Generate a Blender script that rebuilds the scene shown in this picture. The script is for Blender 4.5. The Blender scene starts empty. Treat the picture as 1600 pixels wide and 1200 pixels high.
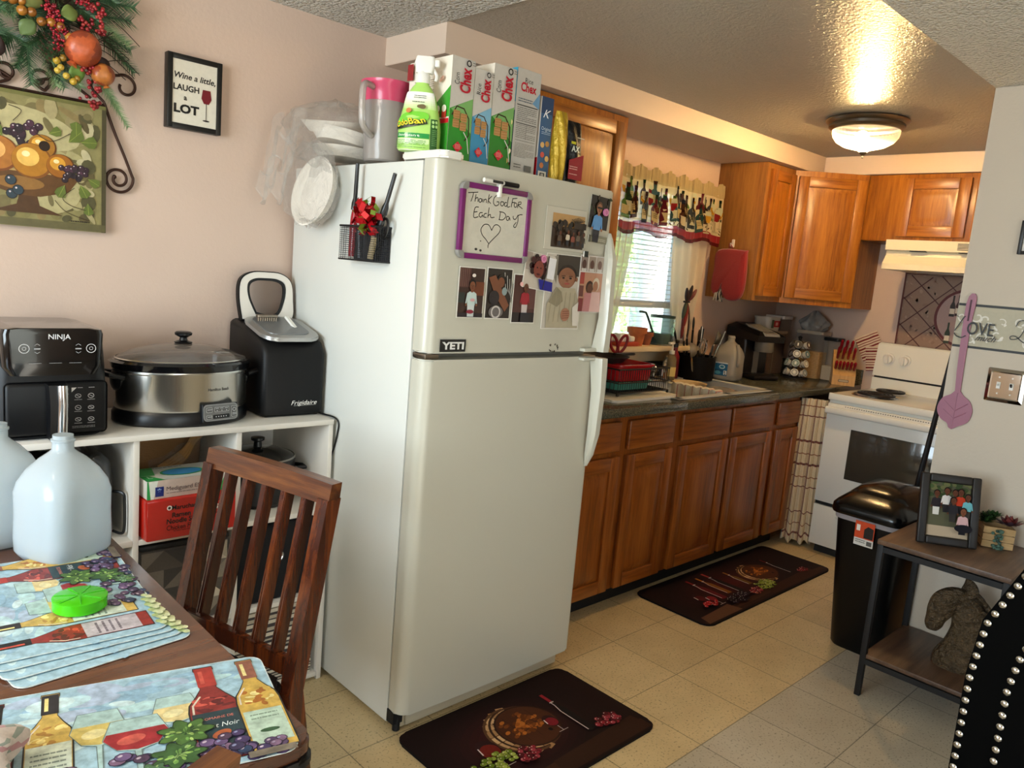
import bpy, bmesh, math, random
from math import sin, cos, pi, radians, sqrt
from mathutils import Vector, Matrix, Quaternion
random.seed(7)
SC = bpy.context.scene
COL = SC.collection

# ---------------------------------------------------------------- camera
CR = [[0.724267, -0.684247, 0.085108], [-0.0414, -0.166362, -0.985195], [0.688276, 0.710021, -0.148818]]
cam = bpy.data.objects.new('camera', bpy.data.cameras.new('camera'))
COL.objects.link(cam)
cam.data.sensor_width = 36
cam.data.lens = 36 * 1202.04 / 1600
cam.data.clip_start = .02
_r, _d, _f = [Vector(v) for v in CR]
cm = Matrix.Identity(4)
for i in range(3):
    cm[i][0], cm[i][1], cm[i][2] = _r[i], -_d[i], -_f[i]
cm.translation = Vector((-2.38115, -2.55381, 1.44636))
cam.matrix_world = cm
SC.camera = cam

# ---------------------------------------------------------------- exposure, sky, sun, daylight, lamps
SC.view_settings.view_transform = 'Standard'
SC.view_settings.look = 'None'
SC.view_settings.gamma = 1
SC.view_settings.exposure = 0.0
SC.cycles.max_bounces = 8
SC.cycles.transparent_max_bounces = 16
SC.cycles.sample_clamp_indirect = 6
SC.cycles.caustics_reflective = False
SC.cycles.caustics_refractive = False
W = bpy.data.worlds.new('sky'); SC.world = W; W.use_nodes = True
_nt = W.node_tree
_sky = _nt.nodes.new('ShaderNodeTexSky')
_sky.sky_type = 'HOSEK_WILKIE'
_sky.sun_direction = Vector((0.0, -.75, .66)).normalized()
_sky.turbidity = 4
_nt.links.new(_sky.outputs[0], _nt.nodes['Background'].inputs[0])
_nt.nodes['Background'].inputs[1].default_value = 13

def light(name, kind, loc, energy, col, size=None, aim=None, size_y=None):
    L = bpy.data.lights.new(name, kind); L.energy = energy; L.color = col
    o = bpy.data.objects.new(name, L); COL.objects.link(o); o.location = loc
    if kind == 'AREA':
        L.shape = 'RECTANGLE'; L.size = size; L.size_y = size_y or size
    elif kind == 'POINT':
        L.shadow_soft_size = size
    if aim is not None:
        o.rotation_euler = Vector(aim).to_track_quat('-Z', 'Y').to_euler()
    return o
_sun = light('sun', 'SUN', (0, -4, 8), 28.0, (1, .96, .9), aim=(0.0, .75, -.66))
_sun.data.angle = .02
# daylight through the dining room window (beyond the frame, left) and an added fill light behind the camera, as if from an unseen door
light('window_daylight', 'AREA', (-4.24, -1.6, 1.45), 98, (.78, .92, 1), 1.7, (1, -.02, -.12), 1.25)
light('rear_fill', 'AREA', (-2.3, -5.12, 1.35), 11, (.92, .97, 1), 1.7, (.12, 1, -.05), 1.9)
# dining room ceiling lamp above the table (beyond the frame)
light('dining_lamp', 'POINT', (-2.75, -1.15, 2.05), 19, (1, .86, .68), .13)

# ---------------------------------------------------------------- helpers
def lin(h):
    h = h.lstrip('#')
    r = []
    for i in (0, 2, 4):
        v = int(h[i:i+2], 16) / 255
        r.append(v / 12.92 if v <= .04045 else ((v + .055) / 1.055) ** 2.4)
    return (r[0], r[1], r[2], 1)

MATS = {}
def _new(name):
    m = bpy.data.materials.new(name); m.use_nodes = True
    nt = m.node_tree
    return m, nt, nt.nodes['Principled BSDF']

def _noise(nt, scale, detail=4, vec=None, rough=.6):
    n = nt.nodes.new('ShaderNodeTexNoise'); n.inputs['Scale'].default_value = scale
    n.inputs['Detail'].default_value = detail; n.inputs['Roughness'].default_value = rough
    if vec: nt.links.new(vec, n.inputs['Vector'])
    return n

def _obj(nt, scale=(1, 1, 1)):
    t = nt.nodes.new('ShaderNodeTexCoord'); mp = nt.nodes.new('ShaderNodeMapping')
    mp.inputs['Scale'].default_value = scale
    nt.links.new(t.outputs['Object'], mp.inputs['Vector'])
    return mp.outputs['Vector']

def _ramp(nt, fac, stops):
    r = nt.nodes.new('ShaderNodeValToRGB')
    e = r.color_ramp.elements
    e[0].position, e[0].color = stops[0][0], stops[0][1]
    e[1].position, e[1].color = stops[-1][0], stops[-1][1]
    for p, c in stops[1:-1]:
        k = e.new(p); k.color = c
    nt.links.new(fac, r.inputs['Fac'])
    return r

def _bump(nt, b, h, strength, dist=.002):
    n = nt.nodes.new('ShaderNodeBump'); n.inputs['Strength'].default_value = strength
    n.inputs['Distance'].default_value = dist
    nt.links.new(h, n.inputs['Height']); nt.links.new(n.outputs['Normal'], b.inputs['Normal'])

def mat(name, col, rough=.5, metal=0, bump=None, var=None, trans=0, ior=1.45, alpha=1, emit=None, coat=0, sheen=0, spec=.5, stretch=(1, 1, 1), sss=0):
    if name in MATS: return MATS[name]
    m, nt, b = _new(name)
    c = lin(col) if isinstance(col, str) else col
    b.inputs['Base Color'].default_value = c
    b.inputs['Roughness'].default_value = rough
    b.inputs['Metallic'].default_value = metal
    b.inputs['IOR'].default_value = ior
    b.inputs['Specular IOR Level'].default_value = spec
    b.inputs['Transmission Weight'].default_value = trans
    b.inputs['Alpha'].default_value = alpha
    b.inputs['Coat Weight'].default_value = coat
    b.inputs['Sheen Weight'].default_value = sheen
    if sss:
        b.inputs['Subsurface Weight'].default_value = sss
        b.inputs['Subsurface Radius'].default_value = (.02, .02, .02)
    if emit:
        b.inputs['Emission Color'].default_value = lin(emit[0]); b.inputs['Emission Strength'].default_value = emit[1]
    if bump or var: v = _obj(nt, stretch)
    if var:
        n = _noise(nt, var[0], 5, v)
        k = var[1]
        lo = tuple(x * (1 - k) for x in c[:3]) + (1,); hi = tuple(min(1, x * (1 + k)) for x in c[:3]) + (1,)
        r = _ramp(nt, n.outputs['Fac'], [(.3, lo), (.7, hi)])
        nt.links.new(r.outputs['Color'], b.inputs['Base Color'])
    if bump:
        n = _noise(nt, bump[0], 3, v)
        _bump(nt, b, n.outputs['Fac'], bump[1], bump[2] if len(bump) > 2 else .002)
    MATS[name] = m
    return m

def wood(name, dark, mid, light_, axis='z', rough=.38, scale=1.0, coat=.15, fine=60):
    if name in MATS: return MATS[name]
    m, nt, b = _new(name)
    s = {'x': (.07, 1, 1), 'y': (1, .07, 1), 'z': (1, 1, .07)}[axis]
    v = _obj(nt, tuple(k * scale for k in s))
    n1 = _noise(nt, 9, 4, v)
    n2 = _noise(nt, fine, 6, v, .7)
    mx = nt.nodes.new('ShaderNodeMath'); mx.operation = 'MULTIPLY_ADD'
    nt.links.new(n2.outputs['Fac'], mx.inputs[0]); mx.inputs[1].default_value = .55
    ad = nt.nodes.new('ShaderNodeMath'); ad.operation = 'MULTIPLY'; ad.inputs[1].default_value = .45
    nt.links.new(n1.outputs['Fac'], ad.inputs[0]); nt.links.new(ad.outputs[0], mx.inputs[2])
    r = _ramp(nt, mx.outputs[0], [(.36, lin(dark)), (.5, lin(mid)), (.66, lin(light_))])
    nt.links.new(r.outputs['Color'], b.inputs['Base Color'])
    b.inputs['Roughness'].default_value = rough
    b.inputs['Coat Weight'].default_value = coat
    b.inputs['Coat Roughness'].default_value = .25
    _bump(nt, b, n2.outputs['Fac'], .12, .001)
    MATS[name] = m
    return m

def paint(name='print', rough=.5, mottle=0.0, coat=0, bump=None, mscale=60, sheen=0, alpha=1, trans=0, spec=.4):
    """material that takes its colour from the mesh's own printed colours"""
    if name in MATS: return MATS[name]
    m, nt, b = _new(name)
    a = nt.nodes.new('ShaderNodeAttribute'); a.attribute_name = 'Col'
    out = a.outputs['Color']
    if mottle:
        v = _obj(nt)
        n = _noise(nt, mscale, 5, v)
        mr = nt.nodes.new('ShaderNodeMapRange')
        mr.inputs['From Min'].default_value = .3; mr.inputs['From Max'].default_value = .7
        mr.inputs['To Min'].default_value = 1 - mottle; mr.inputs['To Max'].default_value = 1 + mottle
        nt.links.new(n.outputs['Fac'], mr.inputs['Value'])
        mx = nt.nodes.new('ShaderNodeVectorMath'); mx.operation = 'SCALE'
        nt.links.new(out, mx.inputs[0]); nt.links.new(mr.outputs[0], mx.inputs['Scale'])
        out = mx.outputs[0]
        if bump: _bump(nt, b, n.outputs['Fac'], bump)
    nt.links.new(out, b.inputs['Base Color'])
    b.inputs['Roughness'].default_value = rough
    b.inputs['Coat Weight'].default_value = coat
    b.inputs['Specular IOR Level'].default_value = spec
    b.inputs['Sheen Weight'].default_value = sheen
    b.inputs['Alpha'].default_value = alpha
    b.inputs['Transmission Weight'].default_value = trans
    MATS[name] = m
    return m

_TXT = {}
def text_mesh(s, bold=0, shear=0):
    k = (s, bold, shear)
    if k not in _TXT:
        cu = bpy.data.curves.new('t', 'FONT'); cu.body = s; cu.size = 1; cu.shear = shear; cu.offset = bold
        cu.resolution_u = 3
        o = bpy.data.objects.new('t', cu)
        me = bpy.data.meshes.new_from_object(o)
        vs = [(v.co.x, v.co.y) for v in me.vertices]; fs = [tuple(p.vertices) for p in me.polygons]
        bpy.data.objects.remove(o); bpy.data.curves.remove(cu); bpy.data.meshes.remove(me)
        xs = [v[0] for v in vs] or [0]; ys = [v[1] for v in vs] or [0]
        _TXT[k] = (vs, fs, min(xs), max(xs), min(ys), max(ys))
    return _TXT[k]

class MB:
    """collects shapes into one mesh"""
    def __init__(s, col='#ffffff', mi=0):
        s.bm = bmesh.new(); s.cl = s.bm.loops.layers.float_color.new('Col')
        s.M = Matrix.Identity(4); s.mi = mi; s.color = lin(col); s.k = 0
        s.o = Vector((0, 0, 0)); s.u = Vector((1, 0, 0)); s.v = Vector((0, 0, 1)); s.n = Vector((0, -1, 0)); s.step = .00025
    def c(s, col, mi=None):
        s.color = lin(col) if isinstance(col, str) else col
        if mi is not None: s.mi = mi
        return s
    def at(s, loc=(0, 0, 0), rz=0, rx=0, ry=0):
        s.M = Matrix.Translation(loc) @ Matrix.Rotation(rz, 4, 'Z') @ Matrix.Rotation(ry, 4, 'Y') @ Matrix.Rotation(rx, 4, 'X')
        return s
    def V(s, p): return s.bm.verts.new(s.M @ Vector(p))
    def F(s, vs, col=None):
        try: f = s.bm.faces.new(vs)
        except ValueError: return None
        f.material_index = s.mi; f.smooth = True
        c = s.color if col is None else (lin(col) if isinstance(col, str) else col)
        for l in f.loops: l[s.cl] = c
        return f
    def box(s, lo, hi, bev=0, seg=2, taper=None):
        x0, y0, z0 = lo; x1, y1, z1 = hi
        if taper:
            tx, ty = taper; cx, cy = (x0+x1)/2, (y0+y1)/2; hx, hy = (x1-x0)/2*tx, (y1-y0)/2*ty
            top = [(cx-hx, cy-hy), (cx+hx, cy-hy), (cx+hx, cy+hy), (cx-hx, cy+hy)]
        else: top = [(x0, y0), (x1, y0), (x1, y1), (x0, y1)]
        b = [s.V((x, y, z0)) for x, y in [(x0, y0), (x1, y0), (x1, y1), (x0, y1)]]
        t = [s.V((x, y, z1)) for x, y in top]
        fs = [s.F(b[::-1]), s.F(t)] + [s.F((b[i], b[(i+1) % 4], t[(i+1) % 4], t[i])) for i in range(4)]
        if bev:
            es = list({e for f in fs for e in f.edges})
            r = bmesh.ops.bevel(s.bm, geom=es, offset=bev, segments=seg, affect='EDGES', profile=.5)
            for f in r['faces']:
                f.material_index = s.mi; f.smooth = True
                for l in f.loops: l[s.cl] = s.color
        return s
    def loft(s, rings, closed=True, cap=True, loop=False):
        R = [[s.V(p) for p in r] for r in rings]
        n = len(R[0])
        rng = range(len(R)) if loop else range(len(R) - 1)
        for i in rng:
            a, b = R[i], R[(i+1) % len(R)]
            for j in range(n if closed else n - 1):
                s.F((a[j], a[(j+1) % n], b[(j+1) % n], b[j]))
        if cap and closed and not loop:
            s.F(R[0][::-1]); s.F(R[-1])
        return s
    def lathe(s, prof, c=(0, 0, 0), n=24, sx=1, sy=1, cap=True, sup=1.0):
        rings = []
        for r, z in prof:
            rr = max(r, 1e-5); ring = []
            for i in range(n):
                a = 2*pi*i/n; ca, sa = cos(a), sin(a)
                if sup != 1.0:
                    ca = math.copysign(abs(ca)**sup, ca); sa = math.copysign(abs(sa)**sup, sa)
                ring.append((c[0]+rr*ca*sx, c[1]+rr*sa*sy, c[2]+z))
            rings.append(ring)
        return s.loft(rings, cap=cap)
    def cyl(s, p0, p1, r0, r1=None, n=12, cap=True):
        return s.tube([p0, p1], [r0, r0 if r1 is None else r1], n, cap=cap)
    def tube(s, pts, r, n=8, closed=False, cap=True, flat=1.0, up=None):
        P = [Vector(p) for p in pts]; m = len(P)
        rs = r if isinstance(r, (list, tuple)) else [r]*m
        T = []
        for i in range(m):
            a = P[(i-1) % m] if (closed or i > 0) else P[0]
            b = P[(i+1) % m] if (closed or i < m-1) else P[-1]
            t = (b - a); T.append(t.normalized() if t.length > 1e-9 else Vector((0, 0, 1)))
        ref = Vector(up) if up else (Vector((0, 0, 1)) if abs(T[0].z) < .9 else Vector((1, 0, 0)))
        x = T[0].cross(ref).normalized(); rings = []
        for i in range(m):
            if i:
                q = T[i-1].rotation_difference(T[i]); x = (q @ x)
                x = (x - T[i]*x.dot(T[i])).normalized()
            y = T[i].cross(x)
            rings.append([P[i] + x*(rs[i]*cos(2*pi*j/n)) + y*(rs[i]*flat*sin(2*pi*j/n)) for j in range(n)])
        return s.loft(rings, cap=cap, loop=closed)
    def bar(s, p0, p1, w, h, up=(0, 0, 1), w1=None, h1=None, bev=0):
        """rectangular bar from p0 to p1; w across, h along up"""
        p0, p1 = Vector(p0), Vector(p1); t = (p1-p0).normalized(); upv = Vector(up)
        x = t.cross(upv).normalized(); y = x.cross(t)
        w1 = w if w1 is None else w1; h1 = h if h1 is None else h1
        R = []
        for p, a, b in ((p0, w/2, h/2), (p1, w1/2, h1/2)):
            R.append([p - x*a - y*b, p + x*a - y*b, p + x*a + y*b, p - x*a + y*b])
        A = [s.V(p) for p in R[0]]; B = [s.V(p) for p in R[1]]
        fs = [s.F(A[::-1]), s.F(B)] + [s.F((A[i], A[(i+1) % 4], B[(i+1) % 4], B[i])) for i in range(4)]
        if bev:
            r = bmesh.ops.bevel(s.bm, geom=list({e for f in fs if f for e in f.edges}), offset=bev, segments=2, affect='EDGES')
            for f in r['faces']:
                f.material_index = s.mi; f.smooth = True
                for l in f.loops: l[s.cl] = s.color
        return s
    def ball(s, c, r, sx=1, sy=1, sz=1, n=12, m=8, rot=None):
        rings = []
        for i in range(m+1):
            a = pi*i/m - pi/2
            ring = []
            for j in range(n):
                p = Vector((cos(a)*cos(2*pi*j/n)*r*sx, cos(a)*sin(2*pi*j/n)*r*sy, sin(a)*r*sz))
                if i in (0, m): p = Vector((cos(2*pi*j/n)*1e-5, sin(2*pi*j/n)*1e-5, sin(a)*r*sz))
                if rot: p = rot @ p
                ring.append(Vector(c) + p)
            rings.append(ring)
        return s.loft(rings, cap=False)
    def prism(s, pts, z0, z1, bev=0, seg=2):
        """polygon in local xy extruded along z"""
        a = [s.V((x, y, z0)) for x, y in pts]; b = [s.V((x, y, z1)) for x, y in pts]
        n = len(pts)
        fs = [s.F(a[::-1]), s.F(b)] + [s.F((a[i], a[(i+1) % n], b[(i+1) % n], b[i])) for i in range(n)]
        if bev:
            es = [e for e in {e for f in fs[:2] for e in f.edges}]
            r = bmesh.ops.bevel(s.bm, geom=es, offset=bev, segments=seg, affect='EDGES')
            for f in r['faces']:
                f.material_index = s.mi; f.smooth = True
                for l in f.loops: l[s.cl] = s.color
        return s
    def grid(s, fn, nu, nv, cu=False, colfn=None):
        G = [[s.V(fn(i/nu, j/nv)) for j in range(nv+1)] for i in range(nu if cu else nu+1)]
        for i in range(nu):
            for j in range(nv):
                a = G[i]; b = G[(i+1) % len(G)]
                s.F((a[j], b[j], b[j+1], a[j+1]), colfn((i+.5)/nu, (j+.5)/nv) if colfn else None)
        return s
    # ---- flat printing on a plane: o origin, u and v unit vectors in the plane
    def frame(s, o, u, v, k0=1):
        s.o, s.u, s.v = Vector(o), Vector(u).normalized(), Vector(v).normalized(); s.n = s.u.cross(s.v).normalized(); s.k = k0
        s.map = None
        return s
    map = None
    def P2(s, a, b):
        if s.map: return s.M @ Vector(s.map(a, b, s.k*s.step))
        return s.M @ (s.o + s.u*a + s.v*b + s.n*(s.k*s.step))
    def poly(s, pts, col=None):
        vs = [s.bm.verts.new(s.P2(a, b)) for a, b in pts]
        s.F(vs, col); s.k += 1
        return s
    def rect(s, a0, b0, a1, b1, col=None): return s.poly([(a0, b0), (a1, b0), (a1, b1), (a0, b1)], col)
    def rrect(s, a0, b0, a1, b1, r, col=None):
        pts = []
        for cx, cy, t0 in ((a1-r, b0+r, -pi/2), (a1-r, b1-r, 0), (a0+r, b1-r, pi/2), (a0+r, b0+r, pi)):
            for i in range(5): pts.append((cx+r*cos(t0+i*pi/8), cy+r*sin(t0+i*pi/8)))
        return s.poly(pts, col)
    def ell(s, a, b, ra, rb=None, col=None, rot=0, n=20):
        rb = ra if rb is None else rb; pts = []
        for i in range(n):
            t = 2*pi*i/n; x, y = ra*cos(t), rb*sin(t)
            pts.append((a + x*cos(rot) - y*sin(rot), b + x*sin(rot) + y*cos(rot)))
        return s.poly(pts, col)
    def ring(s, a, b, r, w, col=None, rb=None, n=28):
        rb = r if rb is None else rb
        pts = [(a + r*cos(2*pi*i/n), b + rb*sin(2*pi*i/n)) for i in range(n+1)]
        return s.stroke(pts, w, col)
    def stroke(s, pts, w, col=None):
        n = len(pts); L = []; Rr = []
        for i in range(n):
            a = pts[max(0, i-1)]; b = pts[min(n-1, i+1)]
            dx, dy = b[0]-a[0], b[1]-a[1]; l = sqrt(dx*dx+dy*dy) or 1e-9
            nx, ny = -dy/l*w/2, dx/l*w/2
            L.append(s.bm.verts.new(s.P2(pts[i][0]+nx, pts[i][1]+ny))); Rr.append(s.bm.verts.new(s.P2(pts[i][0]-nx, pts[i][1]-ny)))
        for i in range(n-1): s.F((Rr[i], Rr[i+1], L[i+1], L[i]), col)
        s.k += 1
        return s
    def text(s, t, a, b, h, col=None, w=None, align='c', bold=0, shear=0, rot=0):
        """h = cap height; w squeezes to that width; (a, b) is the middle of the word (or its left end)"""
        vs, fs, x0, x1, y0, y1 = text_mesh(t, bold, shear)
        k = h/.69; kx = k if w is None else w/max(1e-6, x1-x0)
        ox = (x0+x1)/2 if align == 'c' else x0; oy = .345
        cr, sr = cos(rot), sin(rot); V = []
        for x, y in vs:
            X, Y = (x-ox)*kx, (y-oy)*k
            V.append(s.bm.verts.new(s.P2(a + X*cr - Y*sr, b + X*sr + Y*cr)))
        for f in fs: s.F([V[i] for i in f], col)
        s.k += 1
        return s
    def lines(s, a0, b0, a1, b1, n, col, fill=.35, seed=1):
        """a block of fine print, too small to read"""
        R = random.Random(seed); h = (b1-b0)/n
        for i in range(n):
            x = a0
            while x < a1:
                l = R.uniform(.06, .22)*(a1-a0); e = min(a1, x+l)
                if i % 5 == 4 and x > a0 + .5*(a1-a0): break
                vs = [s.bm.verts.new(s.P2(p, q)) for p, q in ((x, b1-h*i-h*fill), (e, b1-h*i-h*fill), (e, b1-h*i), (x, b1-h*i))]
                s.F(vs, col); x = e + .02*(a1-a0)
        s.k += 1
        return s
    def build(s, name, mats, parent=None, loc=(0, 0, 0), rot=(0, 0, 0), angle=35, flat=False, solid=0, sub=0, norm=True):
        me = bpy.data.meshes.new(name)
        if norm: bmesh.ops.recalc_face_normals(s.bm, faces=s.bm.faces[:])
        s.bm.to_mesh(me); s.bm.free()
        for m in (mats if isinstance(mats, (list, tuple)) else [mats]): me.materials.append(m)
        if flat: me.shade_flat()
        else: me.set_sharp_from_angle(angle=radians(angle))
        o = bpy.data.objects.new(name, me); COL.objects.link(o)
        o.location = loc; o.rotation_euler = rot
        if parent: o.parent = parent
        if solid:
            md = o.modifiers.new('thickness', 'SOLIDIFY'); md.thickness = solid; md.offset = 0
        if sub:
            md = o.modifiers.new('smooth', 'SUBSURF'); md.levels = sub; md.render_levels = sub
        return o

def tag(o, label, cat, group=None, kind=None):
    o['label'] = label; o['category'] = cat
    if group: o['group'] = group
    if kind: o['kind'] = kind
    return o
def thing(name, label, cat, loc=(0, 0, 0), rz=0, group=None):
    o = bpy.data.objects.new(name, None); COL.objects.link(o); o.empty_display_size = .05
    o.location = loc; o.rotation_euler = (0, 0, rz)
    return tag(o, label, cat, group)
def struct(name, mb, m, **k):
    o = mb.build(name, m, **k); o['kind'] = 'structure'; return o
def dup(root, loc, rz=0, label=None, group=None, scale=None):
    r = root.copy(); COL.objects.link(r); r.location = loc; r.rotation_euler = (0, 0, rz)
    if label: r['label'] = label
    if group: r['group'] = group
    if scale: r.scale = scale
    for ch in list(root.children):
        c = ch.copy(); COL.objects.link(c); c.parent = r
        for g in ch.children:
            d = g.copy(); COL.objects.link(d); d.parent = c
    return r
def arc(cx, cy, r, a0, a1, n=10, ry=None):
    ry = r if ry is None else ry
    return [(cx + r*cos(a0+(a1-a0)*i/n), cy + ry*sin(a0+(a1-a0)*i/n)) for i in range(n+1)]
def rr2(x0, y0, x1, y1, r, n=5):
    pts = []
    for cx, cy, t0 in ((x1-r, y0+r, -pi/2), (x1-r, y1-r, 0), (x0+r, y1-r, pi/2), (x0+r, y0+r, pi)):
        pts += [(cx+r*cos(t0+i*pi/2/n), cy+r*sin(t0+i*pi/2/n)) for i in range(n+1)]
    return pts
def spline(pts, n=8):
    """smooth curve through points (Catmull-Rom)"""
    P = [Vector(p) for p in pts]; out = []
    for i in range(len(P)-1):
        a = P[max(0, i-1)]; b = P[i]; c = P[i+1]; d = P[min(len(P)-1, i+2)]
        for k in range(n):
            t = k/n
            out.append(.5*((2*b) + (c-a)*t + (2*a-5*b+4*c-d)*t*t + (3*b-a-3*c+d)*t**3))
    out.append(P[-1])
    return [tuple(p) for p in out]
# ---------------------------------------------------------------- materials
wall_m = mat('wall_paint', '#cdb5a5', .55, bump=(70, .25, .003), var=(3, .02))
wall_r = mat('wall_paint_grey', '#c9bdab', .6, bump=(60, .25, .003))
soffit_m = mat('soffit_paint', '#dcc7b4', .5, bump=(80, .15, .002))
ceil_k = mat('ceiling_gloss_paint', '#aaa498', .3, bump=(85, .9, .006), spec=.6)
def popcorn():
    m, nt, b = _new('popcorn')
    v = _obj(nt); n = _noise(nt, 75, 3, v, .7)
    vo = nt.nodes.new('ShaderNodeTexVoronoi'); vo.inputs['Scale'].default_value = 90; nt.links.new(v, vo.inputs['Vector'])
    ad = nt.nodes.new('ShaderNodeMath'); ad.operation = 'SUBTRACT'
    nt.links.new(n.outputs['Fac'], ad.inputs[0]); nt.links.new(vo.outputs['Distance'], ad.inputs[1])
    b.inputs['Base Color'].default_value = lin('#d9d6cc'); b.inputs['Roughness'].default_value = .9
    _bump(nt, b, ad.outputs[0], 1.0, .012)
    return m
ceil_p = popcorn()
def tiles(name, base, size=.3048):
    m, nt, b = _new(name)
    t = nt.nodes.new('ShaderNodeTexCoord')
    mp = nt.nodes.new('ShaderNodeMapping'); mp.inputs['Location'].default_value = (0, .8071, 0)
    nt.links.new(t.outputs['Object'], mp.inputs['Vector'])
    br = nt.nodes.new('ShaderNodeTexBrick')
    br.offset = 0; br.squash = 1
    for k, val in (('Scale', 1/size), ('Mortar Size', .006), ('Mortar Smooth', .1), ('Brick Width', 1), ('Row Height', 1), ('Bias', 0)):
        br.inputs[k].default_value = val
    c = lin(base)
    br.inputs['Color1'].default_value = tuple(x*.95 for x in c[:3]) + (1,)
    br.inputs['Color2'].default_value = tuple(min(1, x*1.05) for x in c[:3]) + (1,)
    br.inputs['Mortar'].default_value = tuple(x*.42 for x in c[:3]) + (1,)
    nt.links.new(mp.outputs[0], br.inputs['Vector'])
    n = _noise(nt, 130, 2, t.outputs['Object'], .5)
    r = _ramp(nt, n.outputs['Fac'], [(.28, (.42, .40, .36, 1)), (.42, (1, 1, 1, 1))])
    n2 = _noise(nt, 6, 4, t.outputs['Object'])
    r2 = _ramp(nt, n2.outputs['Fac'], [(.25, (.84, .82, .79, 1)), (.7, (1.0, 1.0, 1.0, 1))])
    m1 = nt.nodes.new('ShaderNodeMix'); m1.data_type = 'RGBA'; m1.blend_type = 'MULTIPLY'; m1.inputs['Factor'].default_value = 1
    m2 = nt.nodes.new('ShaderNodeMix'); m2.data_type = 'RGBA'; m2.blend_type = 'MULTIPLY'; m2.inputs['Factor'].default_value = 1
    nt.links.new(br.outputs['Color'], m1.inputs['A']); nt.links.new(r.outputs['Color'], m1.inputs['B'])
    nt.links.new(m1.outputs['Result'], m2.inputs['A']); nt.links.new(r2.outputs['Color'], m2.inputs['B'])
    nt.links.new(m2.outputs['Result'], b.inputs['Base Color'])
    b.inputs['Roughness'].default_value = .38
    _bump(nt, b, n2.outputs['Fac'], .15, .003)
    return m
tile_y = tiles('kitchen_tile', '#d9c294')
tile_g = tiles('dining_tile', '#c6bda9')
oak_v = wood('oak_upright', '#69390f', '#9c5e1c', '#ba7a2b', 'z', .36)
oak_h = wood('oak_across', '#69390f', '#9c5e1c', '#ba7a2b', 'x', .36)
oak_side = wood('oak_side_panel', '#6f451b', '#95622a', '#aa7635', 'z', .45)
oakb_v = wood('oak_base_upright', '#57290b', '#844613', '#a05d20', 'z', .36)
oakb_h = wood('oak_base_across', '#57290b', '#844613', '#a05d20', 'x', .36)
white_en = mat('white_enamel', '#e2e2da', .25, coat=.4)
fridge_m = mat('fridge_white', '#d6d7d0', .32, coat=.25, bump=(220, .06, .001))
fridge_d = mat('fridge_door_shaded', '#c2bfb0', .34, coat=.25, bump=(220, .06, .001))  # same white as the body, darkened for the weaker light on the front
black_pl = mat('black_plastic', '#0d0d0f', .32)
black_mt = mat('black_matte', '#101012', .6)
dark_m = mat('dark_gap', '#141210', .7)
chrome = mat('chrome', '#c8c8c8', .12, 1)
steel = mat('brushed_steel', '#d6d4ce', .24, 1, bump=(300, .08, .001), stretch=(1, 1, .05))
nickel = mat('brushed_nickel', '#8d8478', .3, 1)
almond = mat('almond_enamel', '#e5dcc0', .35, coat=.2)
white_pl = mat('white_plastic', '#e4e2da', .4)
printm = paint('print', .45, .04, mscale=90)
glossp = paint('gloss_print', .22, .03, coat=.3)
clear = mat('clear_plastic', '#e6e6e0', .1, trans=.8, ior=1.1, alpha=.42)
glass = mat('glass', '#f4f8f8', .0, trans=1, ior=1.02, alpha=.25)

# ---------------------------------------------------------------- room shell
XE, XP, YP, ZC, ZS, YS = 2.509, .884, -1.5863, 2.2512, 2.1458, -.3589
L0, F0 = -4.3, -5.2
wx0, wx1, wz0, wz1 = .66, 1.42, 1.09, 1.98
m = MB()
m.box((L0, F0, -.08), (XE+.1, -1.417, 0)); m.mi = 1; m.box((L0, -1.417, -.08), (XE+.1, .12, 0))
struct('floor', m, [tile_g, tile_y])
m = MB()
m.box((L0, 0, 0), (wx0, .12, ZC)); m.box((wx1, 0, 0), (XE+.1, .12, ZC)); m.box((wx0, 0, 0), (wx1, .12, wz0)); m.box((wx0, 0, wz1), (wx1, .12, ZC))
struct('wall_back', m, wall_m)
struct('wall_end', MB().box((XE, -1.75, 0), (XE+.1, 0, ZC)), wall_m)
struct('wall_kitchen_side', MB().box((XP+.12, -1.85, 0), (XE+.1, -1.75, ZC)), wall_m)
struct('wall_partition', MB().box((XP, F0, 0), (XP+.12, YP, ZC-.006)), wall_r)
m = MB()
for a, b in (((L0-.1, F0, 0), (L0, -2.5, ZC)), ((L0-.1, -.8, 0), (L0, .12, ZC)), ((L0-.1, -2.5, 0), (L0, -.8, .8)), ((L0-.1, -2.5, 2.1), (L0, -.8, ZC))): m.box(a, b)
struct('wall_left', m, wall_m)
m = MB()
for a, b in (((L0, F0-.1, 0), (-3.2, F0, ZC)), ((-1.4, F0-.1, 0), (XP+.12, F0, ZC)), ((-3.2, F0-.1, 2.1), (-1.4, F0, ZC))): m.box(a, b)
struct('wall_front', m, wall_m)
m = MB(); m.box((-.7033, -1.586, ZC), (XE+.1, .12, ZC+.1)); struct('ceiling_kitchen', m, ceil_k)
m = MB(); m.box((L0, F0, ZC-.006), (-.7033, .12, ZC+.1)); m.box((-.7033, F0, ZC-.006), (XE+.1, -1.586, ZC+.1))
struct('ceiling_dining', m, ceil_p)
m = MB(); m.prism([(-.7033, 0), (-.7033, YS), (XE-.33, YS), (XE-.33, -1.75), (XE, -1.75), (XE, 0)], ZS, ZC, bev=.002)
struct('wall_soffit', m, soffit_m)
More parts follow.
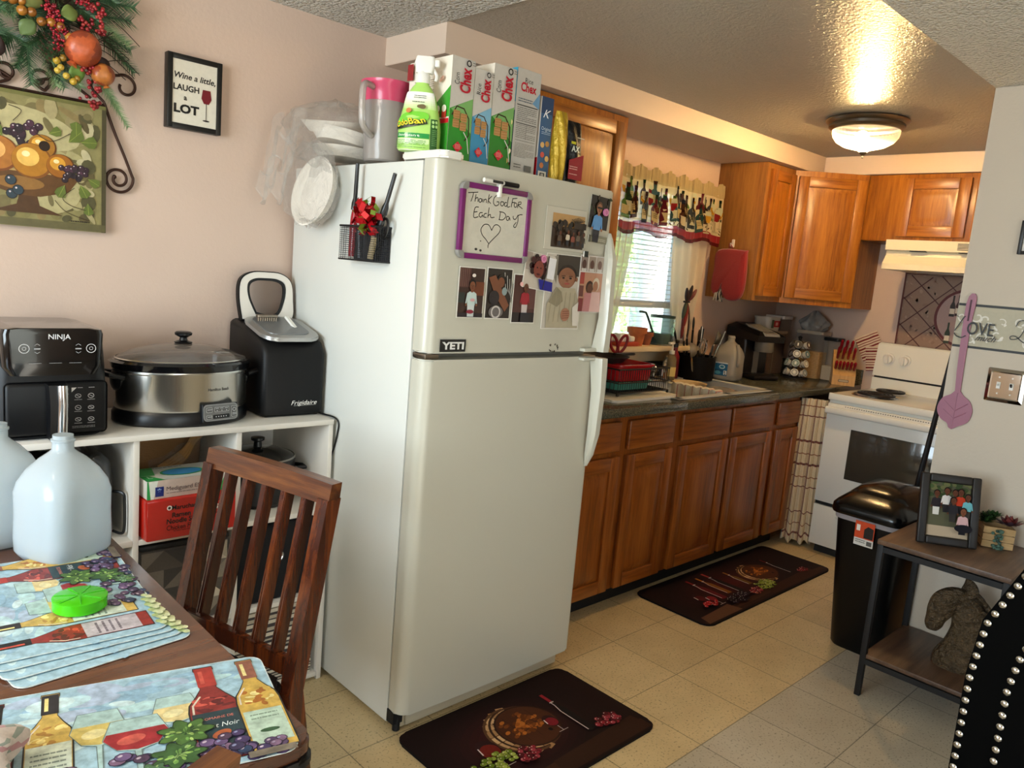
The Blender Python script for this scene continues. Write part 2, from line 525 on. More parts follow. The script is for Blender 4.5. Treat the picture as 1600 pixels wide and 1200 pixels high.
# ---- kitchen window
m = MB()
for a, b in (((wx0, 0.0, wz0), (wx0+.045, .11, wz1)), ((wx1-.045, 0.0, wz0), (wx1, .11, wz1)), ((wx0, 0.0, wz1-.045), (wx1, .11, wz1)), ((wx0, .0, wz0), (wx1, .11, wz0+.04)),
             ((wx0, .055, 1.29), (wx1, .09, 1.33))): m.box(a, b, .004)
win = struct('window_1', m, white_pl)
MB().box((wx0+.04, .07, wz0+.03), (wx1-.04, .074, wz1-.04)).build('window_pane', glass, win)
m = MB(); m.box((.55, -.125, 1.068), (1.44, .02, 1.096), .006); m.box((.58, -.02, .99), (1.42, -.0005, 1.068), .004)
struct('trim_1', m, mat('sill_paint', '#ddc9a6', .4))
# ---- outside
m = MB(); m.box((-4, .6, -.3), (14, 14, -.2)); struct('ground_outside', m, mat('lawn', '#8c9a72', .9, var=(4, .4)))
leafm = paint('leaf_print', .5, .2, mscale=5)
m = MB(); R = random.Random(3)
for i in range(5200):
    x, z = R.uniform(2.2, 11.5), R.uniform(-.2, 1) ** 1 * 2.3
    y = 4.6 + .35*sin(x*2.1) + R.gauss(0, .22); z *= 1.0 + .12*sin(x*1.7)
    a, b, l = R.uniform(0, 6.28), R.uniform(-1, 1), R.uniform(.07, .15)
    d = Vector((cos(a), sin(a)*.5, b)).normalized()*l; e = Vector((-d.z, R.uniform(-.3, .3)*l, d.x))*.45
    p = Vector((x, y, z)); m.c(R.choice(['#79b04a', '#8cc25a', '#669a3e', '#a3d070']))
    m.F([m.V(p), m.V(p + d*.5 + e), m.V(p + d), m.V(p + d*.5 - e)])
tag(m.build('hedge', leafm, norm=False), 'sunlit green hedge seen through the kitchen window blind', 'hedge', kind='stuff')
t = thing('porch_post', 'white porch post standing outside the kitchen window', 'post', (3.2, 1.5, -.2))
MB().box((-.19, -.12, 0), (.19, .12, 2.9), .01).build('shaft', mat('white_outdoor', '#f2f2ee', .6), t)
MB().box((-.23, -.15, 0), (.23, .15, .25), .01).build('base', MATS['white_outdoor'], t)
# ---- venetian blind
t = thing('venetian_blind', 'white venetian blind with tilted slats in the kitchen window', 'blind', (1.04, .03, 1.13))
bl = mat('blind_white', '#eeeeea', .5, sss=.0)
MB().box((-.33, -.012, .79), (.33, .018, .82), .003).build('headrail', bl, t)
MB().box((-.33, -.012, -.003), (.33, .012, .012), .004).build('bottom_rail', bl, t)
m = MB()
for i in range(29): m.at((0, 0, .035 + i*.0258), rx=-.12); m.box((-.325, -.0125, -.0007), (.325, .0125, .0007))
m.build('slats', bl, t)
for x in (-.22, .22): MB().cyl((x, -.014, 0), (x, -.014, .8), .0012, n=5).build('ladder_cord', bl, t)

# ---------------------------------------------------------------- cabinets
def door_mesh(w, h, sw=.058, t=.02):
    """raised panel door, x 0..w, z 0..h, face towards -y"""
    m = MB()
    for a, b in (((0, -t, 0), (sw, 0, h)), ((w-sw, -t, 0), (w, 0, h))): m.box(a, b, .003, 2)
    m.mi = 1
    for a, b in (((sw, -t, 0), (w-sw, 0, sw)), ((sw, -t, h-sw), (w-sw, 0, h))): m.box(a, b, .003, 2)
    m.mi = 0
    def rc(i, y): return [(sw+i-.002, y, sw+i-.002), (w-sw-i+.002, y, sw+i-.002), (w-sw-i+.002, y, h-sw-i+.002), (sw+i-.002, y, h-sw-i+.002)]
    m.loft([rc(0, -.002), rc(0, -.008), rc(.006, -.008), rc(.028, -.0175), rc(.1, -.0178) if w > .4 else rc(.05, -.0178)], cap=True)
    return m
def drawer_mesh(w, h, t=.02): return MB(mi=0).box((0, -t, 0), (w, 0, h), .006, 3)
def base_cab(x0, x1, doors, drawers, label):
    t = thing('base_cabinet', label, 'cabinet', (x0, -.595, 0), group='oak base cabinets along the back wall'); w = x1-x0
    m = MB()
    if w > .8: m.box((0, 0, .095), (w, .02, .875)); m.box((0, .02, .095), (w, .58, .74)); m.box((0, .02, .74), (.012, .58, .875)); m.box((w-.012, .02, .74), (w, .58, .875))
    else: m.box((0, 0, .095), (w, .58, .875))
    m.mi = 2; m.box((0, .065, 0), (w, .55, .095))
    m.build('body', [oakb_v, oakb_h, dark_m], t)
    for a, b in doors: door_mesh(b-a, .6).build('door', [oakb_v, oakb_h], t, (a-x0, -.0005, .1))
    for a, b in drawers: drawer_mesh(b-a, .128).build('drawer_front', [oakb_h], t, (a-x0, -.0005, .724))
base_cab(-.285, .19, [(-.25, .169)], [(-.25, .16)], 'oak base cabinet nearest the refrigerator, one door under one drawer')
base_cab(.19, .585, [(.218, .551)], [(.218, .549)], 'oak base cabinet with one door, between the refrigerator side and the sink cabinet')
base_cab(.585, 1.5, [(.617, 1.031), (1.06, 1.474)], [(.617, 1.029), (1.06, 1.472)], 'wide oak sink base cabinet with two doors under the sink')
base_cab(1.5, 1.79, [(1.53, 1.774)], [(1.53, 1.772)], 'narrow oak base cabinet beside the plaid curtain')
def upper(name_x, w, h, label, loc, rz, doors, d=.305, side=None):
    t = thing('wall_cabinet', label, 'cabinet', loc, rz, group='oak wall cabinets')
    MB().box((0, 0, 0), (w, d, h), .002).build('body', side or oak_v, t)
    for x0, x1, z0, z1 in doors: door_mesh(x1-x0, z1-z0).build('door', [oak_v, oak_h], t, (x0, -.0005, z0))
    return t
upper(0, .63, .755, 'oak wall cabinet behind the refrigerator, left of the kitchen window', (-.26, -.307, 1.385), 0, [(.03, .59, .03, .725)])
upper(0, .318, .766, 'narrow oak wall cabinet with a red oven mitt on its side panel', (1.62, -.307, 1.379), 0, [(.03, .306, .03, .735)], side=oak_side)
# corner cabinet with a diagonal door
t = thing('corner_cabinet', 'oak corner wall cabinet with one large diagonal door', 'cabinet', (1.94, -.307, 1.379), group='oak wall cabinets')
m = MB(); m.prism([(0, 0), (.267, -.315), (XE-1.94-.002, -.315), (XE-1.94-.002, .305), (0, .305)], 0, .766); m.build('body', oak_side, t)
dl = sqrt(.267**2+.315**2); da = math.atan2(-.315, .267)
door_mesh(dl-.03, .7).build('door', [oak_v, oak_h], t, (.012, -.018, .033), (0, 0, da))
m = MB(); m.at(rz=da); m.box((.0, -.003, 0), (dl, .001, .766)); m.build('face_frame', oak_v, t)
t = thing('range_cabinet', 'short oak wall cabinet above the range hood', 'cabinet', (2.207, -.624, 1.778), -pi/2, group='oak wall cabinets')
MB().box((0, 0, 0), (.955, .298, .367), .002).build('body', oak_v, t)
door_mesh(.345, .315).build('door', [oak_v, oak_h], t, (.195, -.0005, .027))
door_mesh(.345, .315).build('door', [oak_v, oak_h], t, (.57, -.0005, .027))
# ---------------------------------------------------------------- worktop
def laminate():
    m, nt, b = _new('laminate'); v = _obj(nt)
    n = _noise(nt, 160, 4, v, .8); n2 = _noise(nt, 30, 4, v)
    r = _ramp(nt, n.outputs['Fac'], [(.36, lin('#2c2e28')), (.5, lin('#4a4c42')), (.64, lin('#7c745c'))])
    nt.links.new(r.outputs['Color'], b.inputs['Base Color']); b.inputs['Roughness'].default_value = .16
    return m
lam = laminate()
SX0, SX1, SY0, SY1 = .60, 1.45, -.585, -.07
m = MB()
m.box((-.285, -.638, .876), (SX0, 0, .914), .006); m.box((SX1, -.638, .876), (XE, 0, .914), .006)
m.box((SX0-.004, -.638, .876), (SX1+.004, SY0, .914), .006); m.box((SX0-.004, SY1, .876), (SX1+.004, 0, .914))
m.box((-.285, -.02, .914), (XE, -.0005, 1.005), .004); m.box((XE-.02, -.638, .914), (XE-.0005, -.02, 1.005), .004)
tag(m.build('countertop', lam), 'dark speckled laminate countertop over the oak base cabinets', 'countertop')
# ---- sink
t = thing('kitchen_sink', 'stainless steel double sink set in the dark countertop', 'sink', (1.025, -.33, .914))
m = MB(); x0, x1, y0, y1 = SX0-1.025-.012, SX1-1.025+.012, SY0+.33-.012, SY1+.33+.012
for a, b in (((x0, y0), (x1, y0+.045)), ((x0, y1-.09), (x1, y1)), ((x0, y0), (x0+.045, y1)), ((x1-.045, y0), (x1, y1)), ((-.025, y0), (.025, y1))): m.box((a[0], a[1], .0005), (b[0], b[1], .007), .003)
sink_m = mat('sink_steel', '#e6e7e5', .3, .45)
m.build('rim', sink_m, t)
for s0, s1 in ((x0+.042, -.022), (.022, x1-.042)):
    m = MB(); a0, a1 = y0+.042, y1-.087
    m.loft([[(s0, a0, .004), (s1, a0, .004), (s1, a1, .004), (s0, a1, .004)], [(s0+.012, a0+.012, -.16), (s1-.012, a0+.012, -.16), (s1-.012, a1-.012, -.16), (s0+.012, a1-.012, -.16)]], cap=False)
    m.F([m.V(p) for p in ((s0+.012, a0+.012, -.16), (s1-.012, a0+.012, -.16), (s1-.012, a1-.012, -.16), (s0+.012, a1-.012, -.16))])
    b = m.build('basin', sink_m, t, norm=False)
    MB().lathe([(.001, 0), (.04, 0), (.042, .003), (.03, .001)], ((s0+s1)/2, (a0+a1)/2, -.1595), 16).build('drain', chrome, b)
t = thing('kitchen_faucet', 'chrome kitchen faucet with a long spout behind the sink', 'faucet', (1.13, -.105, .921))
m = MB(); m.box((-.1, -.025, 0), (.1, .025, .014), .006); m.cyl((0, 0, .01), (0, 0, .05), .024, .02, 16); m.build('base', chrome, t)
MB().tube(spline([(0, 0, .04), (.02, -.0, .095), (-.02, -.03, .12), (-.12, -.1, .085), (-.2, -.16, .03), (-.215, -.17, .012)], 6), .011, 10).build('spout', chrome, t)
for sx in (-.08, .08): MB().lathe([(.012, 0), (.014, .02), (.024, .03), (.026, .05), (.018, .062), (.001, .064)], (sx, 0, .012), 12).build('knob', clear if sx > 0 else chrome, t)
# ---------------------------------------------------------------- refrigerator
FX0, FX1 = -1.0639, -.3042
t = thing('refrigerator', 'white top-freezer refrigerator covered with photos and a whiteboard', 'refrigerator', (FX0, 0, 0)); FW = FX1-FX0
m = MB(); m.box((0, -.765, .022), (FW, -.035, 1.722), .006); m.mi = 1; m.box((.01, -.772, .07), (FW-.01, -.76, 1.715)); m.build('body', [fridge_m, mat('door_gasket', '#8d8b82', .6)], t)
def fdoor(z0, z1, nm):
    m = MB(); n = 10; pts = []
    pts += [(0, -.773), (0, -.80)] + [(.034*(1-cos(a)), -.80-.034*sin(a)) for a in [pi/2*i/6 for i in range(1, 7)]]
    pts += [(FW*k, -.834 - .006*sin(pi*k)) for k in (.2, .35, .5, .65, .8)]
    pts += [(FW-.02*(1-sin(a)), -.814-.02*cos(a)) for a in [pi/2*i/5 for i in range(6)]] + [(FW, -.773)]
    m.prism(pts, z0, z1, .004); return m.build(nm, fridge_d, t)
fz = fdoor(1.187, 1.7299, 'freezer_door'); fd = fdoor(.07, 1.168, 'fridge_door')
def handle(zs, par):
    m = MB(); R = []
    for z, y, w, d in zs:
        R.append([(FW-.012-w, y, z), (FW-.012, y, z), (FW-.008, y-d*.6, z), (FW-.014, y-d, z), (FW-.008-w, y-d, z), (FW-.016-w, y-d*.6, z)])
    m.loft(R); return m
m = handle([(1.59, -.833, .004, .01), (1.57, -.835, .016, .02), (1.5, -.845, .026, .035), (1.3, -.85, .03, .038), (1.21, -.838, .034, .05), (1.188, -.832, .034, .054)], fz)
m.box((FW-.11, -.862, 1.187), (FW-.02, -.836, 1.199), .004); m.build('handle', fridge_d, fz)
m = handle([(1.166, -.832, .034, .054), (1.14, -.838, .034, .05), (1.05, -.85, .03, .04), (.9, -.85, .028, .034), (.82, -.842, .022, .024), (.775, -.834, .008, .008)], fd)
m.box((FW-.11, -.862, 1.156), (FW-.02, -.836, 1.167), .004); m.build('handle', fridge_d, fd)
m = MB(); m.box((.0, -.835, 1.17), (.05, -.775, 1.185), .002); m.cyl((.03, -.815, 1.165), (.03, -.815, 1.19), .012); m.build('middle_hinge', nickel, t)
m = MB(); m.prism(rr2(-.004, -.86, .075, -.66, .018), 1.7245, 1.745, .005); m.build('hinge_cover', white_pl, t)
m = MB(); m.box((.03, -.79, .005), (FW-.02, -.76, .064), .004); m.box((.05, -.8, .012), (FW-.03, -.788, .05), .003); m.build('toe_grille', mat('grille_beige', '#b9ad93', .5), t)
m = MB(); m.box((.0, -.8, .03), (.035, -.765, .07)); m.cyl((.02, -.79, .005), (.02, -.79, .05), .012); m.build('foot', black_mt, t)
# ---------------------------------------------------------------- ceiling lamp
def lamp_glass():
    m, nt, b = _new('lamp_glass')
    out = nt.nodes['Material Output']
    tr = nt.nodes.new('ShaderNodeBsdfTransparent'); tr.inputs[0].default_value = lin('#ffe9b8')
    em = nt.nodes.new('ShaderNodeEmission'); em.inputs[0].default_value = (1, .82, .52, 1)
    tc = nt.nodes.new('ShaderNodeTexCoord')
    ds = nt.nodes.new('ShaderNodeVectorMath'); ds.operation = 'DISTANCE'; ds.inputs[1].default_value = (.01, .02, -.075)
    nt.links.new(tc.outputs['Object'], ds.inputs[0])
    mr = nt.nodes.new('ShaderNodeMapRange'); mr.inputs['From Min'].default_value = .04; mr.inputs['From Max'].default_value = .15
    mr.inputs['To Min'].default_value = 9; mr.inputs['To Max'].default_value = .5
    nt.links.new(ds.outputs['Value'], mr.inputs['Value']); nt.links.new(mr.outputs[0], em.inputs[1])
    gl = nt.nodes.new('ShaderNodeBsdfGlossy'); gl.inputs['Roughness'].default_value = .1
    m1 = nt.nodes.new('ShaderNodeMixShader'); m1.inputs[0].default_value = .12
    nt.links.new(tr.outputs[0], m1.inputs[1]); nt.links.new(gl.outputs[0], m1.inputs[2])
    ad = nt.nodes.new('ShaderNodeAddShader'); nt.links.new(m1.outputs[0], ad.inputs[0]); nt.links.new(em.outputs[0], ad.inputs[1])
    nt.links.new(ad.outputs[0], out.inputs['Surface'])
    return m
t = thing('ceiling_light', 'flush ceiling light with ribbed glass bowl and nickel ring', 'lamp', (1.27, -.968, ZC))
MB().lathe([(.05, 0), (.175, -.0005), (.18, -.008), (.174, -.018), (.162, -.024), (.164, -.036), (.155, -.046), (.146, -.05), (.14, -.045)], n=40, cap=False).build('ring', nickel, t)
rings = []
for r, z in [(.142, -.046), (.143, -.06), (.138, -.078), (.122, -.1), (.09, -.119), (.05, -.13), (.026, -.136), (.015, -.146)]:
    rings.append([((r*(1+.018*(j % 2)))*cos(2*pi*j/96), (r*(1+.018*(j % 2)))*sin(2*pi*j/96), z) for j in range(96)])
MB().loft(rings, cap=False).build('glass_bowl', lamp_glass(), t, angle=80)
MB().lathe([(.001, -.172), (.006, -.168), (.004, -.16), (.014, -.152), (.018, -.145), (.008, -.14), (.001, -.139)], n=16).build('finial', nickel, t)
MB().ball((.01, .02, -.075), .03, n=16, m=10).build('bulb', mat('bulb_glow', '#fff2d8', .5, emit=('#ffe2bc', 1050)), t)

# ---------------------------------------------------------------- stove
t = thing('electric_stove', 'white electric coil stove against the end wall', 'stove', (1.829, -.742, 0), -pi/2); SW = .76
m = MB(); m.box((0, .012, .05), (SW, .63, .885)); m.mi = 1; m.box((.02, .04, 0), (SW-.02, .6, .05)); m.build('body', [white_en, dark_m], t)
m = MB(); m.box((-.003, -.012, .878), (SW+.003, .565, .914), .006, 3); m.box((-.003, -.012, .905), (SW+.003, .012, .9165), .005, 3); ct = m.build('cooktop', white_en, t)
m = MB(); m.prism([(0, 0), (0, .0), (.0, .0)], 0, .0) if 0 else None
m.loft([[(-.002, .555, .9), (SW+.002, .555, .9), (SW+.002, .625, .9), (-.002, .625, .9)], [(-.002, .555, .985), (SW+.002, .555, .985), (SW+.002, .63, .985), (-.002, .63, .985)]])
m.mi = 1; m.box((.004, .565, .985), (SW-.004, .625, .997)); m.mi = 0
m.loft([[(-.002, .55, .997), (SW+.002, .55, .997), (SW+.002, .63, .997), (-.002, .63, .997)], [(-.002, .575, 1.185), (SW+.002, .575, 1.185), (SW+.002, .635, 1.185), (-.002, .635, 1.185)], [(.006, .585, 1.195), (SW-.006, .585, 1.195), (SW-.006, .632, 1.195), (.006, .632, 1.195)]])
bg = m.build('backguard', [white_en, dark_m], t)
for x in (.075, .165, .595, .66):
    m = MB(); m.at((x, .5625, 1.105), rx=pi/2+.13); m.lathe([(.034, 0), (.034, .006), (.026, .009), (.024, .026), (.001, .027)], n=20); m.box((-.006, -.024, .02), (.006, .024, .036), .003)
    m.build('knob', white_pl, bg)
m = MB(); m.frame((.25, .5625, 1.05), (1, 0, 0), (0, .025, .188)); m.c('#dcdad2').rrect(0, 0, .26, .1, .012); m.c('#c9c7be').ring(.13, .05, .0, .0); m.rect(.004, .004, .256, .096, '#e6e4dc')
m.rect(.06, .052, .14, .082, '#10131c'); m.text('6:', .112, .067, .018, '#3f6cff'); m.lines(.012, .05, .05, .09, 3, '#8c8a84'); m.lines(.06, .014, .24, .034, 1, '#8c8a84')
m.build('display_panel', glossp, bg)
m = MB(); m.box((.004, -.018, .305), (SW-.004, .01, .862), .006); od = m.build('oven_door', white_en, t)
m = MB(); m.box((.15, -.0205, .462), (.61, -.0175, .738), .002); m.build('window', mat('oven_glass', '#3a3831', .12, coat=.6), od)
m = MB(); m.box((.002, -.052, .806), (SW-.002, -.03, .846), .01, 3); m.box((.02, -.034, .81), (.06, -.016, .842)); m.box((SW-.06, -.034, .81), (SW-.02, -.016, .842)); m.build('handle', white_en, od)
m = MB(); m.frame((0, -.0185, .852), (1, 0, 0), (0, 0, 1))
for i in range(46): m.rect(.1 + i*.0125, 0, .106 + i*.0125, .004, '#4a4741')
m.build('vent_slots', black_mt, od)
m = MB(); m.box((.004, -.014, .055), (SW-.004, .01, .285), .005); dr = m.build('storage_drawer', white_en, t)
MB().box((.14, -.03, .235), (.62, -.012, .248), .004).build('handle', white_en, dr)
MB().box((.006, -.002, .285), (SW-.006, .012, .305)).build('drawer_gap', dark_m, t)
for x, y, r in ((.16, .42, .078), (.175, .17, .1), (.58, .42, .1), (.585, .17, .078)):
    m = MB(); m.lathe([(.001, .9145), (r*1.0, .9145), (r*1.16, .9185), (r*1.2, .917), (r*1.19, .914)], (x, y, 0), 28); dp = m.build('drip_pan', chrome, t)
    m = MB(); pts = [(x + (.018 + (r-.018)*k/64)*cos(k*2*pi*4.2/64), y + (.018 + (r-.018)*k/64)*sin(k*2*pi*4.2/64), .929) for k in range(65)]
    m.tube(pts, .0065, 8); m.build('coil', mat('burner_coil', '#17171a', .45), dp)
# ---------------------------------------------------------------- range hood
t = thing('range_hood', 'almond range hood under the short oak cabinet', 'range hood', (2.03, -.832, 1.615), -pi/2)
prof = [(0, 0), (0, .03), (.035, .075), (.04, .1), (.012, .105), (.012, .16), (.474, .16), (.474, 0)]
m = MB(); m.loft([[(x, y, z) for y, z in prof] for x in (0, .75)]); m.build('canopy', almond, t, angle=20)
for k in range(2): 
    m = MB(); m.frame((.36 + k*.17, .0118, .115), (1, 0, 0), (0, 0, 1))
    for i in range(5): m.rect(0, i*.0075, .155, i*.0075+.004, '#2c2a26')
    m.build('vent', printm, t)
for x in (.13, .37): MB().box((x, .006, .0995), (x+.08, .04, .1045)).build('switch', black_mt, t)
MB().box((.15, .1, -.008), (.6, .4, .002)).build('filter', nickel, t)
# ---------------------------------------------------------------- backsplash board behind the stove
t = thing('backsplash_panel', 'brown diagonal tile backsplash panel with a round wine picture, behind the stove', 'backsplash', (XE-.0005, -.795, .95), -pi/2)
m = MB('#8f7563'); m.box((0, -.007, 0), (.72, 0, .66)); m.frame((0, -.0072, 0), (1, 0, 0), (0, 0, 1))
R = random.Random(5)
for i in range(420):
    a, b = R.uniform(.01, .71), R.uniform(.01, .675); m.k = 1; m.ell(a, b, R.uniform(.004, .018), R.uniform(.003, .01), R.choice(['#977c69', '#866b5a', '#a08673', '#8b6f60']), R.uniform(0, 3), 7)
m.k = 2
d = .158
for i in range(-5, 7):
    for sg in (1, -1):
        c0 = i*d + .03; pts = []
        for k in range(61):
            x = .72*k/60; y = (c0 + x*.93) if sg > 0 else (c0 + .66 - x*.93)
            if 0 <= y <= .66: pts.append((x, y))
        if len(pts) > 1: m.stroke(pts, .006, '#4e2620')
m.rect(0, 0, .01, .66, '#5c2a22'); m.rect(0, .677, .72, .66, '#5c2a22')
cx, cy = .36, .43
m.ell(cx, cy, .165, .165, '#5a1a18', n=40); m.ell(cx, cy, .15, .15, '#a88d86', n=40)
for bx, by, c1 in ((-.075, .045, '#241714'), (-.045, .05, '#3a1418'), (-.08, -.11, '#26331c'), (.02, .02, '#5a1a18'), (.06, -.08, '#26331c')):
    m.rect(cx+bx-.014, cy+by-.04, cx+bx+.014, cy+by+.02, c1); m.poly([(cx+bx-.014, cy+by+.02), (cx+bx+.014, cy+by+.02), (cx+bx+.005, cy+by+.045), (cx+bx+.005, cy+by+.08), (cx+bx-.005, cy+by+.08), (cx+bx-.005, cy+by+.045)], c1); m.rect(cx+bx-.013, cy+by-.025, cx+bx+.013, cy+by+.005, '#d9cdb8')
m.build('board', printm, t)
# ---------------------------------------------------------------- plaid curtain between the base cabinets and the stove
cA, cB = Vector((1.8, -.603, 0)), Vector((1.865, -.728, 0)); cd = (cB-cA); nn = Vector((-cd.y, cd.x, 0)).normalized()*-1
def curt(u, v):
    z = .03 + .835*v; w = 1 + .16*(1-v)
    p = cA + cd*(.5 + (u-.5)*w); a = .008 + .009*(1-v)
    return (p.x + nn.x*a*sin(u*30 + 1.5*sin(v*3)) - .006, p.y + nn.y*a*sin(u*30 + 1.5*sin(v*3)), z + .012*sin(u*17)*(1-v)**3)
def plaid(u, v):
    base = '#d8c8a8'; x = (u*1.15) % .5; y = (v*6.1) % 1.0
    on = lambda t, c, w: abs(t-c) < w
    if on(x, .12, .012) or on(x, .17, .018) or on(y, .30, .018) or on(y, .36, .02): return '#6a2c22'
    if on(x, .36, .012) or on(y, .78, .016): return '#8a5a3c'
    return base
m = MB(); m.grid(curt, 60, 130, colfn=plaid)
tag(m.build('plaid_curtain', paint('cloth_print', .9, .08, mscale=200, sheen=.3), solid=.002), 'cream and red plaid curtain hanging between the oak cabinets and the stove', 'curtain')

# ---------------------------------------------------------------- window dressing
def sheer():
    m, nt, b = _new('sheer'); out = nt.nodes['Material Output']
    a = nt.nodes.new('ShaderNodeAttribute'); a.attribute_name = 'Col'
    d = nt.nodes.new('ShaderNodeBsdfDiffuse'); tl = nt.nodes.new('ShaderNodeBsdfTranslucent'); tp = nt.nodes.new('ShaderNodeBsdfTransparent')
    for x in (d, tl): nt.links.new(a.outputs['Color'], x.inputs[0])
    m1 = nt.nodes.new('ShaderNodeMixShader'); m1.inputs[0].default_value = .5; nt.links.new(d.outputs[0], m1.inputs[1]); nt.links.new(tl.outputs[0], m1.inputs[2])
    m2 = nt.nodes.new('ShaderNodeMixShader'); m2.inputs[0].default_value = .1; nt.links.new(m1.outputs[0], m2.inputs[1]); nt.links.new(tp.outputs[0], m2.inputs[2])
    nt.links.new(m2.outputs[0], out.inputs['Surface'])
    return m
sheer_m = sheer()
VX0, VX1, VZ0, VZ1 = .64, 1.575, 1.675, 2.005
def val_pt(u, v, off=0):
    x = VX0 + (VX1-VX0)*u; z = VZ0 + (VZ1-VZ0)*v
    amp = .007*(1 - .45*v); ph = u*66 + 1.3*sin(v*2 + u*9)
    y = -.075 - amp*sin(ph) - .01*(1-v) - off
    if v > .8: y -= .004*sin(u*190)
    return (x + .004*cos(ph*2), y, z - .012*sin(u*21)*(1-v) + (.012*sin(u*47)*max(0, v-.85)/.15))
t = thing('window_valance', 'gathered window valance printed with wine bottles, burgundy hem', 'valance', (0, 0, 0))
m = MB('#e9dcb4')
def vcol(u, v):
    if v < .06: return '#5a101c'
    if v < .175: return '#9c2a34' if (int(u*160) % 9) else '#b8505a'
    if v > .8: return '#cdbb8c'
    return '#eddfb9'
m.grid(lambda u, v: val_pt(u, v), 200, 34, colfn=vcol)
m.step = .0006; m.k = 2; m.map = lambda a, b, off: val_pt(a/(VX1-VX0), b/(VZ1-VZ0), off + .0012)
R = random.Random(11); H = VZ1-VZ0; WV = VX1-VX0
def bottle2d(m, x, y, w, h, c, lab='#e3d29c', cap=None, n=1):
    k = m.k
    b = [(x-w/2, y), (x+w/2, y), (x+w/2, y+h*.5), (x+w*.42, y+h*.58), (x+w*.17, y+h*.68), (x+w*.15, y+h), (x-w*.15, y+h), (x-w*.17, y+h*.68), (x-w*.42, y+h*.58), (x-w/2, y+h*.5)]
    m.poly(b, c); m.rect(x-w*.46, y+h*.12, x+w*.46, y+h*.44, lab); m.rect(x-w*.17, y+h*.86, x+w*.17, y+h, cap or c)
    m.lines(x-w*.3, y+h*.2, x+w*.3, y+h*.38, 3, '#8f7a4a', seed=int(x*999))
    m.k = k
def glass2d(m, x, y, w, h, wine):
    k = m.k
    m.ell(x, y+h*.03, w*.4, h*.04, '#cfc6a0', n=12); m.rect(x-w*.05, y+h*.03, x+w*.05, y+h*.45, '#b7ad86')
    m.poly([(x-w*.2, y+h*.47), (x+w*.2, y+h*.47), (x+w*.48, y+h*.68), (x+w*.38, y+h), (x-w*.38, y+h), (x-w*.48, y+h*.68)], '#dfe3c4')
    m.poly([(x-w*.2, y+h*.48), (x+w*.2, y+h*.48), (x+w*.47, y+h*.68), (x+w*.44, y+h*.8), (x-w*.44, y+h*.8), (x-w*.47, y+h*.68)], wine)
    m.k = k
cols = ['#3c1a1c', '#1f3a22', '#2a2f3c', '#4a241c', '#5d7c2c', '#2c4a4a', '#6a1f28']
for row, (yy, hh, ww, N) in enumerate(((H*.42, H*.4, .05, 18), (H*.3, H*.45, .062, 14), (H*.19, H*.48, .07, 11))):
    for i in range(N):
        x = WV*(i + .5 + (.3 if row % 2 else 0))/(N+.4) + R.uniform(-.012, .012)
        y = yy + R.uniform(-.02, .015); m.k = 3 + row*4
        if R.random() < .66: bottle2d(m, x, y, ww*R.uniform(.8, 1.05), hh*R.uniform(.85, 1.05), R.choice(cols), R.choice(['#e3d29c', '#d9c68e', '#efe6c0']), R.choice(cols))
        else: glass2d(m, x, y, ww*.9, hh*.8, R.choice(['#8e1f24', '#d8a83c', '#7a2a34', '#c8962c']))
m.k = 3
for i in range(26): m.k = 2; m.ell(R.uniform(.02, WV-.02), H*R.uniform(.2, .26), .012, .004, R.choice(['#5a2a20', '#3c5a2c', '#6a5a3a']), R.uniform(0, 3), 8)
m.build('valance_cloth', sheer_m, t, norm=False)
MB().cyl((VX0-.01, -.062, VZ1-.055), (VX1+.01, -.062, VZ1-.055), .008, n=8).build('rod', white_pl, t)
def drape(nm, label, xl0, xr0, xl1, xr1, z0, z1, y=-.045, knot=None):
    def f(u, v):
        w = v if knot is None else v
        s = 1-(1-v)**1.6
        a, b = xl1 + (xl0-xl1)*s, xr1 + (xr0-xr1)*s
        return (a + (b-a)*u, y - .014*sin(u*26 + v)*(.4+.6*v), z0 + (z1-z0)*v)
    m = MB('#e8e0cf'); m.grid(f, 60, 24); return tag(m.build(nm, sheer_m, norm=False), label, 'curtain')
drape('sheer_curtain', 'white sheer curtain gathered at the right side of the kitchen window', 1.16, 1.5, 1.26, 1.42, 1.12, 1.73)
drape('sheer_curtain', 'white sheer curtain sliver at the window side nearest the refrigerator', .60, .81, .60, .72, 1.12, 1.73)

# ---- items on the window sill
terra = mat('terracotta', '#b8693c', .75, var=(30, .15)); terra2 = mat('terracotta_dark', '#8e4f34', .75, var=(30, .15))
def flowerpot(label, loc, s, mm):
    m = MB(); m.lathe([(.001, 0), (.035, 0), (.047, .07), (.055, .07), (.058, .1), (.052, .1), (.046, .07), (.001, .06)], n=24)
    for v in m.bm.verts: v.co *= s
    return tag(m.build('flower_pot', mm, loc=loc), label, 'pot')
flowerpot('orange terracotta pot on the kitchen window sill', (.925, -.06, 1.096), .95, terra)
flowerpot('darker terracotta pot tucked between the orange pot and the watering can', (1.03, -.045, 1.096), .7, terra2)
t = thing('watering_can', 'clear green ribbed watering can with a long thin spout on the sill', 'watering can', (1.155, -.052, 1.0965))
prof = [(.001, 0), (.066, 0)] + [(.066 + (.004 if i % 2 else 0), .012 + i*.014) for i in range(10)] + [(.064, .158), (.06, .158), (.06, .01), (.001, .008)]
MB().lathe(prof, n=28).build('body', mat('green_clear', '#c4ddd4', .1, trans=.85, ior=1.1, alpha=.6), t)
MB().lathe([(.001, .009), (.059, .009), (.059, .066), (.001, .067)], n=24).build('water', mat('can_water', '#5f7f76', .1, trans=.5, ior=1.2), t)
MB().lathe([(.062, .15), (.069, .15), (.069, .163), (.06, .163)], n=28, cap=False).build('rim', mat('dark_green', '#2d4640', .4), t)
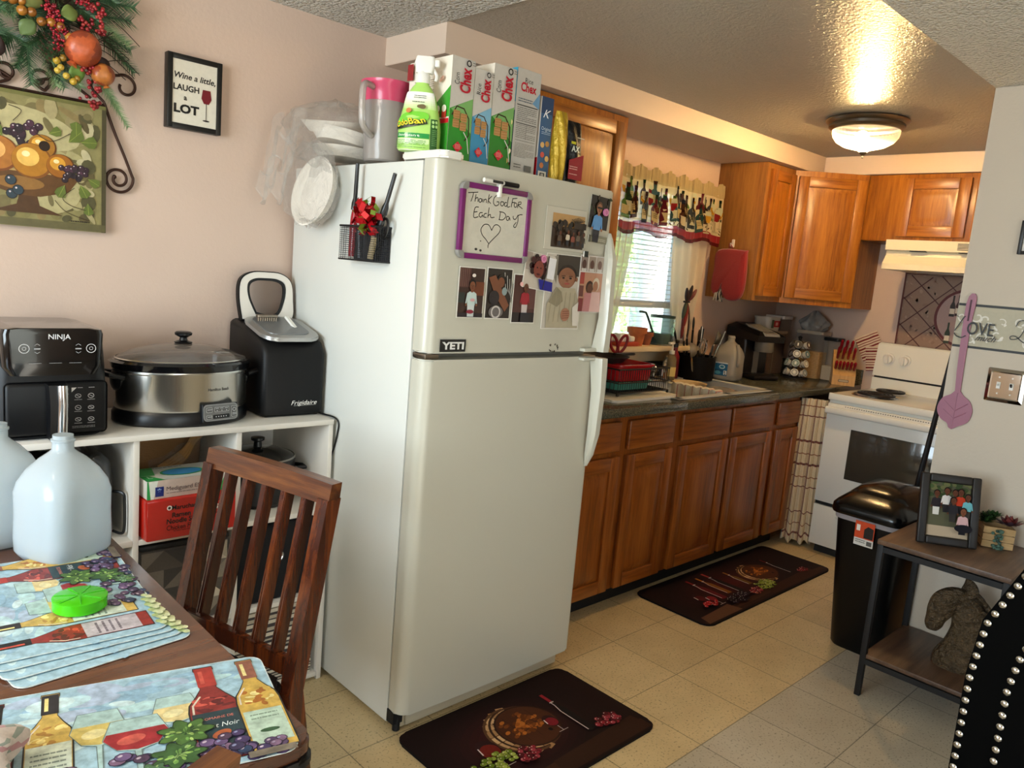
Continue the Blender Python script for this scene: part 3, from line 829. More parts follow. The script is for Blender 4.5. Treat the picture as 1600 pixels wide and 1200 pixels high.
MB().tube(spline([(-.06, -.01, .03), (-.1, -.012, .075), (-.17, -.015, .165), (-.2, -.016, .178), (-.235, -.016, .18)], 5), .006, 8).build('spout', MATS['dark_green'], t)
t = thing('sill_tray', 'small red tray holding white sponges on the kitchen sill', 'tray', (.81, -.065, 1.096))
m = MB(); m.box((-.085, -.04, 0), (.085, .04, .022), .006, taper=(1.06, 1.06)); m.build('tray', mat('red_clay', '#a8402c', .5), t)
R = random.Random(2)
for i in range(3): MB().box((-.065+i*.044, -.03, .0225), (-.027+i*.044, .025, .05+R.uniform(0, .014)), .008).build('sponge', mat('sponge_white', '#e9ece4', .9, bump=(200, .6)), t)
# ---- tied bundle of dried pods hanging in front of the curtain
t = thing('dried_pod_bundle', 'tied bundle of dark and red dried pods hanging before the curtain', 'hanging decoration', (1.195, -.165, 1.345))
R = random.Random(4)
MB().tube([(.015*cos(a), .013*sin(a), 0) for a in [2*pi*i/12 for i in range(12)]], .006, 6, closed=True).build('tie', black_mt, t)
for i, (dx, dz, c) in enumerate([(-.035, .075, '#2a1512'), (.05, .07, '#5a1a18'), (.025, .09, '#1c1210'), (-.05, -.09, '#24301e'), (-.03, -.13, '#7a1c1c'), (-.01, -.15, '#d8c8b0'), (.012, -.14, '#8e2422'), (.03, -.15, '#e0d2bc'), (.045, -.12, '#3c1a16'), (.02, -.19, '#2a1a16'), (-.02, -.2, '#6a1a1c'), (0, -.21, '#d2b8a0')]):
    y = R.uniform(-.025, .012); pts = spline([(0, 0, 0), (dx*.5, y*.6, dz*.45), (dx, y, dz)], 5); n = len(pts)
    MB().tube(pts, [.004 + .009*sin(pi*min(1, k/(n-1)*.95+.05)) for k in range(n)], 8).build('pod', mat('pod_' + c[1:], c, .5), t)
# ---- oven mitt on the cabinet side
t = thing('oven_mitt', 'red oven mitt hanging on the side of the narrow wall cabinet', 'oven mitt', (1.6, -.165, 1.37))
out = [(-.105, .09), (-.098, .17), (-.085, .28), (.085, .285), (.098, .27), (.108, .12), (.1, .04), (.075, .005), (.03, -.005), (-.012, .012), (-.03, .05), (-.034, .085), (-.05, .045), (-.075, .025), (-.1, .05)]
sp = [(p[0], p[1]) for p in spline([(a, b, 0) for a, b in out + out[:1]], 5)][:-1]
m = MB(); cxm = sum(p[0] for p in sp)/len(sp); czm = .14
def mr(s, x): return [(x, -(cxm + (a-cxm)*s), czm + (b-czm)*s) for a, b in sp]
m.loft([mr(.97, .004), mr(1, -.004), mr(1, -.016), mr(.96, -.026), mr(.8, -.034)])
m.build('mitt', mat('red_cloth', '#8c141e', .9, bump=(260, .6, .003), sheen=.4), t)
m = MB(); m.tube(spline([(-.01, -.005, .285), (-.012, .005, .305), (-.012, .018, .32), (-.012, .022, .3), (-.01, .015, .285)], 4), .003, 6); m.build('loop', MATS['red_cloth'], t)
m = MB(); m.box((.003, .004, .3), (.012, .022, .345), .004); m.tube([(.004, .013, .31), (-.016, .013, .308), (-.02, .013, .322)], .004, 6); tag(m.build('wall_hook', white_pl, loc=(1.605, -.165, 1.37)), 'small white adhesive hook holding the red oven mitt', 'hook')
m = MB('#b8b0a0')
R = random.Random(9)
for i in range(16):
    y0 = .05 + R.uniform(-.02, .02); m.c(R.choice(['#cfc8b8', '#6e6a62', '#3a3834', '#a8a294']))
    m.tube(spline([(-.014, y0, .06), (-.02+R.uniform(-.01, .006), y0+R.uniform(-.012, .012), .03), (-.016, y0+R.uniform(-.018, .02), -.005-R.uniform(0, .012))], 3), .004, 5)
m.build('tassel', printm, t)
# ---------------------------------------------------------------- on the countertop
ZT = .9145
def jug_mesh(handle=True, s=1.0):
    """gallon jug body: rounded square section, shoulder, neck"""
    m = MB(); rings = []
    for h, z, e in [(.055, 0, .6), (.068, .004, .55), (.076, .02, .5), (.077, .05, .5), (.0755, .1, .5), (.076, .145, .5), (.072, .165, .55), (.06, .19, .65), (.042, .212, .8), (.026, .226, 1), (.0205, .232, 1), (.0205, .248, 1), (.023, .249, 1), (.023, .253, 1), (.0195, .254, 1), (.0195, .262, 1), (.0165, .262, 1)]:
        ring = []
        for i in range(32):
            a = 2*pi*i/32 + pi/4; c0, s0 = cos(a), sin(a)
            r = h
            x, y = math.copysign(abs(c0)**e, c0)*r, math.copysign(abs(s0)**e, s0)*r
            ring.append((x*s, y*s, z*s))
        rings.append(ring)
    m.loft(rings)
    return m
def milky(name, col, tr=.35, op=.82):
    m, nt, b = _new(name); out = nt.nodes['Material Output']
    d = nt.nodes.new('ShaderNodeBsdfDiffuse'); tl = nt.nodes.new('ShaderNodeBsdfTranslucent'); tp = nt.nodes.new('ShaderNodeBsdfTransparent'); g = nt.nodes.new('ShaderNodeBsdfGlossy')
    for x in (d, tl): x.inputs[0].default_value = lin(col)
    g.inputs['Roughness'].default_value = .18
    v = _obj(nt); n = _noise(nt, 14, 3, v)
    bp = nt.nodes.new('ShaderNodeBump'); bp.inputs['Strength'].default_value = .35; bp.inputs['Distance'].default_value = .01
    nt.links.new(n.outputs['Fac'], bp.inputs['Height'])
    for x in (d, g): nt.links.new(bp.outputs[0], x.inputs['Normal'])
    def mix(f, a, c):
        q = nt.nodes.new('ShaderNodeMixShader')
        if isinstance(f, float): q.inputs[0].default_value = f
        else: nt.links.new(f, q.inputs[0])
        nt.links.new(a.outputs[0], q.inputs[1]); nt.links.new(c.outputs[0], q.inputs[2]); return q
    a1 = mix(.55, d, tl); a2 = mix(op, tp, a1)
    fr = nt.nodes.new('ShaderNodeFresnel'); fr.inputs[0].default_value = 1.4
    a3 = mix(fr.outputs[0], a2, g)
    nt.links.new(a3.outputs[0], out.inputs['Surface'])
    return m
milk_m = milky('milky_plastic', '#e6e0d2', op=.72)
t = thing('milk_jug', 'translucent gallon jug with a blue label on the counter by the sink', 'jug', (1.57, -.245, ZT), radians(8))
jug_mesh(s=.98).build('body', milk_m, t, angle=60)
MB().tube(spline([(-.02, -.05, .205), (-.045, -.072, .165), (-.05, -.078, .12), (-.04, -.07, .09)], 5), [.011]*16, 10).build('handle', milk_m, t)
m = MB(); m.frame((-.0765, .045, .03), (0, -1, 0), (0, 0, 1), 4); m.rect(0, 0, .075, .075, '#e8eef0'); m.rect(.0, .0, .075, .068, '#2a6a94'); m.ell(.042, .05, .018, .012, '#cfe2ea'); m.ell(.042, .05, .012, .007, '#3a86a8'); m.rect(.0, .022, .05, .034, '#1d4c70'); m.ell(.02, .016, .018, .01, '#5aa0b8'); m.rect(.054, .006, .072, .03, '#e8eef0'); m.rect(.058, .018, .064, .026, '#1a1a1a'); m.rect(.06, .008, .067, .014, '#1a1a1a')
m.build('label', printm, t)
# dish rack
t = thing('dish_rack', 'black wire dish rack beside the sink holding the red tub', 'dish rack', (.49, -.33, ZT+.02))
bw = black_mt
m = MB(); X0, X1, Y0, Y1, H = -.24, .13, -.17, .17, .115
for z in (.012, .055, H): m.tube([(X0, Y0, z), (X1, Y0, z), (X1, Y1, z), (X0, Y1, z)], .003 if z < H else .004, 6, closed=True)
for i in range(24): 
    x = X0 + (X1-X0)*i/23
    m.tube([(x, Y0, H), (x, Y0, .012), (x, Y1, .012), (x, Y1, H)], .0019, 5)
for i in range(1, 15):
    y = Y0 + (Y1-Y0)*i/15
    for x in (X0, X1): m.tube([(x, y, H), (x, y, .012)], .0019, 5)
for x in (X0, X1):
    for y in (Y0, Y1): m.cyl((x, y, -.0005), (x, y, .014), .006, n=8)
m.build('rack', bw, t)
t = thing('drain_tray', 'white drain board under the black dish rack', 'tray', (.42, -.345, ZT))
m = MB(); m.prism(rr2(-.24, -.2, .21, .2, .02), .0, .012, .004); m.prism([(.21, -.2), (.27, -.16), (.27, .0), (.21, .2)], .0, .008); m.build('board', white_pl, t)
def tub(nm, label, loc, w, d, h, mm, rz=0, cat='tub'):
    t = MB(); t.loft([[(x, y, 0) for x, y in rr2(-w*.46, -d*.46, w*.46, d*.46, .03)], [(x, y, h*.9) for x, y in rr2(-w/2, -d/2, w/2, d/2, .035)], [(x, y, h*.9) for x, y in rr2(-w*.53, -d*.53, w*.53, d*.53, .04)], [(x, y, h) for x, y in rr2(-w*.53, -d*.53, w*.53, d*.53, .04)], [(x, y, h) for x, y in rr2(-w*.48, -d*.48, w*.48, d*.48, .03)], [(x, y, .006) for x, y in rr2(-w*.44, -d*.44, w*.44, d*.44, .03)]])
    return tag(t.build(nm, mm, loc=loc, rot=(0, 0, rz)), label, cat)
tub('dish_tub', 'teal plastic dish tub standing in the black wire rack', (.415, -.33, ZT+.036), .25, .28, .036, mat('teal_plastic', '#3f8f84', .4))
tub('mixing_tub', 'glossy red tub stacked in the dish rack next to the refrigerator', (.43, -.33, ZT+.0735), .26, .27, .075, mat('red_plastic', '#b0141c', .22, coat=.3))
t = thing('frying_pan', 'black frying pan lying across the red tub, handle towards the window', 'pan', (.33, -.33, ZT+.1495))
m = MB(); m.lathe([(.001, 0), (.09, 0), (.12, .03), (.124, .03), (.094, -.001+.004), (.001, .004)], n=32); m.build('pan', black_mt, t)
MB().bar((.11, .02, .024), (.36, .1, .012), .024, .012, bev=.004).build('handle', black_pl, t)
t = thing('scissors', 'red handled kitchen scissors standing upright in the dish rack', 'scissors', (.60, -.2, ZT+.04), radians(-30))
for s in (-1, 1):
    m = MB(); pts = [(s*.026 + .02*cos(a)*1.0, .0, .17 + .042*sin(a)) for a in [2*pi*i/18 for i in range(18)]]
    m.tube([(p[0]*cos(s*.3)-(p[2]-.17)*sin(s*-.3), s*.004, .17+p[0]*sin(s*-.3)*-1*.0+(p[2]-.17)) for p in pts], .0075, 8, closed=True); m.build('handle', mat('red_handle', '#841420', .3), t)
    MB().bar((s*.008, s*.002, .125), (-s*.004, s*.002, .0), .016, .002, up=(0, 1, 0), w1=.003).build('blade', steel, t)
gl = mat('drinking_glass', '#dfe6e4', .05, trans=.9, ior=1.2)
for x, y, lab in ((.70, -.245, 'clear drinking glass upside down at the rack end'), (.78, -.15, 'squat clear glass near the chrome faucet')):
    tag(MB().lathe([(.001, 0), (.03, 0), (.034, .09), (.031, .09), (.027, .006), (.001, .006)], n=20).build('drinking_glass', gl, loc=(x, y, ZT)), lab, 'glass', 'glasses by the dish rack')
# soap
t = thing('soap_bottle', 'clear hand soap pump bottle with a yellow label behind the sink', 'bottle', (1.115, -.165, .9215))
MB().lathe([(.001, 0), (.027, 0), (.029, .01), (.029, .11), (.022, .128), (.012, .134), (.012, .14), (.001, .14)], n=20).build('bottle', mat('soap_clear', '#c9b88a', .1, trans=.7, ior=1.2), t)
MB('#d8c05a').lathe([(.0295, .02), (.0295, .07)], n=20, cap=False).build('label', mat('label_yellow', '#d9c27a', .5), t)
m = MB(); m.cyl((0, 0, .139), (0, 0, .158), .014, n=14); m.cyl((0, 0, .158), (0, 0, .195), .005, n=8); m.box((-.035, -.008, .192), (.01, .008, .204), .004); m.build('pump', white_pl, t)
t = thing('spray_nozzle_bottle', 'small dark red bottle standing behind the soap pump', 'bottle', (1.2, -.125, .9215))
MB().lathe([(.001, 0), (.03, 0), (.03, .12), (.015, .15), (.015, .17), (.001, .17)], n=16).build('bottle', mat('dark_red', '#7a1820', .35), t); MB().cyl((0, 0, .1705), (0, 0, .19), .016, n=12).build('cap', black_pl, t)
# utensil crock
cx, cy = 1.375, -.155
t = thing('utensil_crock', 'wide black utensil holder crowded with kitchen tools', 'utensil holder', (cx, cy, ZT))
MB().lathe([(.001, 0), (.1, 0), (.108, .135), (.102, .135), (.096, .008), (.001, .008)], n=28).build('crock', mat('crock_holder', '#070707', .6, spec=.2), t)
def utensil(nm, label, dx, dy, lean, L, head, mm, hm=None):
    t = thing(nm, label, 'utensil', (cx+dx, cy+dy, ZT+.012), group='utensils in the black holder')
    top = Vector((lean[0], lean[1], 1)).normalized()*L
    MB().tube([(0, 0, 0), tuple(top)], [.005, .006], 8).build('handle', mm, t)
    m = MB(); q = Vector((0, 0, 1)).rotation_difference(top.normalized()).to_matrix().to_4x4()
    m.M = Matrix.Translation(top) @ q @ Matrix.Rotation(radians(35), 4, 'Z')
    if head == 'spoon': m.ball((0, 0, .035), .03, 1, .25, 1.35)
    elif head == 'turner': m.prism([(-.03, -.003), (.03, -.003), (.03, .003), (-.03, .003)], 0, .085, .002)
    elif head == 'fork':
        m.prism([(-.025, -.003), (.025, -.003), (.025, .003), (-.025, .003)], 0, .04)
        for k in range(4): m.bar((-.021+.014*k, 0, .04), (-.021+.014*k, 0, .085), .006, .005)
    elif head == 'whisk':
        for k in range(6):
            a = pi*k/6; m.tube([(.024*sin(pi*j/14)*cos(a)*(1 if j < 7.01 else 1), .024*sin(pi*j/14)*sin(a), .1*j/14) for j in range(15)], .0013, 5)
            m.tube([(-.024*sin(pi*j/14)*cos(a), -.024*sin(pi*j/14)*sin(a), .1*j/14) for j in range(15)], .0013, 5)
    elif head == 'sieve':
        m.tube([(.04*cos(2*pi*k/20), 0, .04+.04*sin(2*pi*k/20)) for k in range(20)], .003, 6, closed=True)
        m.at(); m.M = Matrix.Translation(top) @ q @ Matrix.Rotation(radians(35), 4, 'Z') @ Matrix.Translation((0, 0, .04)) @ Matrix.Rotation(pi/2, 4, 'X')
        m.lathe([(.04, 0), (.034, .018), (.02, .03), (.001, .034)], n=20, cap=False)
    elif head == 'knife': m.prism([(-.012, -.002), (.012, -.002), (.012, .002), (-.012, .002)], 0, .12, .001)
    m.build('head', hm or mm, t)
sv = mat('utensil_steel', '#bdbbb4', .22, 1); slot = mat('mesh_steel', '#9a968c', .35, 1, bump=(500, 1))
utensil('serving_spoon', 'black serving spoon leaning left in the crock', -.05, .03, (-.12, .1), .2, 'spoon', black_pl)
utensil('spatula', 'black spatula pointing up behind the steel blade', -.02, .04, (.0, .12), .21, 'turner', black_pl)
utensil('whisk', 'wire whisk standing at the front of the crock', -.035, -.05, (-.12, -.1), .13, 'whisk', black_pl, sv)
utensil('carving_knife', 'bright steel blade standing upright in the crock', -.01, -.03, (-.06, .0), .17, 'knife', sv)
utensil('slotted_turner', 'black slotted turner leaning right in the crock', .03, .02, (.2, .1), .2, 'turner', black_pl)
utensil('pasta_fork', 'black pasta fork leaning far right in the crock', .045, .0, (.32, .08), .17, 'fork', black_pl)
utensil('wire_skimmer', 'round steel skimmer above the milk jug', .06, -.02, (.42, .02), .2, 'sieve', sv, slot)
utensil('soup_ladle', 'black ladle highest in the crock', .02, .05, (.1, .1), .26, 'spoon', black_pl)
utensil('steel_tongs', 'steel serving tongs slanting low over the crock rim', .03, -.05, (.4, -.1), .2, 'turner', sv)
utensil('wooden_spoon', 'black handled spoon leaning towards the window in the crock', -.04, .05, (-.25, .2), .21, 'spoon', black_pl)
utensil('slotted_spoon', 'black slotted spoon between the blade and the pasta fork', .01, .0, (.12, .02), .19, 'turner', black_pl)
utensil('basting_brush', 'black basting tool at the right rim of the crock', .06, .04, (.3, .2), .2, 'spoon', black_pl)
utensil('potato_masher', 'black masher crowded at the front of the crock', .0, -.06, (.1, -.12), .15, 'fork', black_pl)
utensil('tea_strainer', 'round fine mesh strainer leaning out over the soap bottle', -.06, -.03, (-.75, -.28), .17, 'sieve', sv, slot)
# coffee maker
t = thing('coffee_maker', 'black single cup coffee maker with a silver lid panel', 'coffee maker', (1.91, -.2, ZT), radians(-20))
m = MB(); m.box((-.095, -.03, 0), (.095, .14, .25), .02, 3); m.box((-.095, -.15, 0), (.095, -.02, .03), .012); m.build('body', black_pl, t)
m = MB(); m.loft([[(-.1, -.145, .225), (.1, -.145, .225), (.1, .14, .24), (-.1, .14, .24)], [(-.1, -.15, .262), (.1, -.15, .262), (.1, .14, .3), (-.1, .14, .3)], [(-.07, -.12, .285), (.07, -.12, .285), (.07, .1, .325), (-.07, .1, .325)]]); m.build('head', black_pl, t)
m = MB(); m.loft([[(-.055, -.155, .262), (.055, -.155, .262), (.06, .03, .3155), (-.06, .03, .3155)], [(-.05, -.15, .277), (.05, -.15, .277), (.055, .03, .322), (-.055, .03, .322)]]); m.build('lid_panel', mat('silver_plastic', '#b9bcbf', .25, .6), t)
m = MB(); m.lathe([(.05, .165), (.055, .175), (.055, .225), (.05, .226)], (0, -.09, 0), 24); m.build('brew_head', mat('grey_plastic', '#6b675e', .4), t)
MB().box((-.02, -.034, .03), (.02, -.028, .16)).build('splash_plate', MATS['grey_plastic'], t)
# storage containers in the corner
lidm = mat('lid_greige', '#b3a894', .4); tan = mat('tan_cereal', '#c59a5c', .8, bump=(120, .8), var=(90, .2)); brown = mat('brown_cereal', '#4a2418', .7, bump=(120, .8), var=(90, .3))
def keeper(label, loc, w, d, h, fill, fh, lid=lidm):
    t = thing('storage_container', label, 'container', loc, group='clear food containers in the counter corner')
    MB().prism(rr2(-w/2, -d/2, w/2, d/2, .012), 0, h, .004).build('body', clear, t)
    if fh: MB().prism(rr2(-w/2+.004, -d/2+.004, w/2-.004, d/2-.004, .01), .003, fh, .004).build('contents', fill, t)
    MB().prism(rr2(-w/2-.006, -d/2-.006, w/2+.006, d/2+.006, .014), h, h+.02, .005).build('lid', lid, t)
    return t
keeper('clear container of dark brown cereal nearest the coffee maker', (2.13, -.11, ZT), .15, .15, .26, brown, .22)
keeper('clear container of dark cereal in the corner behind the pod carousel', (2.3, -.1, ZT), .15, .14, .26, brown, .2)
keeper('clear container half full of tan cereal, right of the pod carousel', (2.41, -.33, ZT), .12, .17, .28, tan, .17)
keeper('clear canister with a black lid beside the knife block', (2.44, -.455, ZT), .09, .09, .25, mat('flour_white', '#cfc3b0', .9), .09, black_pl)
tub('snack_tub', 'white tub with a red label on top of the corner containers', (2.17, -.13, ZT+.2805), .16, .12, .085, mat('tub_white', '#cfcabf', .4))
m = MB(); m.frame((2.105, -.1915, ZT+.295), (1, 0, 0), (0, -.02, 1), 14); m.rect(.03, .01, .105, .05, '#b01c24'); m.rect(0, .004, .03, .055, '#4a5a42'); m.rect(.05, .02, .08, .04, '#d8a8a0')
bpy.context.view_layer.update()
m.build('label', printm, bpy.data.objects['snack_tub'], loc=(-2.17, .13, -(ZT+.2805)))
keeper('small clear tub with a white lid on top of the containers', (2.32, -.13, ZT+.2805), .12, .12, .075, white_pl, .0, white_pl)
def bagf(u, v):
    a = u*2*pi; z = v*.12; r = .085*sin(pi*min(1, .25+v*.72)) * (1 + .12*sin(a*5+v*7) + .07*sin(a*9-v*11))
    return (2.4 + r*cos(a)*.95, -.33 + r*sin(a), ZT+.301 + z + .01*sin(a*3)*v)
m = MB(); m.grid(bagf, 48, 14, cu=True); tag(m.build('plastic_bag', milky('bag_grey', '#d9dcda', op=.8), norm=True), 'crumpled grey plastic bag on the tan cereal container', 'bag')
# pod carousel
t = thing('pod_carousel', 'chrome wire carousel for coffee pods by the coffee maker', 'pod holder', (2.235, -.33, ZT))
m = MB(); m.lathe([(.001, 0), (.075, 0), (.075, .008), (.02, .014), (.008, .02), (.008, .245), (.014, .26), (.001, .268)], n=24); m.build('stand', black_mt, t)
pr0 = None
for k in range(6):
    a = radians(k*60 + 20)
    for r in range(4):
        m = MB(); m.at((cos(a)*.042, sin(a)*.042, .035+r*.058), rz=a-pi/2 + pi/2, ry=radians(70)) ; m.tube([(.0245*cos(2*pi*j/14), .0245*sin(2*pi*j/14), .006) for j in range(14)], .0022, 5, closed=True)
        m.at(); m.tube([(cos(a)*.008, sin(a)*.008, .035+r*.058), (cos(a)*.045, sin(a)*.045, .03+r*.058)], .002, 5); m.build('ring', chrome, t)
lids = ['#cfd4d2', '#9fb8b4', '#d8d8d0', '#3a3430', '#b8c4c8', '#e0ddd2', '#7fa3a8', '#4a3a34']
i = 0
for k in (3, 4, 2):
    a = radians(k*60 + 20)
    for r in range(4):
        if k == 2 and r > 1: continue
        t = thing('coffee_pod', ['coffee pod in the left column of the carousel, pale lid', 'coffee pod in the right column of the carousel, greenish lid', 'coffee pod on the far side of the carousel'][(3, 4, 2).index(k)] + [', bottom ring', ', second ring up', ', third ring up', ', top ring'][r], 'coffee pod', (2.235+cos(a)*.05, -.33+sin(a)*.05, ZT+.037+r*.058), group='coffee pods in the wire carousel')
        t.rotation_euler = (0, radians(70), a)
        MB().lathe([(.001, -.024), (.017, -.024), (.0215, .016), (.0235, .017), (.0235, .019), (.001, .019)], n=20).build('cup', mat('pod_white', '#cfcac0', .4), t)
        m = MB(); m.frame((0, 0, .0192), (1, 0, 0), (0, 1, 0)); m.ell(0, 0, .0225, .0225, lids[i % 8], n=20); m.ring(0, 0, .015, .003, '#5a5048'); m.rect(-.009, -.004, .009, .004, '#f0eee6'); m.build('lid', printm, t); i += 1
# knife block
t = thing('knife_block', 'light wooden knife block full of red handled knives', 'knife block', (2.36, -.572, ZT), radians(-62))
ash = wood('pale_block', '#b98a4e', '#cfa163', '#dcb67c', 'z', .4)
prof = [(-.1, 0), (-.1, .06), (-.035, .13), (.075, .2), (.1, .2), (.1, 0)]
m = MB(); m.loft([[(x, y, z) for y, z in prof] for x in (-.065, .065)]); m.build('block', ash, t, angle=15)
m = MB(); m.frame((-.03, -.1003, .02), (1, 0, 0), (0, 0, 1)); m.rrect(0, 0, .06, .016, .007, '#2a2420'); m.rrect(.002, .002, .058, .014, .006, '#b8a888'); m.build('plate', printm, t)
dirv = Vector((0, -.68, .73))
kn = None; spots = [(-.052+.0208*i, -.07, .092, .62) for i in range(6)] + [(-.045+.03*i, -.01, .152, 1.0) for i in range(4)] + [(-.03+.03*i, .045, .186, 1.1) for i in range(3)]
M3 = Matrix.Rotation(radians(-62), 4, 'Z'); nms = ['first', 'second', 'third', 'fourth', 'fifth', 'sixth']
for i, (x, y, z, s) in enumerate(spots):
    row = 0 if i < 6 else (1 if i < 10 else 2); j = i if i < 6 else (i-6 if i < 10 else i-10)
    lab = ('red steak knife in the front row, %s from the sink side' if row == 0 else 'red kitchen knife in the middle row, %s from the sink side' if row == 1 else 'long red knife in the top row of the block, %s from the sink side') % nms[j]
    p = Vector((2.36, -.572, ZT)) + M3.to_3x3() @ (Vector((x, y, z)) + dirv*.004)
    k = thing('block_knife', lab, 'knife', p, radians(-62), group='red knives in the block')
    m = MB(); d = dirv; L = .085*s+.015
    m.tube([d*.006, d*.012, d*(L*.5), d*(L*.9), d*L], [.0065, .008, .0088, .0095, .006], 10, flat=1.3); m.build('handle', mat('knife_red', '#8c1420', .25, coat=.3), k)
    m = MB(); m.cyl(d*.0005, d*.0065, .0078, n=10); m.cyl(d*(L*.72)+Vector((-.0095, 0, 0)), d*(L*.72)+Vector((.0095, 0, 0)), .002, n=8); m.build('bolster', chrome, k)
# striped pot holders
t = thing('striped_potholder', 'red and cream striped cloth hanging behind the knife block', 'pot holder', (XE-.022, -.69, .99), -pi/2)
R = random.Random(6)
for i, (x, z, rot) in enumerate(((-.03, .17, .5), (.03, .1, .15))):
    m = MB(); ca, sa = cos(rot), sin(rot)
    def pf(u, v, i=i): 
        a, b = (u-.5)*.14, (v-.5)*.15
        return (x + a*ca - b*sa, -.006 - i*.009 + .004*sin(u*14), z + a*sa + b*ca)
    m.grid(pf, 20, 30, colfn=lambda u, v: '#7a1a20' if (v*9) % 1 < .42 else '#d8c4ac'); m.build('cloth', MATS['cloth_print'], t, solid=.004)
# dish towel over the sink divider, beige basin, plate
def tow(u, v):
    x = 1.025 + (u-.5)*.05 ; s = (v-.5)*.34
    xx = 1.025 + math.copysign(min(abs(s), .03), s) + .02*0; z = .9225 - max(0, abs(s)-.03)*.9
    return (xx + math.copysign(.004, s)*sin(u*30), -.40 + (u-.5)*.27, z + .006*abs(sin(u*22)))
m = MB(); m.grid(tow, 50, 24, colfn=lambda u, v: ('#b98474' if (u*6) % 1 < .1 else '#ddd4bb'))
tag(m.build('dish_towel', MATS['cloth_print'], solid=.003), 'cream striped dish towel draped over the sink divider', 'towel')
tag(MB().lathe([(.001, 0), (.07, 0), (.09, .1), (.098, .118), (.088, .112), (.066, .008), (.001, .008)], n=32).build('beige_bowl', mat('beige_plastic', '#d8c193', .5), loc=(1.165, -.26, .802)), 'beige bowl standing in the sink behind the towel', 'bowl')
tag(MB().lathe([(.001, .004), (.075, .004), (.12, .02), (.122, .024), (.075, .009), (.001, .009)], n=36).build('steel_plate', mat('plate_grey', '#8f9498', .25, .5), loc=(1.285, -.42, .84), rot=(.25, -.2, 0)), 'grey dinner plate leaning in the right sink basin', 'plate')
# ---------------------------------------------------------------- on top of the refrigerator
ZF = 1.7305
t = thing('pitcher', 'frosted plastic pitcher with a pink lid on the refrigerator', 'pitcher', (-1.005, -.48, ZF), radians(20))
frost = milky('frosted_plastic', '#efe8e2', op=.6)
MB().lathe([(.001, 0), (.058, 0), (.062, .005), (.069, .176), (.0665, .176), (.059, .008), (.001, .008)], n=36).build('body', frost, t)
pinkm = mat('pink_plastic', '#d84a70', .3, trans=.15, coat=.2)
MB().lathe([(.06, .168), (.0695, .1765), (.0725, .216), (.079, .224), (.08, .235), (.06, .237), (.058, .22), (.001, .218)], n=36, cap=False).build('lid', pinkm, t)
MB().tube(spline([(-.066, 0, .21), (-.105, 0, .212), (-.118, 0, .19), (-.116, 0, .11), (-.1, 0, .085), (-.066, 0, .07)], 5), [.0095]*26, 8).build('handle', frost, t)
# spray bottle
t = thing('spray_bottle', 'lime green disinfectant spray bottle at the refrigerator front corner', 'spray bottle', (-1.05, -.72, ZF+.0155), radians(-45)); t.scale = (1.12, 1.0, 1.02)
lime = mat('lime_plastic', '#a9d66a', .35)
def sect(w, d, z, e=.75): return [(math.copysign(abs(cos(2*pi*i/28))**e, cos(2*pi*i/28))*w, math.copysign(abs(sin(2*pi*i/28))**e, sin(2*pi*i/28))*d, z) for i in range(28)]
bs = [(.05, .031, 0), (.053, .034, .004), (.053, .034, .06), (.05, .032, .085), (.046, .03, .105), (.04, .028, .13), (.034, .026, .15), (.025, .021, .168), (.017, .016, .178), (.016, .016, .184)]
m = MB(); m.loft([sect(*q) for q in bs]); m.build('bottle', lime, t)
m = MB('#f2f0ea'); m.lathe([(.018, .181), (.019, .2), (.014, .21), (.012, .215)], n=18)
m.loft([[(x, y, .208 + .0) for x, y in rr2(-.017, -.013, .024, .013, .008)], [(x, y, .235) for x, y in rr2(-.022, -.012, .03, .012, .008)], [(x, y, .252) for x, y in rr2(-.018, -.009, .026, .009, .007)]])
m.box((.028, -.008, .226), (.04, .008, .245), .003); hd = m.build('sprayer', white_pl, t)
MB().tube(spline([(.024, 0, .222), (.034, 0, .205), (.032, 0, .19)], 4), .004, 6).build('trigger', white_pl, hd)
m = MB(); m.step = .0004
def wrap(a, b, off):
    q = None
    for i in range(len(bs)-1):
        if bs[i][2] <= b <= bs[i+1][2]:
            f = (b-bs[i][2])/(bs[i+1][2]-bs[i][2]); q = (bs[i][0]+(bs[i+1][0]-bs[i][0])*f, bs[i][1]+(bs[i+1][1]-bs[i][1])*f)
    w, d = q; s = a/.05; th = -pi/2 + s*1.15; e = .75
    x = math.copysign(abs(cos(th))**e, cos(th))*(w+off); y = math.copysign(abs(sin(th))**e, sin(th))*(d+off)
    return (x, y, b)
m.map = wrap
def strip(m, a0, b0, a1, b1, col, n=10):
    for i in range(n):
        k = m.k; m.rect(a0+(a1-a0)*i/n, b0, a0+(a1-a0)*(i+1)/n, b1, col); m.k = k
    m.k += 1
m.k = 2
for i in range(8): strip(m, -.05, .11+i*.0055, .045, .11+(i+1)*.0055+.0002, ['#c9e59a', '#d2e8a8', '#dcecbc', '#e4f0cc', '#ecf3da', '#f1f5e4', '#f5f7ee', '#f8f9f4'][i])
m.k = 3
strip(m, -.05, .0, .02, .03, '#d8efb4'); strip(m, -.05, .032, .02, .045, '#1d8a3c'); m.text('Disinfectant', -.02, .039, .006, '#f4fbe8', w=.045)
strip(m, .022, .004, .044, .085, '#2c5a24', 4)
for i in range(2):
    for j in range(2): m.ell(.028+i*.009, .066+j*.011, .0036, .0042, '#a8d080')
m.lines(.025, .012, .042, .056, 9, '#6a9a58')
m.ell(-.015, .082, .034, .017, '#6cc02c', .35); m.text('OdoBan', -.018, .072, .018, '#16360e', w=.061, bold=.035, rot=.28); m.text('OdoBan', -.0185, .073, .016, '#f2d52a', w=.057, bold=.01, rot=.28)
m.stroke([(-.046, .055), (-.02, .06), (.012, .073)], .006, '#1a2416')
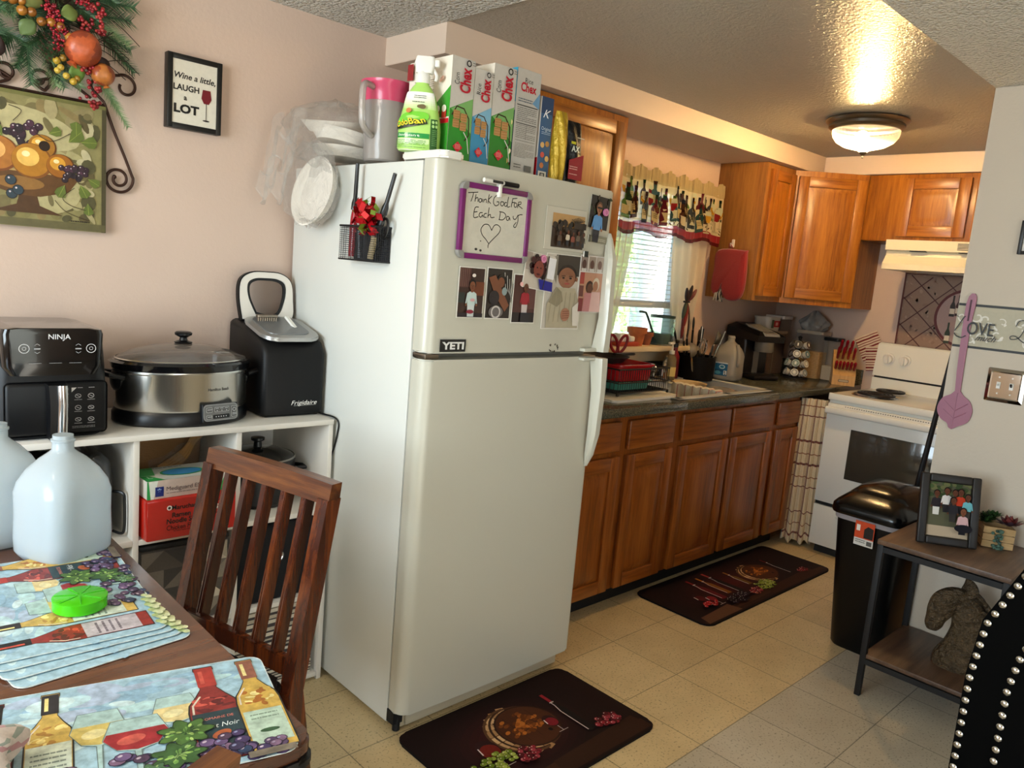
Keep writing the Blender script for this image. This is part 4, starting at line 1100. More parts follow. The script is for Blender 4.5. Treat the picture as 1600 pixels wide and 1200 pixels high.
m.lines(-.045, .004, .012, .026, 6, '#4a8a3c'); m.lines(-.01, .134, .012, .144, 2, '#5a5a50'); m.lines(-.012, .122, .008, .128, 1, '#5a5a50')
m.ell(.004, .115, .006, .006, '#6a5a3a'); m.ell(-.016, .103, .006, .0065, '#c47a44')
m.build('label', glossp, t)
# cereal boxes (x0, x1 along the refrigerator, y1 front edge, height)
cbox = mat('cardboard', '#b79a74', .8)
def cereal(nm, label, x, w, d, h, draw, side, y1=-.775, rz=0, top='#d8d2c4'):
    """box with its narrow printed side facing -y and its large face facing -x"""
    t = thing(nm, label, 'cereal box', (x, y1, ZF), rz, 'cereal boxes on the refrigerator')
    m = MB(top); m.box((0, 0, 0), (w, d, h), .0015, 1); m.build('carton', printm, t)
    m = MB(); m.frame((0, -.0003, 0), (1, 0, 0), (0, 0, 1)); draw(m, w, h); m.build('side_print', glossp, t)
    m = MB(); m.frame((-.0003, d, 0), (0, -1, 0), (0, 0, 1)); side(m, d, h); m.build('front_print', glossp, t)
    return t
def chex_side(kind, c1, c2, lay):
    def f(m, w, h):
        m.rect(0, 0, w, h, '#c9c4bc')
        m.poly([(0, h*.5), (w, h*.64), (w, 0), (0, 0)], c1); m.poly([(w*.05, h*.5), (w, h*.64), (w, h*.3)], c2)
        m.poly([(0, h*.42), (w*.35, h*.36), (w*.6, h*.28), (w*.85, 0), (0, 0)], c1)
        m.stroke([(w*.1, h*.44), (w*.3, h*.535), (w*.62, h*.525), (w*.86, h*.44), (w*.9, h*.28), (w*.72, h*.22)], w*.05, '#3a2a1c')
        for i in range(2):
            for j in range(2):
                cx_, cy_ = w*(.3+.3*i), h*(.37+.085*j)-i*h*.02
                m.rrect(cx_-w*.145, cy_-h*.04, cx_+w*.145, cy_+h*.04, w*.03, '#b98a54')
                for q in range(3): m.stroke([(cx_-w*.12, cy_-h*.025+q*h*.025), (cx_+w*.12, cy_-h*.02+q*h*.025)], w*.012, '#8e6234')
        m.stroke([(w*.62, h*.3), (w*.8, h*.24), (w*.9, h*.1)], w*.03, '#e8e4da')
        m.poly([(w*.4, h*.2), (w*.62, h*.145), (w*.4, h*.09), (w*.18, h*.145)], '#c82030'); m.lines(w*.28, h*.12, w*.52, h*.17, 4, '#f2a8a0')
        m.text('Chex', w*.56, h*.79, w*.44, '#b5122a', w=h*.24, bold=.035, rot=pi/2); m.text(kind, w*.18, h*.79, w*.2, '#1d1d1d', w=h*.11, rot=pi/2)
        m.ring(w*.66, h*.955, w*.09, w*.04, '#1a1a1a'); m.lines(w*.82, h*.93, w*.97, h*.975, 2, '#77706a')
    return f
def chex_face(c1):
    def f(m, w, h):
        m.rect(0, 0, w, h, '#efe6d6'); m.poly([(w, h*.72), (w*.4, h*.42), (w, h*.42)], c1); m.rect(w*.3, 0, w, h*.36, c1)
        m.poly([(w*.3, h*.36), (w*.3, 0), (w*.72, 0)], '#f2ead8')
        m.text('Chex', w*.4, h*.9, h*.035, '#b5122a', bold=.03); m.lines(w*.16, h*.84, w*.5, h*.862, 1, '#5a4a3a')
        m.lines(w*.15, h*.6, w*.62, h*.8, 10, '#a89a88'); m.rect(w*.35, h*.36, w, h*.405, '#c81e2c'); m.lines(w*.4, h*.375, w*.6, h*.392, 1, '#ffd8d0')
        for i in range(4): m.rect(w*(.4+.15*i), h*.41, w*(.5+.15*i), h*.5, '#c23a30'); m.ell(w*(.45+.15*i), h*.5, w*.05, h*.035, '#f4ecdc')
        m.poly([(w*.6, h*.21), (w*.78, h*.14), (w*.6, h*.07), (w*.42, h*.14)], '#c82030')
        R = random.Random(3)
        for i in range(14): m.ell(R.uniform(w*.45, w*.95), R.uniform(0, h*.05), w*.03, h*.012, R.choice(['#5a3a2a', '#e8dcc8', '#8a3a2a']))
        m.ell(w*.83, h*.78, w*.06, h*.022, '#d8a890', .6); m.rect(0, h*.82, w*.14, h*.98, '#8e1a24')
    return f
cereal('cereal_box', 'white and green corn cereal box standing beside the spray bottle', -.992, .082, .2, .285, chex_side('Corn', '#2f8c2c', '#7cb066', 0), chex_face('#3f9c34'))
cereal('cereal_box', 'grey and blue rice cereal box, second from the spray bottle', -.908, .07, .19, .27, chex_side('Rice', '#3d8cb4', '#7fb2cc', 0), chex_face('#4c9cc4'))
cereal('cereal_box', 'green corn cereal box between the two blue rice boxes', -.836, .088, .2, .3, chex_side('Corn', '#2f7e28', '#78aa62', 0), chex_face('#3f9c34'))
def facts(m, w, h):
    m.rect(0, 0, w, h, '#bdb9b2'); m.text('Rice', w*.5, h*.9, w*.14, '#1d1d1d'); m.text('Chex', w*.5, h*.835, w*.25, '#b5122a', w=w*.66, bold=.03)
    m.poly([(w*.7, h*.7), (w, h*.82), (w, h*.66)], '#6a94b8'); m.lines(w*.1, h*.68, w*.7, h*.725, 2, '#4a5a6a')
    m.rect(w*.06, h*.655, w*.94, h*.665, '#4a4844'); m.lines(w*.08, h*.5, w*.92, h*.64, 8, '#6f6c66'); m.rect(w*.06, h*.485, w*.94, h*.493, '#4a4844'); m.lines(w*.08, h*.34, w*.92, h*.475, 8, '#807c74'); m.rect(w*.08, h*.325, w*.92, h*.329, '#6a6862')
    m.lines(w*.08, h*.16, w*.92, h*.3, 10, '#8a867e'); m.lines(w*.1, h*.05, w*.4, h*.1, 2, '#5a5852'); m.rect(w*.55, h*.04, w*.85, h*.1, '#6a6862')
    m.stroke([(w*.5, h*.49), (w*.5, h*.34)], w*.01, '#6a6862')
def rice_front(m, w, h):
    m.rect(0, 0, w, h, '#3aa8cc'); m.rect(0, 0, w, h*.6, '#23304c'); m.poly([(0, h*.6), (w, h*.6), (w, h*.68), (0, h*.62)], '#e8e0d8'); R = random.Random(8)
    for i in range(70): m.ell(R.uniform(0, w), R.uniform(h*.08, h*.62), w*.08, h*.03, R.choice(['#c49a62', '#8a4a2c', '#e2cfa8', '#5a2a20', '#d8b888']), R.uniform(0, 3), 8)
    m.text('Chex', w*.5, h*.84, h*.1, '#b5122a', bold=.03)
cereal('cereal_box', 'blue rice cereal box showing its nutrition panel', -.744, .1, .17, .31, facts, rice_front, top='#2f3438')
def spk(m, w, h):
    m.rect(0, 0, w, h, '#3d5f86'); m.rect(0, h*.8, w, h, '#2a4266'); m.text('K', w*.5, h*.8, h*.1, '#eef2f6', w=w*.62, shear=.4); m.text('Original', w*.52, h*.62, w*.2, '#c8dcf0', w=w*.8); m.lines(w*.15, h*.54, w*.9, h*.58, 2, '#a8c0d8')
    for x, y, c in ((.3, .42, '#d8b070'), (.7, .44, '#b98a50'), (.35, .3, '#c8584a'), (.75, .26, '#d8b070'), (.35, .17, '#b87040')): m.ell(w*x, h*y, w*.17, h*.035, c, .4)
    m.rect(w*.1, h*.01, w*.8, h*.1, '#d8d4c8'); m.rect(w*.25, h*.015, w*.65, h*.08, '#2a2a2a'); m.rect(w*.33, h*.025, w*.57, h*.07, '#b8b4a8')
def spk_f(m, w, h): m.rect(0, 0, w, h, '#efe6da'); m.rect(0, 0, w, h*.26, '#c2202c'); m.text('K', w*.5, h*.7, h*.2, '#c2202c', shear=.3)
cereal('cereal_box', 'blue flake cereal box with a large white letter, next to the yellow bag', -.632, .052, .19, .25, spk, spk_f)
def foil(nm, label, x, w, h, col, mm, y=-.79, prn=None, d=.05):
    t = thing(nm, label, 'snack bag', (x, y, ZF), 0)
    def f(u, v):
        a = u*2*pi; k = sin(pi*min(.98, .12 + v*.86))**.45
        return (w/2*cos(a)*(.86+.14*k) + .002*sin(a*9+v*14), d/2*sin(a)*k*(1+.2*sin(a*5+v*6)), h*v)
    m = MB(col); m.grid(f, 40, 16, cu=True); m.build('bag', mm, t, angle=60)
    if prn:
        m = MB(); m.frame((-w/2, -d/2-.006, 0), (1, 0, 0), (0, 0, 1)); prn(m, w, h); m.build('print', glossp, t)
    return t
foil('snack_bag', 'crinkled yellow snack bag between the blue cereal box and the black bag', -.555, .05, .215, '#c8a42c', mat('foil_yellow', '#b59426', .35, .25, bump=(60, .6, .01)))
def blk(m, w, h):
    m.poly([(w*.12, h*.06), (w*.9, h*.06), (w*.9, h*.48), (w*.12, h*.36)], '#8e1520'); m.text('AX', w*.42, h*.55, h*.09, '#d8dcd0', w=w*.45, bold=.03); m.rect(w*.15, h*.62, w*.4, h*.66, '#c8c020'); m.lines(w*.45, h*.7, w*.85, h*.74, 1, '#c8c8c0')
    m.lines(w*.15, h*.2, w*.6, h*.27, 2, '#e8b0a8'); m.lines(w*.15, h*.12, w*.6, h*.15, 1, '#e8b0a8')
foil('snack_bag', 'black and red snack bag at the end of the row of boxes', -.502, .085, .195, '#101010', mat('foil_black', '#0e0e10', .3, .2, bump=(60, .5, .01)), prn=blk)
# clear bag of white foam plates, hanging over the refrigerator's left edge
t = thing('foam_plate_bag', 'clear plastic bag of white foam plates slumped over the refrigerator corner', 'bag', (-1.0, -.22, ZF))
foam = mat('foam_white', '#efe8dc', .7)
for i, (x, y, z, rx, ry, r, h) in enumerate(((-.02, .0, .105, .1, -.12, .115, .035), (.0, -.02, .065, .05, .15, .12, .035), (.01, -.02, .02, 0, .05, .12, .03))):
    MB().lathe([(.001, 0), (r*.75, 0), (r, h), (r*.97, h), (r*.7, .005), (.001, .005)], n=32).build('foam_plates', foam, t, (x, y, z), (rx, ry, 0))
MB().lathe([(.001, 0), (.1, .004), (.115, .03), (.11, .03), (.09, .01), (.001, .006)], n=32).build('foam_plates', foam, t, (-.085, -.02, -.1), (.05, radians(-78), 0))
def crinkle():
    m, nt, b = _new('bag_film'); out = nt.nodes['Material Output']
    tp = nt.nodes.new('ShaderNodeBsdfTransparent'); g = nt.nodes.new('ShaderNodeBsdfGlossy'); g.inputs['Roughness'].default_value = .12; d = nt.nodes.new('ShaderNodeBsdfDiffuse'); d.inputs[0].default_value = lin('#e6e2da')
    v = _obj(nt); n = _noise(nt, 22, 6, v, .6); n.inputs['Distortion'].default_value = 1.5
    bp = nt.nodes.new('ShaderNodeBump'); bp.inputs['Strength'].default_value = 1; bp.inputs['Distance'].default_value = .03; nt.links.new(n.outputs['Fac'], bp.inputs['Height'])
    nt.links.new(bp.outputs[0], g.inputs['Normal'])
    a = nt.nodes.new('ShaderNodeMixShader'); a.inputs[0].default_value = .1; nt.links.new(tp.outputs[0], a.inputs[1]); nt.links.new(d.outputs[0], a.inputs[2])
    fr = nt.nodes.new('ShaderNodeLayerWeight'); fr.inputs[0].default_value = .22; nt.links.new(bp.outputs[0], fr.inputs['Normal'])
    q = nt.nodes.new('ShaderNodeMixShader'); mm_ = nt.nodes.new('ShaderNodeMath'); mm_.operation = 'MULTIPLY'; mm_.inputs[1].default_value = .55; nt.links.new(fr.outputs[1], mm_.inputs[0]); nt.links.new(mm_.outputs[0], q.inputs[0]); nt.links.new(a.outputs[0], q.inputs[1]); nt.links.new(g.outputs[0], q.inputs[2])
    nt.links.new(q.outputs[0], out.inputs['Surface']); return m
film = crinkle(); R = random.Random(12)
def blob(cx, cy, cz, rx, ry, rz, s):
    def f(u, v):
        a, b = u*2*pi, (v-.5)*pi*.98
        k = 1 + .07*sin(a*4+b*3+s) + .05*sin(a*9-b*7+s*2) + .04*sin(b*13+a*2)
        return (cx + rx*cos(b)*cos(a)*k, cy + ry*cos(b)*sin(a)*k, cz + rz*sin(b)*k)
    return f
m = MB(); m.grid(blob(-.03, -.02, .09, .165, .17, .1, 1), 48, 24, cu=True); m.build('film', film, t, angle=40)
m = MB(); m.grid(blob(-.125, -.03, -.075, .05, .16, .125, 2), 40, 24, cu=True); m.build('film', film, t, angle=40)
def flap(u, v):
    return (-.175 - .05*v + .012*sin(u*17), .02 + .2*(u-.5)*(1-.3*v) + .05*v, .12 - .26*v + .03*sin(u*9+v*5) - .02*sin(v*17))
m = MB(); m.grid(flap, 24, 20); m.build('film', film, t, angle=40)
# ---------------------------------------------------------------- refrigerator side: magnetic mesh basket
MX = FX0 - .0005
t = thing('magnetic_basket', 'black wire mesh basket stuck on the side of the refrigerator', 'basket', (MX-.03, -.54, 1.43))
m = MB(); a0, a1, b0, b1, h = -.028, .028, -.095, .095, .1
for z, r in ((0, .003), (h, .0035)): m.tube([(a0, b0, z), (a1, b0, z), (a1, b1, z), (a0, b1, z)], r, 6, closed=True)
for i in range(30):
    y = b0 + (b1-b0)*i/29; m.tube([(a0, y, 0), (a0, y, h)], .0007, 4); m.tube([(a0, y, 0), (a1, y, 0)], .0007, 4)
for i in range(9):
    x = a0 + (a1-a0)*i/8
    for y in (b0, b1): m.tube([(x, y, 0), (x, y, h)], .0007, 4)
for i in range(1, 16):
    z = h*i/16; m.tube([(a1, b0, z), (a0, b0, z), (a0, b1, z), (a1, b1, z)], .0007, 4)
for i in range(1, 8): x = a0 + (a1-a0)*i/8; m.tube([(x, b0, 0), (x, b1, 0)], .0007, 4)
m.build('mesh', black_mt, t); MB().box((a1-.003, b0, .0), (a1-.001, b1, h), 0).build('back_plate', mat('mesh_back', '#26262a', .6), t)
def lighter(label, y, lean, hc, L=.2):
    t = thing('utility_lighter', label, 'lighter', (MX-.03, y, 1.434)); d = Vector((0, lean, 1)).normalized()
    m = MB(); m.tube([d*.005, d*.03, d*.09, d*.125, d*.15], [.011, .013, .014, .012, .008], 12, flat=.75); m.build('grip', hc, t)
    m = MB(); e = d.cross(Vector((1, 0, 0))).normalized()
    m.tube([tuple(d*(.11+.03*sin(q)) + e*(-.022-.018*cos(q))) for q in [2*pi*i/16 for i in range(16)]], .004, 6, closed=True); m.build('trigger_guard', hc, t)
    m = MB(); m.tube([d*.145, d*.165, d*.18, d*(.16+L*.68)], [.011, .0105, .0065, .006], 10); m.build('nozzle', black_pl, t)
lighter('tall black and red utility lighter in the mesh basket', -.47, -.03, mat('lighter_red', '#9e1622', .25, coat=.3), .18)
lighter('black utility lighter leaning towards the refrigerator front in the basket', -.575, -.42, black_pl, .16)
t = thing('gift_bow', 'shiny red and green ribbon bow in the mesh basket', 'bow', (MX-.045, -.585, 1.55)); t.scale = (1.25, 1.25, 1.25)
R = random.Random(21); redf = mat('ribbon_red', '#b8141e', .25, .3); grnf = mat('ribbon_green', '#8aa838', .3, .3)
for mm, n, nm in ((redf, 46, 'red_ribbon'), (grnf, 14, 'green_ribbon')):
    m = MB()
    for i in range(n):
        a, b = R.uniform(0, 2*pi), R.uniform(-.9, 1.2); r = R.uniform(.03, .058)
        d = Vector((-abs(cos(b)*sin(a))*.55, cos(b)*cos(a), sin(b))).normalized()*r; s = Vector((R.uniform(-1, 1), R.uniform(-1, 1), R.uniform(-1, 1))).normalized()
        s = s.cross(d).normalized()*R.uniform(.005, .008); c0 = Vector((0, 0, 0)); up = s.cross(d).normalized()*r*.35
        L_ = [(0, 0), (.35, .8), (.75, .9), (1, .2)]
        P = [c0 + d*a_ + up*b_ for a_, b_ in L_]; V = [(m.V(p-s), m.V(p+s)) for p in P]
        for q in range(3): m.F((V[q][0], V[q+1][0], V[q+1][1], V[q][1]))
    m.build(nm, mm, t)
for y, c, lean, lab in ((-.535, '#1c1c20', .1, 'black marker in the middle of the mesh basket'), (-.59, '#b8a47c', -.25, 'small tan tube at the front of the mesh basket')):
    t = thing('marker_pen', lab, 'pen', (MX-.04, y, 1.435)); d = Vector((0, lean, 1)).normalized()
    MB().tube([d*.002, d*.07], .0095, n=10).build('barrel', mat('pen_' + c[1:], c, .4), t); MB().tube([d*.0705, d*.092], .0102, n=10).build('cap', black_pl, t)
# ---------------------------------------------------------------- refrigerator front
YD = -.8405
def plate(nm, label, cat, x0, x1, z0, z1, draw, tilt=0, y=YD, group=None, th=.0012, back='#e8e4da'):
    w, h = x1-x0, z1-z0
    m = MB(back); m.box((-w/2, -th, -h/2), (w/2, 0, h/2)); m.frame((-w/2, -th, -h/2), (1, 0, 0), (0, 0, 1)); draw(m, w, h)
    return tag(m.build(nm, glossp, loc=((x0+x1)/2, y, (z0+z1)/2), rot=(0, tilt, 0)), label, cat, group)
# whiteboard
BW, BH = .275, .212
t = thing('whiteboard', 'purple framed magnetic whiteboard with a handwritten message and heart', 'whiteboard', (-.851, YD, 1.568))
t.rotation_euler = (0, .0, 0)
m = MB('#c9c4b4'); m.box((-BW/2+.008, -.008, -BH/2+.008), (BW/2-.008, 0, BH/2-.008)); m.build('board', mat('whiteboard', '#cdc9bb', .25, var=(25, .05)), t)
pur = mat('purple_frame', '#6d1a5e', .3, coat=.3)
for a, b in (((-BW/2+.02, -.014, BH/2-.016), (BW/2-.02, 0, BH/2)), ((-BW/2+.02, -.014, -BH/2), (BW/2-.02, 0, -BH/2+.016)), ((-BW/2, -.014, -BH/2+.02), (-BW/2+.016, 0, BH/2-.02)), ((BW/2-.016, -.014, -BH/2+.02), (BW/2, 0, BH/2-.02))): MB().box(a, b, .003).build('frame_rail', pur, t)
for sx in (-1, 1):
    for sz in (-1, 1):
        m = MB(); pts = arc(0, 0, .022, 0, pi/2, 6) + [(0, .006), (.006, 0)][0:0] + arc(0, 0, .004, pi/2, 0, 3)
        m.M = Matrix.Translation((sx*(BW/2-.0215), -.0155, sz*(BH/2-.0215))) @ Matrix.Scale(sx, 4, (1, 0, 0)) @ Matrix.Scale(sz, 4, (0, 0, 1)) @ Matrix.Rotation(pi/2, 4, 'X')
        m.prism([(x, y) for x, y in pts], -.0155, .0); m.build('corner_cap', mat('corner_grey', '#8d8a86', .4), t)
m = MB(); m.frame((-BW/2+.016, -.0082, -BH/2+.016), (1, 0, 0), (0, 0, 1)); bw_, bh_ = BW-.032, BH-.032
def bp(x, y):
    u = (x-325)/395; return (u*bw_, (1-(y-140-30*u)/(425-22*u))*bh_)
strokes = [[(340, 175), (385, 168), (400, 165)], [(372, 170), (368, 200), (360, 230)], [(388, 180), (384, 228)], [(386, 210), (396, 200), (402, 208), (402, 228)], [(424, 208), (412, 206), (408, 222), (416, 230), (424, 220), (426, 206), (430, 228)], [(436, 206), (438, 228)], [(438, 214), (448, 206), (454, 214), (454, 230)], [(468, 172), (464, 232)], [(486, 182), (466, 210), (482, 232)],
 [(536, 186), (522, 172), (502, 190), (498, 222), (512, 242), (530, 234), (532, 216), (518, 216)], [(556, 212), (546, 214), (544, 230), (554, 240), (564, 230), (562, 214), (554, 212)], [(584, 216), (572, 216), (570, 234), (580, 240), (588, 226)], [(592, 176), (588, 240), (606, 238)], 
 [(620, 186), (614, 242)], [(618, 186), (650, 180)], [(616, 212), (636, 208)], [(640, 210), (632, 222), (638, 240), (650, 234), (648, 216), (640, 210)], [(660, 204), (656, 244)], [(658, 206), (676, 202), (676, 216), (660, 224), (690, 246)],
 [(410, 262), (388, 268), (384, 330), (412, 324)], [(386, 296), (404, 292)], [(436, 296), (420, 298), (416, 318), (428, 326), (436, 310), (440, 326)], [(462, 298), (448, 302), (446, 322), (462, 324)], [(474, 258), (470, 326)], [(472, 312), (484, 302), (490, 322), (512, 318)],
 [(548, 276), (544, 330)], [(540, 278), (572, 284), (584, 306), (566, 330), (540, 330)], [(606, 306), (592, 306), (590, 326), (602, 330), (608, 310), (614, 330)], [(632, 298), (636, 317), (650, 318), (662, 294)], [(663, 288), (666, 330), (654, 372), (640, 364), (656, 338)], [(662, 296), (676, 287), (694, 285)],
 [(500, 408), (514, 374), (534, 366), (556, 386), (548, 420), (516, 460), (488, 498), (486, 524)], [(500, 404), (480, 372), (452, 372), (434, 404), (444, 440), (470, 470), (488, 494)]]
for s_ in strokes: m.k = 1; m.stroke([(p[0], p[1]) for p in spline([bp(*q) + (0,) for q in s_], 4)], .0025, '#23201e')
m.k = 1
for x, y, r in ((437, 482, 4), (412, 538, 9), (440, 544, 8)): m.ell(*bp(x, y), r*.0006, r*.0004, '#3a3632')
m.build('writing', printm, t)
MB().box((-.004, -.02, BH/2-.03), (.006, -.002, BH/2+.014), .002).build('pen_clip', white_pl, t)
t = thing('dry_erase_marker', 'black and white dry erase marker clipped on top of the whiteboard', 'marker', (-.851, YD-.016, 1.568+BH/2+.0115))
MB().cyl((-.064, 0, 0), (.012, 0, 0), .0062, n=12).build('barrel', white_pl, t); MB().cyl((.012, 0, 0), (.07, 0, 0), .007, n=12).build('cap', black_pl, t)
m = MB(); m.frame((-.045, -.0064, -.004), (1, 0, 0), (0, 0, 1)); m.rect(.01, 0, .05, .008, '#2a2a2a'); m.build('label', printm, t)
skin1, skin2, skin3 = '#7a4a32', '#5f3826', '#9a6648'
def person2d(m, x, y, s, skin, shirt, hair='#1c1412', pants='#2a2a30', arms=True):
    """a small printed figure: head at (x, y)"""
    m.poly([(x-s*.9, y-s*3.6), (x+s*.9, y-s*3.6), (x+s*.8, y-s*6), (x-s*.8, y-s*6)], pants)
    m.poly([(x-s*1.15, y-s*1.5), (x-s*.5, y-s*1.15), (x+s*.5, y-s*1.15), (x+s*1.15, y-s*1.5), (x+s*.95, y-s*3.8), (x-s*.95, y-s*3.8)], shirt)
    if arms:
        m.poly([(x-s*1.15, y-s*1.5), (x-s*.85, y-s*1.6), (x-s*1.15, y-s*3.6), (x-s*1.5, y-s*3.5)], shirt); m.poly([(x+s*1.15, y-s*1.5), (x+s*.85, y-s*1.6), (x+s*1.15, y-s*3.6), (x+s*1.5, y-s*3.5)], shirt)
        m.ell(x-s*1.3, y-s*3.7, s*.25, s*.3, skin, n=10); m.ell(x+s*1.3, y-s*3.7, s*.25, s*.3, skin, n=10)
    m.rect(x-s*.3, y-s*1.3, x+s*.3, y-s*.6, skin); m.ell(x, y+s*.22, s*.86, s*.98, hair, n=16); m.ell(x, y-s*.05, s*.7, s*.88, skin, n=16)
    m.ell(x-s*.25, y+s*.05, s*.1, s*.07, '#1a1210', n=8); m.ell(x+s*.25, y+s*.05, s*.1, s*.07, '#1a1210', n=8); m.ell(x, y-s*.2, s*.1, s*.12, '#5a3020', n=8); m.ell(x, y-s*.48, s*.24, s*.07, '#6a2a26', n=10)
PG = 'photo prints on the freezer door'
def ph_girl(m, w, h):
    m.rect(w*.03, h*.02, w*.97, h*.98, '#3a2620'); m.rect(w*.03, h*.6, w*.45, h*.98, '#5a3a34')
    for i in range(5): m.stroke([(w*(.08+i*.07), h*.62), (w*(.08+i*.07), h*.97)], w*.02, '#7a5a50')
    m.rect(w*.55, h*.45, w*.97, h*.72, '#6e3a22'); m.rect(w*.03, h*.3, w*.25, h*.5, '#2e3430'); m.rect(w*.03, h*.02, w*.97, h*.1, '#2a2026')
    person2d(m, w*.5, h*.64, w*.15, skin1, '#c4d6d2', pants='#cfd8d6'); m.ell(w*.52, h*.84, w*.07, h*.035, '#e8dcd4'); m.ell(w*.52, h*.36, w*.09, h*.03, '#d8a8a8'); m.ell(w*.45, h*.13, w*.14, h*.04, '#8a2a3c')
plate('photo_print', 'photo of a child in a pale sweater, first under the whiteboard', 'photo', -.968, -.868, 1.291, 1.439, ph_girl, group=PG)
def ph_hug(m, w, h):
    m.rect(w*.03, h*.02, w*.97, h*.98, '#2e2622')
    for i in range(9): m.stroke([(w*(.62+i*.05), h*.95-i*h*.03), (w*(.7+i*.04), h*.62), (w*.97, h*(.5-i*.02))], w*.02, '#cfcac2' if i % 2 else '#1c1c1c')
    m.ell(w*.55, h*.75, w*.17, h*.13, '#1c1412'); m.ell(w*.54, h*.72, w*.13, h*.1, skin1); m.poly([(w*.05, h*.8), (w*.3, h*.86), (w*.9, h*.28), (w*.75, h*.15), (w*.3, h*.5)], skin1); m.ell(w*.3, h*.42, w*.2, h*.14, '#2a2426')
    m.ell(w*.4, h*.14, w*.28, h*.12, '#6a6462'); m.ring(w*.4, h*.14, w*.16, w*.05, '#c4beba'); m.ell(w*.68, h*.55, w*.1, h*.08, '#8a9a9a')
plate('photo_print', 'photo of an arm reaching across, second under the whiteboard', 'photo', -.861, -.757, 1.290, 1.443, ph_hug, group=PG)
def ph_red(m, w, h):
    m.rect(w*.03, h*.02, w*.97, h*.98, '#4a2a26'); m.rect(w*.6, h*.3, w*.97, h*.98, '#5c3834'); m.rect(w*.03, h*.02, w*.97, h*.22, '#221a1a'); person2d(m, w*.52, h*.74, w*.14, skin2, '#a02430', pants='#c8bcb8'); m.rect(w*.35, h*.03, w*.75, h*.22, '#20222a'); m.ell(w*.3, h*.8, w*.07, h*.045, '#f0b8b0')
plate('photo_print', 'lower hanging photo of a person in a red top, third under the whiteboard', 'photo', -.753, -.652, 1.279, 1.43, ph_red, group=PG, y=YD-.002)
def ph_curly(m, w, h):
    m.rect(w*.02, h*.02, w*.98, h*.98, '#c8bcae'); m.rect(w*.02, h*.5, w*.2, h*.98, '#a89a90'); R = random.Random(5)
    for i in range(26): m.ell(w*(.42+R.uniform(-.22, .22)), h*(.64+R.uniform(-.25, .26)), w*.08, h*.09, R.choice(['#2a0e10', '#3c1416', '#1c0a0c']))
    m.ell(w*.42, h*.56, w*.17, h*.24, '#7e3c30'); m.ell(w*.36, h*.6, w*.025, h*.02, '#1a0c0a'); m.ell(w*.48, h*.6, w*.025, h*.02, '#1a0c0a'); m.ell(w*.42, h*.42, w*.06, h*.03, '#4a1418')
    m.poly([(w*.45, h*.3), (w*.95, h*.28), (w*.98, h*.02), (w*.55, h*.02)], '#1c1c8a'); m.rect(w*.72, h*.36, w*.97, h*.95, '#e8e6e8'); m.stroke([(w*.7, h*.98), (w*.64, h*.04)], w*.03, '#2a2426')
plate('photo_print', 'photo of a curly haired person in blue, under the pink magnet', 'photo', -.715, -.585, 1.385, 1.497, ph_curly, tilt=.1, group=PG, y=YD-.0045)
def ph_baby(m, w, h):
    m.rect(w*.02, h*.01, w*.98, h*.99, '#c4bcb0'); m.rect(w*.25, h*.72, w*.9, h*.99, '#3c342c'); m.poly([(w*.05, h*.9), (w*.3, h*.99), (w*.3, h*.6)], '#8a8478')
    m.ell(w*.58, h*.72, w*.25, h*.15, '#2a1c16', n=24); m.ell(w*.57, h*.69, w*.23, h*.14, '#8a5a40', n=24); m.ell(w*.57, h*.645, w*.19, h*.09, '#94644a', n=20)
    for sx in (-.1, .09): m.ell(w*(.57+sx), h*.69, w*.035, h*.012, '#1c120e'); m.stroke([(w*(.57+sx-.05), h*.715), (w*(.57+sx+.05), h*.718)], w*.014, '#3a2418')
    m.ell(w*.57, h*.655, w*.04, h*.015, '#7a4a34'); m.ell(w*.57, h*.615, w*.07, h*.013, '#a04a44'); m.ell(w*.82, h*.68, w*.03, h*.03, '#84543c')
    m.poly([(w*.3, h*.56), (w*.8, h*.56), (w*.98, h*.3), (w*.95, h*.02), (w*.1, h*.02), (w*.08, h*.34)], '#b0a58c'); m.poly([(w*.32, h*.56), (w*.45, h*.5), (w*.5, h*.38), (w*.35, h*.3), (w*.12, h*.36)], '#8e846c')
    for i in range(6): m.stroke([(w*(.2+i*.12), h*.5), (w*(.15+i*.13), h*.1)], w*.015, '#968c74')
    m.ell(w*.58, h*.2, w*.12, h*.09, '#a8745a'); 
    for i in range(4): m.stroke([(w*.5, h*(.15+i*.03)), (w*.68, h*(.16+i*.03))], w*.02, '#8a5a44')
    m.poly([(w*.75, h*.3), (w*.95, h*.4), (w*.95, h*.05), (w*.8, h*.05)], '#d8d0c4')
plate('photo_print', 'large photo of a baby in a tan outfit, bottom corners curling', 'photo', -.618, -.44, 1.262, 1.503, ph_baby, group=PG, y=YD-.001)
